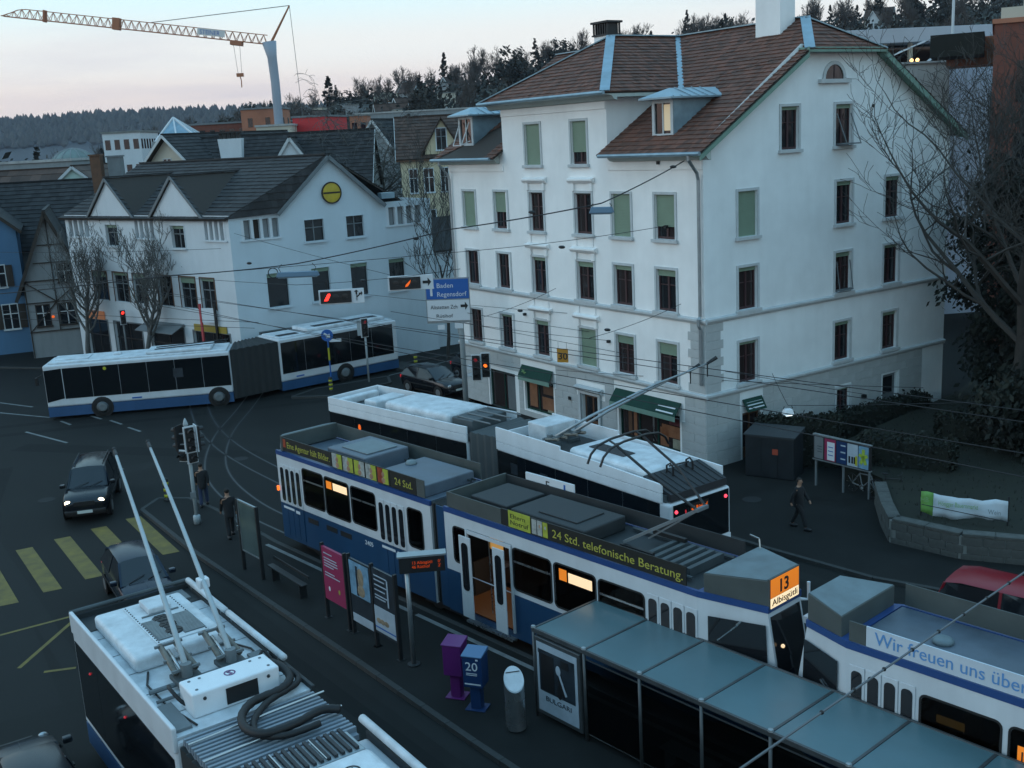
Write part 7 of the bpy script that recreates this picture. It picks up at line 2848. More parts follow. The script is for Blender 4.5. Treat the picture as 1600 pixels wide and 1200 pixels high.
for (a, b) in (((0, 5.4), (3.9, 5.4)), ((0, 3.9), (3.9, 3.9)), ((0, 1.9), (3.9, 1.9)), ((.06, 0), (.06, 5.4)), ((3.84, 0), (3.84, 5.4)), ((1.95, 1.9), (1.95, 9.6)), ((.8, 6.6), (3.1, 6.6)), ((.1, 1.95), (1.9, 3.85)), ((2.0, 3.95), (3.8, 5.35)), ((.1, 5.35), (1.9, 3.95)), ((1.2, 7.8), (2.7, 7.8))):
    mb.beam((a[0], -.03, a[1]), (b[0], -.03, b[1]), .06, .16, (0, 1, 0))
o_ = mb.obj('timber_frame', 'wood_dark', th); o_['kind'] = 'stuff'
mb = MB(); mb.ball((1.6, -.3, 2.9), .10, 8, 6)
mb.obj('lantern', 'led_orange', th)
house('dark_roofed_house', 'house with a long plain dark roof behind the blue house', (-46, 84), R(-88), 9.5, 15.5, 7.0, 11.7, 'house_grey', 'roof_tile_dark', chim=[])
b = bpy.data.objects['dark_roofed_house']; b.location = (-47, 92.5, 0)
house('mint_house', 'mint green pedimented gable peeping over the dark roofs', (-38.3, 95), R(2), 3.7, 10, 11.2, 12.75, 'house_mint', 'roof_tile_brown', tiles_=False, ov=.25)
house('brown_roofed_house', 'house with a flat-pitched brown roof left of the mint gable', (-50, 100), R(-89), 9, 14, 9.5, 12.6, 'house_grey', 'roof_tile_brown', tiles_=False)
bpy.data.objects['brown_roofed_house'].location = (-53, 106, 0)
house('broad_house', 'large house with a broad pale verge rising left of the white chimney', (-25.6, 92.0), R(-32), 13.5, 14, 9.2, 14.9, 'house_cream', 'roof_tile_dark', [('f', 6.0, 12.0, .9, 1.0)], tiles_=True, ov=.6)
bpy.data.objects['broad_house'].location = (-33.5, 97.5, 0)
wr = house('long_roofed_house', 'long dark-roofed house with a big white chimney behind the gabled house', (-27.5, 101), R(-90), 9, 16, 10.0, 14.5, 'house_white', 'roof_tile_dark', chim=[], tiles_=True)
wr.location = (-27.0, 101, 0)
mb = MB(); mb.prism([(6.55, 3.8, 10.9), (6.55, 5.2, 10.9), (6.55, 5.5, 14.4), (6.55, 3.5, 14.4)], (.9, 0, 0))
ch_ = mb.obj('chimney', 'house_white', wr)
mb = MB()
for i in range(5): mb.box(6.7, 7.3, 3.6 + i * .38, 3.8 + i * .38, 14.403, 14.85)
mb.box(6.5, 7.5, 3.45, 5.55, 14.853, 14.98)
mb.obj('chimney_pot', 'dark_metal', ch_)
house('small_gable_house', 'house with a small white gable right of the big chimney', (-18.7, 93), R(2), 2.6, 9, 12.3, 14.15, 'house_white', 'roof_tile_dark', tiles_=False, ov=.2)
for i, (x, y, z0, z1, w, lab) in enumerate(((-30.7, 85, 9, 13.55, .75, 'tall brown chimney stack left of the gabled house'), (-29.4, 85.4, 9, 13.4, .95, 'wide dark chimney stack beside the tall brown one'))):
    mb = MB(); mb.box(-w / 2, w / 2, -w / 2, w / 2, 0, z1); mb.box(-w / 2 - .08, w / 2 + .08, -w / 2 - .08, w / 2 + .08, z1 + .003, z1 + .12)
    t = mb.obj('chimney_stack', ['wood_brown', 'mid_grey'][i], None, loc=(x, y, 0)); tag(t, lab, 'chimney')

def flat_block(name, label, loc, rot, w, l, h, wall_m, roof_m='concrete', nu=0, nz=0, z0=0, cat='building', ww=1.0, wh=1.3, lit=(), group=None, glass='glass_dark', parapet=.25):
    t = thing(name, label, cat, (loc[0], loc[1], z0), rot, group)
    h = h - z0
    mb = MB(); mb.box(0, w, 0, l, -4, h)
    mb.obj('wall', wall_m, t)
    mb = MB(); mb.box(-.15, w + .15, -.15, l + .15, h + .002, h + parapet)
    mb.obj('roof', roof_m, t)
    st = (h / nz) if nz else 0
    for f, (U, N, O, L) in enumerate(((Vector((1, 0, 0)), Vector((0, -1, 0)), (0, 0, 0), w), (Vector((0, 1, 0)), Vector((1, 0, 0)), (w, 0, 0), l))):
        n = nu if f == 0 else max(1, int(nu * l / w))
        for k in range(nz):
            for i in range(n):
                u = L * (i + .5) / n
                g = 'lamp_warm' if (f == 0 and (k, i) in lit) else glass
                mb = MB()
                zz = st * (k + .35)
                o = Vector(O)
                a, bq = u - ww / 2, u + ww / 2
                vs = [o + U * q + N * d + Vector((0, 0, z)) for z in (zz, zz + wh) for (q, d) in ((a, .005), (bq, .005), (bq, .03), (a, .03))]
                mb.add(vs, [(0, 3, 2, 1), (4, 5, 6, 7), (0, 1, 5, 4), (1, 2, 6, 5), (2, 3, 7, 6), (3, 0, 4, 7)])
                mb.obj('window', g, t)
    return t
flat_block('flat_building', 'low grey flat-roofed building over the rooftops at far left', (-49.5, 110), R(2), 7.2, 8, 13.3, 'house_grey', 'concrete_light', 5, 4)
flat_block('white_building', 'white flat building with a blue sign band behind the chimney stacks', (-53, 150), R(2), 5.0, 9, 16.6, 'house_white', 'concrete', 4, 5, ww=.7)
flat_block('tower_block', 'pale tower block on the left picture edge', (-150.0, 290), R(4), 16, 8, 25.5, 'render_blue', 'concrete', 4, 9, z0=0, ww=2.0)
# domed hall
dh = thing('domed_hall', 'grey-green domed roof between the trees left of the mint gable', 'building', (-49.6, 130, 0))
mb = MB(); mb.lathe([(3.0, 0), (3.0, 11.4)], 28)
mb.obj('wall', 'house_grey', dh)
mb = MB(); mb.lathe([(3.15, 11.4)] + [(3.1 * math.cos(R(a)), 11.5 + 3.2 * math.sin(R(a))) for a in range(0, 91, 10)], 28)
mb.obj('dome', 'dome_green', dh, smooth=True)
mb = MB()
for k in range(14):
    a = k * 2 * math.pi / 14
    mb.tube([(3.14 * math.cos(R(q)) * math.cos(a), 3.14 * math.cos(R(q)) * math.sin(a), 11.5 + 3.24 * math.sin(R(q))) for q in range(0, 91, 15)], .05, 5)
mb.obj('dome_rib', 'house_grey', dh)
# glass pyramid
py = thing('glass_pyramid', 'glass pyramid skylight with white ribs above the rooftops', 'skylight', (-33.8, 120, 0))
mb = MB(); mb.box(-2.6, 2.6, -2.6, 2.6, 0, 14.8)
mb.obj('base', 'house_grey', py)
mb = MB(); mb.add([(-2.3, -2.3, 14.8), (2.3, -2.3, 14.8), (2.3, 2.3, 14.8), (-2.3, 2.3, 14.8), (-.8, 0, 17.2)], [(0, 1, 4), (1, 2, 4), (2, 3, 4), (3, 0, 4)])
mb.obj('glazing', 'zinc', py)
mb = MB()
for a, b in (((-2.3, -2.3), 0), ((2.3, -2.3), 0), ((2.3, 2.3), 0), ((-2.3, 2.3), 0), ((0, -2.3), 0), ((2.3, 0), 0)):
    mb.beam((a[0], a[1], 14.8), (-.8, 0, 17.25), .16, .16)
mb.beam((-2.3, -2.3, 14.85), (2.3, -2.3, 14.85), .16, .16)
mb.obj('rib', 'house_white', py)
# brick flats, the red block and the long low roofs
flat_block('brick_flats', 'red brick flats left of the crane, two storeys in view', (-46.5, 168), R(-4), 13.5, 10, 17.5, 'brick_red', 'mid_grey', 9, 5, ww=.8, wh=1.5)
flat_block('brick_tower', 'tall brick stair tower at the foot of the crane', (-37.4, 164), R(-4), 5.2, 8, 19.2, 'brick_orange', 'mid_grey', 2, 5, ww=.7)
flat_block('red_block', 'bright red cubic building right of the crane', (-27.4, 150), R(-12), 4.4, 9, 17.3, 'red_wall', 'mid_grey', 1, 1, ww=.5, wh=.9)
flat_block('low_shop', 'pale low building with warm front left of the red block', (-31.5, 146), R(0), 4.6, 6, 16.3, 'house_cream', 'concrete_light', 4, 5, ww=.7)
flat_block('long_block', 'long grey flat-roofed block behind the bare trees', (-24.0, 190), R(2), 26, 12, 18.4, 'house_grey', 'concrete_light', 12, 4, ww=1.2)
flat_block('lit_block', 'small flat block with orange light painted into its front on the hillside', (-23.6, 179), R(0), 2.8, 5, 17.9, 'brick_orange', 'concrete', 2, 5, ww=.8)  # the orange light on this wall is put into its colour
house('grey_gable_house', 'dark-roofed house with a grey timbered gable left of the yellow house', (-10.2, 108), R(8), 3.4, 10, 12.8, 15.8, 'house_grey', 'roof_tile_dark', [('f', 1.2, 11.5, .9, 1.2), ('f', .5, 8.6, .8, 1.3), ('f', 1.9, 8.6, .8, 1.3)], half=True)
house('steep_roof_house', 'steep dark roof behind the weeping bare tree', (-16.5, 112), R(-20), 9, 12, 9.5, 15.6, 'house_grey', 'roof_tile_dark', [('f', 4, 10, .9, 1.2)])
yh = house('yellow_house', 'yellow house with a brown roof and one tall gable, left of the corner building', (-8.8, 100.0), R(-86), 8.0, 11, 12.1, 15.3, 'house_yellow', 'roof_tile_brown',
           [('r', .7, 9.2, .6, 1.9), ('r', 1.9, 9.2, .75, 1.9), ('r', 3.3, 9.2, .6, 1.9), ('r', .7, 5.8, .6, 1.9), ('r', 1.9, 5.8, .75, 1.9), ('r', 5, 9.2, .6, 1.9)], frame_m='house_white')
mb = MB(); mb.prism([(8.02, 2.1, 12.0), (8.02, 5.0, 12.0), (8.02, 5.0, 12.6), (8.02, 3.55, 15.0), (8.02, 2.1, 12.6)], (-3.5, 0, 0))
gb_ = mb.obj('gable', 'house_yellow', yh)
mb = MB()
for s_ in (-1, 1):
    mb.prism([(8.4, 3.55 + s_ * 1.75, 12.2), (8.4, 3.55, 15.1), (8.4, 3.55, 15.23), (8.4, 3.55 + s_ * 1.85, 12.3)], (-4.2, 0, 0))
mb.obj('gable_roof', 'roof_tile_brown', gb_)
pane_window(yh, Vector((0, 1, 0)), Vector((1, 0, 0)), (8.02, 0, 0), 3.1, 3.9, 12.6, 14.3, 'house_white', proud=True)
mb = MB(); mb.box(8.0, 8.3, -.3, 11.2, 11.75, 11.95)
mb.obj('cornice', 'wood_brown', yh)

# ------------------------------------------------------------------ modern buildings at the right
cb = thing('concrete_building', 'board-marked concrete and pale blue building with a flat canopy behind the corner building', 'building', (24.0, 72, 0), R(6))
mb = MB(); mb.box(0, 5.3, 0, 9, -1, 16.5)
mb.obj('concrete_wall', 'concrete_grey', cb)
mb = MB(); mb.box(5.303, 14, .3, 9, -1, 16.6)
mb.obj('blue_wall', 'render_blue', cb)
mb = MB(); mb.box(-.2, 5.4, -.15, .2, 16.503, 16.62); mb.box(5.4, 14, .15, .5, 16.603, 16.72)
mb.obj('parapet', 'concrete_light', cb)
for i in range(9):
    mb = MB(); mb.box(.02, 5.28, -.012, -.003, 1 + i * 1.75, 1.04 + i * 1.75)
    mb.obj('joint', 'concrete_light', cb)
for (x, z, w, h, m) in ((8.3, 10.2, 2.4, 4.3, 'mid_grey'), (8.3, 5, 2.4, 3, 'glass_dark')):
    mb = MB(); mb.box(x, x + w, .24, .297, z, z + h)
    mb.obj('window', m, cb)
mb = MB(); mb.box(-2, 9.5, 2.2, 10, 18.0, 18.9)
mb.obj('canopy', 'canopy_grey', cb, bevel=.02)
mb = MB(); mb.box(-.5, 7, 5, 9, 16.6, 17.99)
mb.obj('penthouse', 'glass_dark', cb)
for x in (0.5, 2.2, 4.0):
    mb = MB(); mb.box(x, x + .25, 3, 3.25, 16.6, 17.99)
    mb.obj('column', 'house_cream', cb)
mb = MB(); mb.beam((4.8, 2.0, 16.7), (6.8, 2.0, 18.0), .12, .12); mb.beam((2.4, 2.0, 17.2), (4.6, 2.0, 18.0), .1, .1)
mb.obj('strut', 'house_white', cb)
for x in (3.0, 3.4, 5.4):
    mb = MB(); mb.ball((x, .6, 16.75), .13, 8, 5)
    mb.obj('lantern', 'lamp_warm', cb)
bt = thing('brick_building', 'dark red brick building on the right picture edge', 'building', (27.4, 62, 0), R(-24))
mb = MB(); mb.box(0, 12, 0, 10, -1, 17.9)
mb.obj('wall', 'brick_red', bt)
mb = MB(); mb.box(-.12, 12, -.12, 10, 17.903, 18.15)
mb.obj('parapet', 'brick_orange', bt)
mb = MB(); mb.box(.3, 3.2, .4, 3, 18.15, 18.75); mb.box(1.4, 1.9, .5, .9, 18.75, 19.2)
mb.obj('plant_room', 'house_cream', bt)
mb = MB(); mb.box(-2.6, -.003, 5, 9, 16.0, 17.6)
mb.obj('wall', 'brick_orange', bt)
mb = MB(); mb.tube([(-2.3, 5, 17.6), (-2.3, 5, 20.6)], .08, 8)
mb.obj('flue', 'house_white', bt)
for k in range(4):
    for x in (1.2, 3.4):
        mb = MB(); mb.box(x, x + 1.3, -.03, -.003, 2 + k * 3.9, 4.2 + k * 3.9)
        mb.obj('window', 'glass_dark', bt)
mb = MB(); mb.box(-3.3, -.5, .5, 5, 16.4, 17.6)
hd_ = mb.obj('planter', 'leaf_hedge', bt)

# ------------------------------------------------------------------ tower crane
cx0, cy0 = -29.3, 150
cr_ = thing('tower_crane', 'tower crane with a long lattice jib reaching left over the rooftops', 'crane', (cx0, cy0, 8))
mb = MB(); mb.tube([(0, 0, 0), (.1, 0, 14), (.0, 0, 17.2), (-.2, 0, 19.2)], [.62, .58, .62, .95], 10)
mb.obj('mast', 'crane_grey', cr_, smooth=True)
base = Vector((-.5, 0, 18.9))
tip = Vector((-34.6, 0, 24.2))
ax = (tip - base)
L = ax.length
ax.normalize()
upj = Vector((-ax.z, 0, ax.x))
if upj.z < 0: upj = -upj
def jp(t, h, y): return base + ax * (t * L) + upj * h + Vector((0, y, 0))
N_ = 34
hh = lambda t: 1.15 if t < .93 else 1.15 * max(.05, (1 - t) / .07)
mb = MB()
for i in range(N_):
    t0, t1 = i / N_, (i + 1) / N_
    tm = (t0 + t1) / 2
    for y in (-.45, .45):
        mb.beam(jp(t0, 0, y), jp(t1, 0, y), .09, .09)
    mb.beam(jp(t0, hh(t0), 0), jp(t1, hh(t1), 0), .10, .10)
    for y in (-.45, .45):
        mb.beam(jp(t0, 0, y), jp(tm, hh(tm), 0), .06, .06); mb.beam(jp(tm, hh(tm), 0), jp(t1, 0, y), .06, .06)
o_ = mb.obj('jib', 'crane_orange', cr_); o_['kind'] = 'stuff'
for t in (.02, .21, .435, .57, .84):
    mb = MB(); mb.obox(tuple(jp(t, .55, 0)), (.9 if abs(t - .57) < .01 else .2, 1.0, 1.5), Matrix((ax, Vector((0, 1, 0)), upj)).transposed())
    if t in (.57, .84): mb.obj('jib_joint', 'crane_orange', cr_)
mb = MB(); mb.obox(tuple(jp(.21, .7, -.5)), (3.6, .06, .85), Matrix((ax, Vector((0, 1, 0)), upj)).transposed())
nb_ = mb.obj('name_board', 'crane_white', cr_)
text('lettering', 'STEINER', .8, 'sign_blue', nb_, frame(jp(.253, .42, -.54), -ax, upj), width=2.6)
apx = Vector((2.9, 0, 23.6))
mb = MB(); mb.beam((0, -.4, 19.0), apx, .16, .16); mb.beam((0, .4, 19.0), apx, .16, .16)
for i in range(6):
    p = Vector((0, 0, 19.0)).lerp(apx, (i + .5) / 6); w = .4 * (1 - (i + .5) / 6)
    mb.beam(p - Vector((0, w, 0)), p + Vector((0, w, 0)), .08, .08)
mb.obj('apex_mast', 'crane_orange', cr_)
mb = MB(); mb.tube([apx, jp(.44, 1.2, 0)], .05, 5); mb.tube([apx, (3.6, 0, 0)], .035, 5)
mb.obj('stay_rope', 'cable_pale', cr_)
mb = MB(); mb.obox(tuple(jp(.115, -.3, 0)), (1.5, 1.3, .5), Matrix((ax, Vector((0, 1, 0)), upj)).transposed())
mb.obj('trolley', 'crane_orange', cr_)
q = jp(.115, -.5, 0)
mb = MB(); mb.tube([q + Vector((-.4, 0, 0)), q + Vector((-.2, 0, -3.6))], .025, 4); mb.tube([q + Vector((.4, 0, 0)), q + Vector((.3, 0, -3.6))], .025, 4)
mb.obj('hoist_rope', 'cable_pale', cr_)
mb = MB(); mb.obox(tuple(q + Vector((.05, 0, -3.8))), (.9, .4, .45), Matrix.Identity(3)); mb.tube([q + Vector((.05, 0, -4)), q + Vector((.15, 0, -4.6)), q + Vector((.1, 0, -5.4))], .07, 6)
mb.obj('hook_block', 'crane_orange', cr_)

# ------------------------------------------------------------------ hills
def smooth(a, b, t):
    t = max(0, min(1, (t - a) / (b - a)))
    return t * t * (3 - 2 * t)
RX = [(-400, 0), (-170, 3), (-125, 12), (-80, 20), (-25, 29.5), (45, 37), (110, 42), (170, 46), (400, 58)]
def ridge_h(x):
    for (a, ha), (b, hb) in zip(RX, RX[1:]):
        if a <= x <= b:
            return ha + (hb - ha) * (x - a) / (b - a)
    return RX[0][1] if x < RX[0][0] else RX[-1][1]
def hill_z(x, y):
    s = x * 400 / max(y, 60)
    k = smooth(95, 400, y)
    return ridge_h(s) * k + 1.2 * math.sin(x * .05) * math.sin(y * .043) * k - .3
mb = MB()
nx, ny = 70, 34
for j in range(ny + 1):
    y = 95 + 405 * (j / ny)
    for i in range(nx + 1):
        x = (-1.0 + 2.0 * i / nx) * (y * .75 + 60)
        z = hill_z(x, y) if y <= 400 else hill_z(x, 400) - (y - 400) * .5
        mb.v.append((x, y, z))
for j in range(ny):
    for i in range(nx):
        a = j * (nx + 1) + i
        mb.f.append((a, a + 1, a + nx + 2, a + nx + 1))
hl = mb.obj('hillside', 'hill_ground', smooth=True)
hl['kind'] = 'structure'
# far wooded ridge at left
mb = MB()
nx = 240
def far_h(u): return 86 + 10 * math.sin(u * 5.1 + .6) + 6 * math.sin(u * 13 + 2) + 22 * smooth(.3, .75, u)
prof = [(-700, 0), (-300, .55), (-80, .93), (0, 1.0), (300, .95), (700, .3)]
for (dy, k) in prof:
    for i in range(nx + 1):
        u = i / nx
        x = -1900 + 2300 * u
        mb.v.append((x, 2400 + dy, far_h(u) * k))
for j in range(len(prof) - 1):
    for i in range(nx):
        a = j * (nx + 1) + i
        mb.f.append((a, a + 1, a + nx + 2, a + nx + 1))
fh_ = mb.obj('far_hills', 'far_wood', smooth=True)
fh_['kind'] = 'structure'
# tree line of the far ridge: one mass, nobody could count it
mb = MB()
r2 = random.Random(5)
for i in range(5200):
    u = r2.random()
    dy = r2.uniform(-420, 30)
    k = 1.0
    for (a, ka), (b, kb) in zip(prof, prof[1:]):
        if a <= dy <= b: k = ka + (kb - ka) * (dy - a) / (b - a)
    x, y, z = -1900 + 2300 * u, 2400 + dy, far_h(u) * k
    h, w = r2.uniform(10, 22), r2.uniform(5, 10)
    mb.tint = r2.random()
    n = 5
    a0 = r2.random() * 6
    ring_ = [(x + w * math.cos(a0 + 2 * math.pi * q / n), y + w * math.sin(a0 + 2 * math.pi * q / n), z + h * .25) for q in range(n)]
    tp = (x + r2.uniform(-1, 1), y, z + h)
    b0 = len(mb.v)
    mb.add(ring_ + [tp, (x, y, z - 3)], [(q, (q + 1) % n, n) for q in range(n)] + [((q + 1) % n, q, n + 1) for q in range(n)])
mb.tint = None
fw = mb.obj('far_forest', 'leaf_hill', recalc=False)
fw['kind'] = 'stuff'

# ------------------------------------------------------------------ trees
def bare_branches(seed, h, r0, spread=.5, levels=5, upw=.25, n0=5, droop=0.0, minr=.004, trunk=.35, nseg=4, dens=1.0):
    """recursive bare crown; returns (trunk MB, limb MB)"""
    q = random.Random(seed)
    tr, cr2 = MB(), MB()
    def grow(p, d, L, r, lev):
        pts, rs = [p], [r]
        seg = nseg if lev < 3 else 3
        for i in range(seg):
            d = (d + Vector((q.uniform(-1, 1), q.uniform(-1, 1), q.uniform(-1, 1))) * (.16 + .05 * lev) + Vector((0, 0, upw * (.5 if lev < 1 else 1) * .35 - droop * lev * .06))).normalized()
            p = p + d * (L / seg)
            pts.append(p)
            rs.append(max(minr, r * (1 - .55 * (i + 1) / seg)))
        (tr if lev == 0 else cr2).tube(pts, rs, 8 if lev == 0 else (5 if lev < 3 else 3), cap=False)
        if lev >= levels:
            return
        n = n0 if lev == 0 else max(2, int(q.choice((3, 3, 4)) * dens))
        for k in range(n):
            t = (trunk + (1 - trunk) * (k + q.random() * .8) / n) if lev == 0 else q.uniform(.25, 1.0)
            i = min(len(pts) - 2, int(t * seg))
            f = t * seg - i
            c = pts[i].lerp(pts[i + 1], min(1, f))
            az = q.uniform(0, 6.283) if lev else (k * 2.4 + q.uniform(-.4, .4))
            side = Vector((math.cos(az), math.sin(az), q.uniform(-.1, .5)))
            nd = (d * (1 - spread) + side * spread).normalized()
            rr = max(minr, rs[i] * q.uniform(.45, .68))
            grow(c, nd, L * q.uniform(.48, .74) * (1.0 if lev else .9), rr, lev + 1)
        if lev > 0:
            grow(pts[-1], d, L * .6, rs[-1], lev + 1)
    grow(Vector((0, 0, 0)), Vector((q.uniform(-.03, .03), q.uniform(-.03, .03), 1)).normalized(), h, r0, 0)
    return tr, cr2

def leafy(seed, n, rx, rz, size, cone=0.0, clumps=40, z0=0.0, flat=.5):
    """crown of leaf-sized faces gathered in clumps; cone = 1 gives a conifer"""
    q = random.Random(seed)
    mb = MB()
    cs = []
    for i in range(clumps):
        if cone:
            t = q.random() ** .8
            rad = rx * (1 - t) ** .85 * q.uniform(.55, 1.0)
            a = q.uniform(0, 6.283)
            cs.append((Vector((rad * math.cos(a), rad * math.sin(a), z0 + rz * t)), rx * .22 * (1.15 - t), q.random()))
        else:
            while True:
                v = Vector((q.uniform(-1, 1), q.uniform(-1, 1), q.uniform(-1, 1)))
                if .35 < v.length < 1: break
            cs.append((Vector((v.x * rx, v.y * rx, z0 + rz * .5 + v.z * rz * .5)), rx * q.uniform(.2, .36), q.random()))
    for i in range(n):
        c, r, tn = q.choice(cs)
        p = c + Vector((q.gauss(0, r * .55), q.gauss(0, r * .55), q.gauss(0, r * (.3 if cone else .45))))
        nrm = Vector((q.uniform(-1, 1), q.uniform(-1, 1), q.uniform(-.3, 1))).normalized()
        u = nrm.orthogonal().normalized()
        w = nrm.cross(u)
        s = size * q.uniform(.6, 1.3)
        mb.tint = min(1, max(0, tn * .7 + q.random() * .3))
        mb.poly([p - u * s, p - w * s * flat, p + u * s, p + w * s * flat])
    mb.tint = None
    return mb

# two pollarded bare trees in front of the white gabled house
for i, (x, y, s, lab) in enumerate(((-27.6, 70.2, 21, 'bare street tree with upright twigs, left of the pair before the gabled house'), (-22.4, 65.9, 33, 'bare street tree with upright twigs, right of the pair before the gabled house'))):
    t = thing('bare_tree', lab, 'tree', (x, y, .1))
    tr, cr2 = bare_branches(s, 4.6, .19, .56, 5, .85, 11, trunk=.42, minr=.012, dens=.95)
    tr.obj('trunk', 'bark_pale', t, smooth=True, recalc=False)
    cr2.obj('branches', 'bark_pale', t, recalc=False)
# large bare tree at the right picture edge, spreading in front of the side wall
t = thing('bare_tree', 'large dark bare tree at the right edge, branches spreading before the white side wall', 'tree', (19.9, 41.6, .6))
tr, cr2 = bare_branches(47, 8.6, .28, .60, 5, .30, 10, trunk=.34, minr=.009)
tr.obj('trunk', 'bark', t, smooth=True, recalc=False)
cr2.obj('branches', 'bark', t, recalc=False)
t = thing('bare_tree', 'thin bare tree with fine twigs standing before the brick building', 'tree', (22.6, 47.5, .6))
tr, cr2 = bare_branches(83, 8.0, .18, .50, 5, .4, 9, trunk=.3, minr=.009)
tr.obj('trunk', 'bark', t, smooth=True, recalc=False)
cr2.obj('branches', 'bark', t, recalc=False)
# dark evergreens behind it
for i, (x, y, h, rx, lab) in enumerate(((21.4, 46.3, 12.0, 2.3, 'tall dark ivy-clad evergreen touching the corner of the white side wall'), (23.0, 42.6, 9.5, 2.6, 'broad dark evergreen behind the trunk of the large bare tree'), (25.2, 49.5, 10.5, 2.8, 'dark evergreen farther back below the brick building'), (19.6, 38.6, 3.6, 2.2, 'low dark shrub at the foot of the large bare tree'))):
    t = thing('evergreen_tree', lab, 'tree' if i < 3 else 'shrub', (x, y, .6))
    leafy(60 + i, 9000, rx, h * .98, .15, 0, 70).obj('crown', 'leaf_dark', t, recalc=False)
    mb = MB(); mb.tube([(0, 0, 0), (.1, 0, h * .3), (0, .1, h * .6)], [.22, .17, .08], 8)
    mb.obj('trunk', 'bark', t, smooth=True)
# hedges
def hedge(label, a, b, w, h, z0, seed, name='hedge'):
    a, b = Vector(a), Vector(b)
    d = (b - a)
    L = d.length
    q = random.Random(seed)
    mb = MB()
    ang = math.atan2(d.y, d.x)
    for i in range(int(L * w * h * 420) + 500):
        f = q.choice((0, 1, 2))
        x = q.uniform(0, L)
        if f == 0: p = Vector((x, q.choice((-w / 2, w / 2)) + q.gauss(0, .06), q.uniform(0, h)))
        elif f == 1: p = Vector((x, q.uniform(-w / 2, w / 2), h + q.gauss(0, .07)))
        else: p = Vector((q.choice((0, L)) + q.gauss(0, .06), q.uniform(-w / 2, w / 2), q.uniform(0, h)))
        n = Vector((q.uniform(-1, 1), q.uniform(-1, 1), q.uniform(0, 1))).normalized()
        u = n.orthogonal().normalized(); v = n.cross(u)
        s = q.uniform(.04, .10)
        mb.tint = q.random()
        mb.poly([p - u * s, p - v * s * .6, p + u * s, p + v * s * .6])
    mb.tint = .3
    mb.box(.08, L - .08, -w / 2 + .08, w / 2 - .08, 0, h - .06)
    mb.tint = None
    o = mb.obj(name, 'leaf_hedge', None, loc=(a.x, a.y, z0), rotz=ang, recalc=False)
    return tag(o, label, 'hedge')
hedge('clipped dark hedge right of the billboard', (12.9, 38.9), (15.6, 37.2), 1.1, 1.0, .82, 4)
hedge('dark hedge along the foot of the white side wall', (10.2, 41.6), (18.0, 46.4), .9, 1.25, .1, 5)
hedge('low hedge behind the dark cabinet', (9.6, 41.4), (12.6, 40.6), .8, 1.9, .1, 6)
hedge('rough hedge at the back of the lawn', (16.5, 40.8), (24, 37.6), 1.2, 1.1, .82, 8)
# weeping bare tree and thicket left of the yellow house
t = thing('bare_tree', 'round-headed bare tree with hanging twigs before the steep dark roof', 'tree', (-11.6, 98, 1))
tr, cr2 = bare_branches(19, 8.8, .35, .60, 5, .25, 10, droop=1.1, trunk=.45, minr=.016)
tr.obj('trunk', 'bark_pale', t, smooth=True, recalc=False)
cr2.obj('branches', 'bark_pale', t, recalc=False)
for i, (x, y, h, s, lab) in enumerate(((-3.9, 66.5, 7.0, 29, 'slim bare tree between the white gabled house and the corner building'), (-5.6, 74.0, 7.5, 37, 'bare tree below the yellow house'))):
    t = thing('bare_tree', lab, 'tree', (x, y, 0))
    tr, cr2 = bare_branches(s, h * .85, .12, .45, 4, .5, 7, trunk=.4, minr=.012)
    tr.obj('trunk', 'bark', t, smooth=True, recalc=False)
    cr2.obj('branches', 'bark', t, recalc=False)

# hillside trees: a few crowns, copied with their own size and turn
def px_xy(px, D): return (px - 800) / 1700.0 * D
protos = []
for i in range(3):                                     # conifers
    mb = leafy(200 + i, 1500, 2.6, 11, .42, 1.0, 60, .8)
    mb.tint = .2; mb.tube([(0, 0, -2), (0, 0, 9)], [.25, .06], 5)
    mb.tint = None
    protos.append(('conifer', mb.mesh('conifer', recalc=False)))
for i in range(3):                                     # round evergreen or bushy crowns
    mb = leafy(300 + i, 1300, 3.4, 8.0, .45, 0, 34, 1.6)
    mb.tint = .2; mb.tube([(0, 0, -2), (0, 0, 5)], [.3, .15], 5)
    mb.tint = None
    protos.append(('broad_tree', mb.mesh('broad_tree', recalc=False)))
for i in range(4):                                     # bare crowns
    tr, cr2 = bare_branches(400 + i, 5.5, .22, .52, 4, .55, 8, trunk=.4, minr=.035)
    tr.v, tr.f = tr.v, tr.f
    b0 = len(tr.v)
    tr.v += cr2.v
    tr.f += [tuple(b0 + k for k in f) for f in cr2.f]
    protos.append(('bare_hill_tree', tr.mesh('bare_hill_tree', recalc=False)))
for k, (nm, me) in enumerate(protos):
    me.materials.append(M['leaf_hill'] if nm != 'bare_hill_tree' else M['bark_hill'])
LAB = {'conifer': ('dark conifer on the wooded hillside', 'conifers on the hillside'),
       'broad_tree': ('bushy tree on the wooded hillside', 'bushy trees on the hillside'),
       'bare_hill_tree': ('bare tree on the wooded hillside', 'bare trees on the hillside')}
r3 = random.Random(77)
def put_tree(k, x, y, sc, z=None, label=None):
    nm, me = protos[k]
    o = bpy.data.objects.new(nm, me)
    COL.objects.link(o)
    o.location = (x, y, (hill_z(x, min(y, 400)) if z is None else z) - .4)
    o.scale = (sc, sc, sc * r3.uniform(.9, 1.15))
    o.rotation_euler = (0, 0, r3.uniform(0, 6.28))
    if label:
        tag(o, label, 'tree')
    else:
        tag(o, LAB[nm][0], 'tree', LAB[nm][1])
    return o
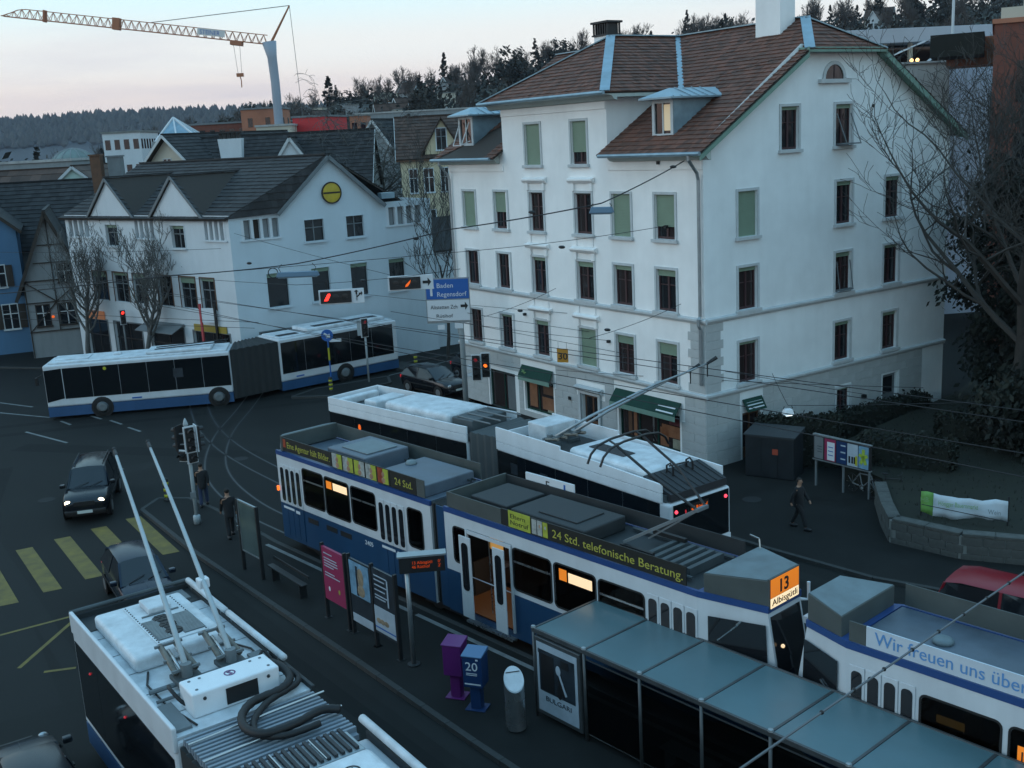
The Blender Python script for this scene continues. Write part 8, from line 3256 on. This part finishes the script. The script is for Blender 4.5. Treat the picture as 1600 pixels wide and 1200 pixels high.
# the ones a viewer can point at
for k, px, D, sc, lab in ((0, 1352, 210, .95, 'tall dark conifer right of the half-hip ridge of the corner building'), (1, 1395, 215, .80, 'second dark conifer, right of the taller one behind the roof'), (3, 826, 300, 1.35, 'dark round tree on the skyline left of the roof of the corner building'),
                          (1, 98, 200, 1.25, 'dark conifer alone before the far blue hills at left'), (0, 548, 330, 1.3, 'pointed conifer on the skyline right of the red block'), (0, 305, 240, .9, 'small pointed conifer left of the brick flats'),
                          (4, 345, 262, 1.35, 'broad dark trees behind the brick flats, left crown'), (5, 385, 270, 1.3, 'broad dark trees behind the brick flats, right crown'), (0, 1128, 330, .7, 'small conifer tip behind the roof ridge'), (2, 1143, 330, .8, 'larger conifer tip behind the roof ridge')):
    put_tree(k, px_xy(px, D), D, sc, None, lab)
n_ = 0
for i in range(300):
    D = r3.choice((r3.uniform(150, 260), r3.uniform(250, 405), r3.uniform(330, 405)))
    px = r3.uniform(-60, 1640)
    x = px_xy(px, D)
    if D < 215 and 240 < px < 540 and r3.random() < .8: continue
    if D < 205 and px > 500 and r3.random() < .5: continue
    s_ = ridge_h(x * 400 / D)
    if s_ < 8 and D > 250: D = r3.uniform(160, 260); x = px_xy(px, D)
    k = r3.choice((0, 1, 2, 3, 4, 5, 6, 7, 8, 9, 6, 7, 8, 9, 6, 7, 8, 9, 6, 7, 8, 9))
    put_tree(k, x, D, r3.uniform(.6, 1.05))
    n_ += 1
# undergrowth between them, one mass
mb = MB()
for i in range(52000):
    D = r3.uniform(170, 402)
    x = px_xy(r3.uniform(-120, 1720), D)
    z = hill_z(x, D)
    p = Vector((x, D, z + abs(r3.gauss(0, 2.2))))
    n = Vector((r3.uniform(-1, 1), r3.uniform(-1, 1), r3.uniform(0, 1))).normalized()
    u = n.orthogonal().normalized(); v = n.cross(u)
    s = r3.uniform(.4, 1.0)
    mb.tint = r3.random()
    mb.poly([p - u * s, p - v * s * .6, p + u * s, p + v * s * .6])
mb.tint = None
ug = mb.obj('hillside_wood', 'leaf_hill', recalc=False)
ug['kind'] = 'stuff'
# valley trees and shrubs at far left, behind the rooftops
mb = MB()
for i in range(16000):
    D = r3.uniform(120, 420)
    px = r3.uniform(-80, 330)
    p = Vector((px_xy(px, D), D, 1 + abs(r3.gauss(0, 3.2)) + (D - 120) * .012))
    n = Vector((r3.uniform(-1, 1), r3.uniform(-1, 1), r3.uniform(0, 1))).normalized()
    u = n.orthogonal().normalized(); v = n.cross(u)
    s = r3.uniform(.5, 1.1)
    mb.tint = r3.random()
    mb.poly([p - u * s, p - v * s * .6, p + u * s, p + v * s * .6])
mb.tint = None
vw = mb.obj('valley_wood', 'leaf_hill', recalc=False)
vw['kind'] = 'stuff'

# houses scattered over the hillside
hw = ['house_cream', 'house_grey', 'concrete', 'house_grey', 'house_white']
named = [(1406, 205, 4.6, 3.0, 'house_cream', 'cream hillside house beside the two conifers', None), (1492, 190, 5.5, 1.6, 'brick_orange', 'low orange-red house on the hillside at right', None), (1548, 185, 8, 3.0, 'house_grey', 'wide flat-roofed hillside house at the upper right corner', None),
         (1130, 300, 4, 2.6, 'house_grey', 'grey dormer-like house just behind the roof ridge at right', None), (608, 262, 3.4, 2.6, 'house_cream', 'hillside house with a warm lit window', (0, 0)), (648, 300, 4.2, 2.6, 'house_white', 'pale hillside house right of the lit window', None)]
for (px, D, w, h, m, lab, lit) in named:
    x = px_xy(px, D); z = hill_z(x, D)
    flat_block('hillside_house', lab, (x - w / 2, D, 0), R(r3.uniform(-15, 15)), w, 6, z + h + 1.5, m, r3.choice(['mid_grey', 'wood_brown']), 3, 1, z0=z + 1.0, cat='house', ww=.8, wh=1.0, lit=[lit] if lit else ())
for i in range(34):
    D = r3.uniform(225, 385)
    px = r3.choice((r3.uniform(430, 740), r3.uniform(430, 740), r3.uniform(1340, 1620), r3.uniform(180, 420)))
    x = px_xy(px, D); z = hill_z(x, D)
    w = r3.uniform(3.5, 6)
    m = r3.choice(hw)
    if i % 2:
        flat_block('hillside_house', 'pale flat-roofed house among the hillside trees', (x, D, 0), R(r3.uniform(-20, 20)), w, 7, z + r3.uniform(3.5, 6), m, 'concrete', 3, 1, z0=z, cat='house', ww=.9, wh=1.1, group='flat houses on the hillside')
    else:
        house('hillside_house', 'pale gabled house among the hillside trees', (x, D), R(r3.uniform(-70, 70)), w * .8, 8, z + 3.4, z + 6.2, m, 'roof_tile_brown', [('f', w * .2, z + 1.4, .9, 1.2), ('f', w * .5, z + 1.4, .9, 1.2)], group='gabled houses on the hillside', tiles_=False, z0=z)

# ------------------------------------------------------------------ cars
def car(label, loc, rot, L, W, H, paint, kind='hatch', lights=False, plate=True, stripe=None, group=None):
    """x forward; stations of half-sections lofted into a body, glass set on the cabin"""
    t = thing('car', label, 'car', loc, rot, group)
    if kind == 'suv':
        st = [(-.50, .55, .95, .82), (-.47, .34, 1.02, .90), (-.30, .30, 1.04, .94), (.00, .30, 1.04, .95), (.22, .30, 1.03, .95), (.38, .32, .98, .93), (.465, .36, .90, .86), (.50, .48, .78, .74)]
        cab = [(-.485, 1.04, .72), (-.43, H - .06, .66), (-.36, H, .68), (.0, H, .69), (.08, H - .04, .68), (.225, 1.04, .78)]
    elif kind == 'van':
        st = [(-.50, .45, 1.0, .84), (-.47, .32, 1.05, .90), (-.30, .28, 1.06, .94), (.0, .28, 1.05, .95), (.25, .28, 1.02, .95), (.40, .30, .96, .92), (.47, .34, .86, .84), (.50, .46, .74, .72)]
        cab = [(-.49, 1.06, .78), (-.45, H - .08, .70), (-.36, H, .72), (.02, H, .72), (.12, H - .06, .70), (.30, 1.02, .80)]
    else:
        st = [(-.50, .48, .86, .78), (-.47, .30, .92, .88), (-.30, .25, .94, .93), (.0, .25, .93, .94), (.22, .25, .91, .94), (.38, .28, .84, .90), (.465, .32, .74, .82), (.50, .42, .62, .70)]
        cab = [(-.475, .92, .74), (-.40, H - .10, .64), (-.28, H, .66), (-.02, H, .66), (.06, H - .05, .65), (.24, .91, .78)]
    hw = W / 2
    mb = MB()
    rows_ = []
    for (x, zb, zt, wf) in st:
        w = hw * wf
        rows_.append([(x * L, -w * .92, zb), (x * L, -w, zb + (zt - zb) * .35), (x * L, -w, zb + (zt - zb) * .75), (x * L, -w * .93, zt - .02), (x * L, -w * .55, zt + .02), (x * L, 0, zt + .035),
                      (x * L, w * .55, zt + .02), (x * L, w * .93, zt - .02), (x * L, w, zb + (zt - zb) * .75), (x * L, w, zb + (zt - zb) * .35), (x * L, w * .92, zb)])
    k = len(rows_[0])
    vs = [p for r_ in rows_ for p in r_]
    fs = [(i * k + j, i * k + j + 1, (i + 1) * k + j + 1, (i + 1) * k + j) for i in range(len(rows_) - 1) for j in range(k - 1)]
    fs += [tuple(range(k - 1, -1, -1)), tuple((len(rows_) - 1) * k + j for j in range(k))]
    fs += [(i * k + k - 1, i * k, (i + 1) * k, (i + 1) * k + k - 1) for i in range(len(rows_) - 1)]
    mb.add(vs, fs)
    body = mb.obj('body', paint, t, smooth=True, bevel=.03)
    # cabin: roof and pillars
    mb = MB()
    cr2_ = []
    for (x, z, wf) in cab:
        w = hw * wf
        cr2_.append([(x * L, -w, z - (.05 if z > H - .2 else 0)), (x * L, -w * .85, z), (x * L, 0, z + (.03 if z > H - .2 else 0)), (x * L, w * .85, z), (x * L, w, z - (.05 if z > H - .2 else 0))])
    vs = [p for r_ in cr2_ for p in r_]
    k = 5
    mb.add(vs, [(i * k + j, i * k + j + 1, (i + 1) * k + j + 1, (i + 1) * k + j) for i in range(1, 4) for j in range(k - 1)])
    mb.obj('roof', paint, t, smooth=True)
    base_z = cab[0][1]
    def quad(a, b, c, d, name, m, par=body, push=0):
        mb = MB(); mb.poly([a, b, c, d]); return mb.obj(name, m, par)
    # windscreen and rear window
    f0, f1 = cr2_[4], cr2_[5]
    mb = MB(); mb.add(f0 + f1, [(j, j + 1, 5 + j + 1, 5 + j) for j in range(4)]); mb.obj('windscreen', 'glass_dark', t, smooth=True)
    r0, r1 = cr2_[0], cr2_[1]
    mb = MB(); mb.add(r0 + r1, [(j, j + 1, 5 + j + 1, 5 + j) for j in range(4)]); mb.obj('rear_window', 'glass_dark', t, smooth=True)
    for s in (-1, 1):
        top = [Vector(r_[0] if s < 0 else r_[4]) for r_ in cr2_]
        beltz = base_z - .02
        pts = [top[0], top[1], top[2], top[3], top[4], top[5]]
        mid = Vector((-.08 * L, 0, 0))
        bl = [Vector((p.x, s * hw * .90, beltz)) for p in pts]
        # two side panes split by the pillar
        def side(xs):
            mb = MB(); n = len(xs)
            mb.add([tuple(v) for v in xs], [tuple(range(n))])
            return mb.obj('side_window', 'glass_dark', t)
        m_t = top[2].lerp(top[3], .55); m_b = Vector((m_t.x, s * hw * .90, beltz))
        side([bl[0], top[1], top[2], m_t + Vector((-.04, 0, 0)), m_b + Vector((-.04, 0, 0))])
        side([m_b + Vector((.04, 0, 0)), m_t + Vector((.04, 0, 0)), top[3], top[4], bl[5]])
        mb = MB()
        mb.beam(m_t, m_b, .07, .03); mb.beam(top[4], top[5] + Vector((0, s * .02, -.02)), .06, .05); mb.beam(top[1], top[0], .08, .05)
        mb.obj('pillar', paint, t)
        mb = MB(); mb.box(L * .20 - .08, L * .20 + .08, s * (hw + .02) - .10, s * (hw + .02) + .10, base_z + .02, base_z + .16)
        mb.obj('mirror', paint, t, bevel=.03)
        mb = MB()
        for zz in (.58,):
            mb.box(-.30 * L, .22 * L, s * hw * .955 - .01, s * hw * .955 + .01, base_z - .38, base_z - .33)
        mb.obj('side_trim', 'rubber', t)
        mb = MB(); mb.box(.02 * L, .02 * L + .14, s * hw * .96 - .015, s * hw * .96 + .015, base_z - .18, base_z - .14)
        mb.obj('door_handle', 'dark_metal', t)
    for x in (-.32 * L, .31 * L):
        for s in (-1, 1):
            r = .34 if kind == 'suv' else .30
            mb = MB()
            mb.lathe([(r * .62, .0), (r * .95, -.012 * -s), (r, .04 * -s), (r, .2 * -s), (.05, .2 * -s)], 20, (x, s * hw * .97, r), 'y', cap=False)
            w = mb.obj('wheel', 'rubber', t, smooth=True)
            mb = MB(); mb.lathe([(.001, .0), (r * .2, .006 * s), (r * .63, .004 * s)], 14, (x, s * hw * .97, r), 'y')
            mb.obj('rim', 'grey_metal', w)
            mb = MB(); mb.lathe([(r + .07, .01 * s), (r + .02, .012 * s)], 20, (x, s * hw * .955, r), 'y')
            mb.obj('wheel_arch', 'black', t)
    zl = .78 if kind == 'suv' else .66
    for s in (-1, 1):
        mb = MB(); mb.ball((.478 * L, s * hw * .66, zl), .11, 12, 8, (.55, 1.1, 1))
        mb.obj('headlight', 'headlight' if lights else 'steel', t, smooth=True)
        mb = MB(); mb.box(-.497 * L, -.487 * L, s * hw * .74 - .10, s * hw * .74 + .08, .72, .88)
        mb.obj('tail_light', 'tail_red_dim', t)
    mb = MB(); mb.box(.492 * L, .505 * L, -hw * .42, hw * .42, zl - .10, zl + .06)
    mb.obj('grille', 'black', t)
    mb = MB(); mb.box(.485 * L, .512 * L, -hw * .82, hw * .82, .36, .52)
    mb.obj('bumper', 'black' if kind == 'suv' else paint, t, bevel=.04)
    if plate:
        mb = MB(); mb.box(.514 * L, .518 * L, -.27, .27, .40, .51)
        mb.obj('number_plate', 'plate', t)
        mb = MB(); mb.box(-.512 * L, -.503 * L, -.27, .27, .55, .66)
        mb.obj('number_plate', 'plate', t)
    mb = MB(); mb.box(-.42 * L, .40 * L, -hw * .8, hw * .8, .16, .42)
    mb.obj('underbody', 'black', t)
    if kind in ('suv',):
        mb = MB()
        for s in (-1, 1):
            mb.tube([(-.38 * L, s * hw * .62, H + .01), (-.36 * L, s * hw * .62, H + .06), (.0, s * hw * .62, H + .06), (.02 * L, s * hw * .62, H + .0)], .018, 6)
        mb.obj('roof_rail', 'dark_metal', t)
    mb = MB(); mb.beam((.40 * L, 0, base_z), (.30 * L, .0, base_z + .02), .004, .004); mb.beam((.235 * L, -.45, base_z + .03), (.20 * L, .05, base_z + .16), .02, .015); mb.beam((.235 * L, .1, base_z + .03), (.20 * L, .55, base_z + .16), .02, .015)
    mb.obj('wiper', 'black', t)
    return t
car('black off-road car with both headlights on, facing the zebra crossing', (-16.72, 41.05, 0), R(-77), 4.4, 1.78, 1.70, 'car_black', 'suv', lights=True)
bc_ = car('dark blue compact car half hidden behind the foreground trolleybus', (-11.75, 31.35, 0), R(-60), 4.0, 1.68, 1.48, 'car_blue', 'hatch')
car('red van at the right picture edge behind the second tram', (12.75, 24.9, 0), R(-44), 4.7, 1.85, 1.72, 'car_red', 'van')
car('dark grey car cut by the lower left picture corner', (-10.35, 20.35, 0), R(124), 4.1, 1.7, 1.42, 'car_grey', 'hatch')
for i, (x, y, r_) in enumerate(((-4.2, 57.6, -48), (-1.6, 60.4, -50))):
    car(['dark parked car behind the trolleybus, nearer the sign pole', 'dark parked car behind the trolleybus, farther along the facade'][i], (x, y, 0), R(r_), 4.2, 1.7, 1.45, 'car_black', 'hatch')

# ------------------------------------------------------------------ people
def skin_mesh(name, joints, edges, m, parent, root=0, sub=2):
    """one continuous surface grown round a jointed skeleton"""
    me = bpy.data.meshes.new(name)
    me.from_pydata([j[0] for j in joints], edges, [])
    o = bpy.data.objects.new(name, me)
    COL.objects.link(o)
    sk = o.modifiers.new('skin', 'SKIN')
    sk.use_smooth_shade = True
    for i, j in enumerate(joints):
        r = j[1] if isinstance(j[1], tuple) else (j[1], j[1])
        me.skin_vertices[0].data[i].radius = r
        me.skin_vertices[0].data[i].use_root = (i == root)
    ss = o.modifiers.new('round', 'SUBSURF')
    ss.levels = sub; ss.render_levels = sub
    me.materials.append(M[m])
    if parent: o.parent = parent
    return o
def person(label, loc, rot, h, stride=.25, arm=.2, coat='cloth_black', legs='cloth_dark', bag=None, lean=0.0):
    t = thing('person', label, 'person', loc, rot)
    s = h / 1.75
    V = lambda x, y, z: (x * s, y * s, z * s)
    f, b = stride, -stride
    hip, kn, an = .92, .50, .08
    J = [(V(0, 0, .96), (.11 * s, .085 * s)), (V(.01 + lean * .3, 0, 1.18), (.10 * s, .08 * s)), (V(.0 + lean * .7, 0, 1.40), (.11 * s, .08 * s)), (V(.01 + lean, 0, 1.50), .055 * s), (V(.03 + lean, 0, 1.58), .075 * s), (V(.035 + lean, 0, 1.68), .088 * s), (V(.03 + lean, 0, 1.74), .05 * s)]
    E_ = [(0, 1), (1, 2), (2, 3), (3, 4), (4, 5), (5, 6)]
    for sd, st_ in ((-1, f), (1, b)):
        i = len(J)
        kx = st_ * .55 + .05
        J += [(V(.0, sd * .095, .90), .088 * s), (V(kx, sd * .10, kn), .058 * s), (V(st_, sd * .10, an + (.05 if st_ < 0 else 0)), .042 * s), (V(st_ + .14, sd * .11, .045), .036 * s)]
        E_ += [(0, i), (i, i + 1), (i + 1, i + 2), (i + 2, i + 3)]
    for sd, st_ in ((-1, -arm), (1, arm)):
        i = len(J)
        J += [(V(lean, sd * .19, 1.42), .062 * s), (V(st_ * .5 + lean, sd * .235, 1.16), .047 * s), (V(st_ + .06 + lean * .5, sd * .24, .92), .034 * s), (V(st_ + .10 + lean * .5, sd * .235, .83), .034 * s)]
        E_ += [(2, i), (i, i + 1), (i + 1, i + 2), (i + 2, i + 3)]
    skin_mesh('body', J, E_, 'skin', t)
    # coat over torso and arms
    g = 1.16
    C = [(V(0, 0, .74), (.19 * s, .16 * s)), (V(.0, 0, .96), (.20 * s, .165 * s)), (V(.01 + lean * .3, 0, 1.18), (.19 * s, .155 * s)), (V(lean * .7, 0, 1.38), (.205 * s, .145 * s)), (V(.01 + lean, 0, 1.475), .08 * s)]
    CE = [(0, 1), (1, 2), (2, 3), (3, 4)]
    for sd, st_ in ((-1, -arm), (1, arm)):
        i = len(C)
        C += [(V(lean, sd * .19, 1.41), .078 * s), (V(st_ * .5 + lean, sd * .235, 1.16), .064 * s), (V(st_ + .05 + lean * .5, sd * .24, .93), .05 * s)]
        CE += [(3, i), (i, i + 1), (i + 1, i + 2)]
    skin_mesh('coat', C, CE, coat, t, root=1)
    for sd, st_ in ((-1, f), (1, b)):
        kx = st_ * .55 + .05
        skin_mesh('trouser_leg', [(V(0, sd * .07, .95), .105 * s), (V(kx * .5, sd * .095, .72), .092 * s), (V(kx, sd * .10, kn), .082 * s), (V(st_, sd * .10, an + .02), .072 * s)], [(0, 1), (1, 2), (2, 3)], legs, t)
        skin_mesh('shoe', [(V(st_ - .07, sd * .10, .06), .07 * s), (V(st_ + .08, sd * .105, .055), .07 * s), (V(st_ + .22, sd * .11, .05), .055 * s)], [(0, 1), (1, 2)], 'black', t)
    mb = MB(); mb.ball(V(.02 + lean, 0, 1.69), .098 * s, 12, 8, (1.02, .92, .95))
    # keep the face clear: hair on the back and top only
    mb2 = MB()
    for p, q_ in ((mb, 0),):
        pass
    keep = [i for i, v in enumerate(mb.v) if not (v[0] > (.06 + lean) * s and v[2] < 1.71 * s)]
    idx = {k: j for j, k in enumerate(keep)}
    mb2.v = [mb.v[i] for i in keep]
    mb2.f = [tuple(idx[i] for i in f_) for f_ in mb.f if all(i in idx for i in f_)]
    mb2.obj('hair', 'hair', t, smooth=True)
    mb = MB()
    mb.ball(V(.125 + lean, 0, 1.64), .018 * s, 6, 4)
    for sd in (-1, 1):
        mb.ball(V(.115 + lean, sd * .032, 1.665), .009 * s, 6, 4)
    o_ = mb.obj('face_feature', 'skin', t); o_['kind'] = 'stuff'
    if bag:
        if bag == 'backpack':
            mb = MB(); mb.box(-.30 * s, -.13 * s, -.15 * s, .15 * s, 1.02 * s, 1.45 * s)
            mb.obj('backpack', 'cloth_black', t, bevel=.05)
        else:
            mb = MB(); mb.box((-arm - .05) * s, (-arm + .22) * s, -.30 * s, -.22 * s, .48 * s, .78 * s)
            bg = mb.obj('bag', bag, t, bevel=.03)
            mb = MB(); mb.tube([V(-arm + .0, -.26, .78), V(-arm + .09, -.25, .84), V(-arm + .17, -.26, .78)], .012, 6)
            mb.obj('bag_handle', 'black', bg)
    return t
person('man in a dark jacket and jeans walking away past the signal pole', (-12.0, 39.75, IZ), R(100), 1.70, .18, .12, 'cloth_black', 'cloth_jeans')
person('person in black with a small light bag, beside the glass notice board', (-10.1, 36.15, IZ), R(115), 1.76, .22, .16, 'cloth_black', 'cloth_black', 'poster_pale')
person('dark-clothed man striding along the pavement right of the trolleybus', (9.25, 34.1, .10), R(-40), 1.74, .30, .22, 'cloth_black', 'cloth_black')
person('dark figure by the shop fronts behind the traffic signals', (1.2, 52.4, .1), R(-60), 1.7, .1, .08, 'cloth_black', 'cloth_dark')

# ------------------------------------------------------------------ overhead wires, span wires and hanging lamps
def wire(name, pts, r, m='cable', sag=.0, label=None, group=None, n=14):
    out = []
    for a, b in zip(pts, pts[1:]):
        a, b = Vector(a), Vector(b)
        for i in range(n):
            t = i / n
            out.append(a.lerp(b, t) - Vector((0, 0, sag * 4 * t * (1 - t))))
    out.append(Vector(pts[-1]))
    mb = MB(); mb.tube(out, r, 5)
    o = mb.obj(name, m)
    tag(o, label, 'wire', group)
    return o
def ext(a, b, t0, t1):
    a, b = Vector(a), Vector(b)
    return a + (b - a) * t0, a + (b - a) * t1
TG = 'trolley wires over the street'
tw = [((-1.2, 42.2, 5.7), (10.5, 30.0, 5.7), -2.0, 1.9), ((-.9, 41.2, 5.7), (9.1, 30.1, 5.7), -2.0, 2.0), ((-1.42, 37.84, 5.7), (5.77, 29.9, 5.7), -2.4, 2.6), ((-.84, 36.04, 5.7), (6.01, 27.69, 5.7), -2.4, 2.4)]
tl_ = ['upper wire of the pair crossing in front of the shop awnings', 'second wire of the pair crossing in front of the shop awnings', 'wire over the waiting trolleybus, farther of its pair', 'wire over the waiting trolleybus, nearer of its pair']
for (a, b, t0, t1), lab in zip(tw, tl_):
    p, q = ext(a, b, t0, t1)
    wire('trolley_wire', [p, q], .013, 'cable', .06, lab, TG)
# span wires to the facade anchors
def fw(u, z, d=.1): 
    c_, s_ = math.cos(B_ROT), math.sin(B_ROT)
    x, y = -d, u
    return (BX + x * c_ - y * s_, BY + x * s_ + y * c_, z)
def sw(u, z, d=.1):
    c_, s_ = math.cos(B_ROT), math.sin(B_ROT)
    x, y = u, -d
    return (BX + x * c_ - y * s_, BY + x * s_ + y * c_, z)
SG = 'span wires between the facades'
lampA, lampB = Vector((3.24, 36.0, 11.0)), Vector((-8.41, 44.0, 8.75))
wire('span_wire', [(-27.5, 51.5, 7.2), (-13.45, 44.0, 8.55), tuple(lampB), (-2.03, 40.0, 10.1), tuple(lampA), fw(.9, 12.05)], .022, 'cable', .05, 'thick span wire carrying both hanging lamps up to the facade corner', SG)
for (a, b, lab) in ((fw(1.9, 9.6), (-2.2, 39.5, 9.3), 'span wire ending below the top blinds at the facade corner'), ((-2.2, 39.5, 9.3), (-30, 57, 7.0), 'span wire running left from the sign toward the gabled house'),
                    (fw(9.3, 6.55), (-1.0, 44.5, 6.1), 'short span wire fixed between the third and fourth front windows'), (fw(1.2, 6.6), (2.9, 38.9, 6.0), 'short span wire fixed beside the corner downpipe'),
                    (fw(5.7, 4.6), (-5, 46, 6.3), 'low span wire fixed left of the sixth window column'), ((-15.2, 62, 8.8), (-2.3, 52, 6.2), 'span wire from the gabled house corner to the sign pole'),
                    ((-27, 71, 6.4), (-9, 46.4, 7.6), 'span wire passing the two overhead signals'), ((-9, 46.4, 7.6), (-1.9, 45.6, 8.0), 'span wire above the blue direction sign'),
                    ((-44, 66, 6.2), (-11, 47.5, 5.9), 'wire at left above the turning bus, upper one'), ((-44, 64.5, 5.9), (-11, 46.6, 5.8), 'wire at left above the turning bus, lower one'),
                    ((-33, 70, 7.9), (-14.5, 56, 8.5), 'thin wire before the upper windows of the gabled house'), ((-2.3, 52, 5.2), (8.6, 42.6, 4.6), 'wire along the first-floor windows of the corner building'),
                    ((-2.3, 52, 4.7), (12.5, 37.5, 3.7), 'wire dropping from the sign pole past the side door'), ((2.0, 47.2, 3.1), (14, 36.0, 4.2), 'lowest wire crossing the corner of the building'),
                    ((-10, 60, 5.6), (4.5, 46.4, 5.5), 'wire behind the sign pole ending at the facade')):
    wire('span_wire', [a, b], .011, 'cable', .10, lab, SG)
# insulators on the wires
INS = ['left of the long hanging lamp', 'on the thick wire near the corner building, left of the sign', 'on the thick wire left of the small hanging lamp', 'near the top-floor end of the thick span wire', 'on the wire below the top blinds', 'on the short wire at the third front window column', 'on the short wire beside the downpipe', 'on the wire above the overhead signals']
for i, (x, y, z) in enumerate(((-10.6, 45.2, 8.75), (-3.3, 41.0, 9.75), (1.0, 38.0, 10.7), (6.3, 40.4, 11.9), (2.0, 38.2, 9.42), (.5, 44.6, 6.25), (3.6, 39.3, 6.2), (-6.0, 45.4, 7.75))):
    mb = MB(); mb.ball((0, 0, 0), .075, 8, 5, (1.9, 1.0, .8))
    o_ = mb.obj('insulator', 'black', None, loc=(x, y, z), rotz=R(-35))
    tag(o_, 'black bead insulator ' + INS[i], 'insulator', 'insulators on the span wires')
# foreground wire, lower right
a, b = ext((7.83, 15.85, 6.2), (2.54, 11.14, 6.2), -.6, 1.3)
fwx = wire('span_wire', [a, b], .016, 'cable_pale', .0, 'pale wire with dark beads crossing the lower right corner above the shelter', SG)
for k in range(9):
    p = Vector(a).lerp(Vector(b), .30 + k * .055)
    mb = MB(); mb.ball((0, 0, 0), .030, 8, 5)
    o_ = mb.obj('bead', 'black', fwx, loc=tuple(p))
# mast behind the sign
mst = thing('catenary_mast', 'slim dark mast behind the blue direction sign', 'mast', (-5.05, 70, .1))
mb = MB(); mb.tube([(0, 0, 0), (0, 0, 8.6)], [.14, .10], 10)
mb.obj('pole', 'mast_dark', mst, smooth=True)
mb = MB(); mb.lathe([(.14, 8.6), (.1, 8.75), (.001, 8.8)], 10)
mb.obj('cap', 'mast_dark', mst)
ms2 = thing('lamp_mast', 'grey mast in front of the gabled house, left of the overhead signals', 'mast', (-13.2, 64.6, 0.1))
mb = MB(); mb.tube([(0, 0, 0), (0, 0, 8.3)], [.15, .12], 10); mb.tube([(-.05, 0, 8.3), (-.05, 0, 9.0)], .08, 8)
mb.obj('pole', 'mid_grey', ms2, smooth=True)
def hang_lamp(label, p, L, rot, m='lamp_case', lit=False, drop=.35):
    t = thing('hanging_lamp', label, 'street lamp', tuple(Vector(p) - Vector((0, 0, drop))), rot, 'lamps hung over the street')
    mb = MB()
    mb.add([(-L / 2, -.16, -.10), (L / 2, -.16, -.10), (L / 2, .16, -.10), (-L / 2, .16, -.10), (-L / 2 + .06, -.11, .10), (L / 2 - .06, -.11, .10), (L / 2 - .06, .11, .10), (-L / 2 + .06, .11, .10)],
           [(3, 2, 1, 0), (4, 5, 6, 7), (0, 1, 5, 4), (1, 2, 6, 5), (2, 3, 7, 6), (3, 0, 4, 7)])
    mb.obj('housing', m, t, bevel=.03)
    mb = MB(); mb.box(-L / 2 + .08, L / 2 - .08, -.12, .12, -.135, -.102)
    mb.obj('diffuser', 'lamp_cool' if lit else 'lamp_glass', t)
    for x in (-L * .4, L * .4):
        mb = MB(); mb.tube([(x, 0, .1), (x * 1.1, 0, drop * .6), (x * .9, 0, drop)], .014, 6)
        mb.obj('hanger', 'cable', t)
    return t
hang_lamp('blue-grey lamp hung before the top-floor windows of the corner building', lampA, .80, R(-25), drop=.22)
hang_lamp('long blue-grey double lamp hung before the gabled house', lampB, 1.75, R(-5), drop=.42)
hang_lamp('small lit lamp hung before the white side wall', Vector((9.64, 37.0, 3.55)), .38, R(10), 'white_paint', True, .2)
wire('span_wire', [sw(3.6, 3.4, .1), (9.64, 37.0, 3.57), (14.5, 33.0, 4.4)], .01, 'cable', .03, 'wire carrying the small lit lamp before the side wall', SG)
# aerial loops over the hung lamp
mb = MB()
k = 20
mb.tube([(.20 * math.cos(2 * math.pi * i / k), 0, .20 * math.sin(2 * math.pi * i / k)) for i in range(k + 1)], .02, 6, cap=False)
o_ = mb.obj('wire_ring', 'cable', None, loc=(-9.55, 44.7, 8.35))
tag(o_, 'round wire ring at the left end of the long hanging lamp', 'wire ring')

# the air over the valley: far things fade to blue
mb = MB(); mb.box(-2600, 2600, -140, 3300, -3.5, 210)
hz_ = mb.obj('haze', 'haze')
hz_['kind'] = 'stuff'
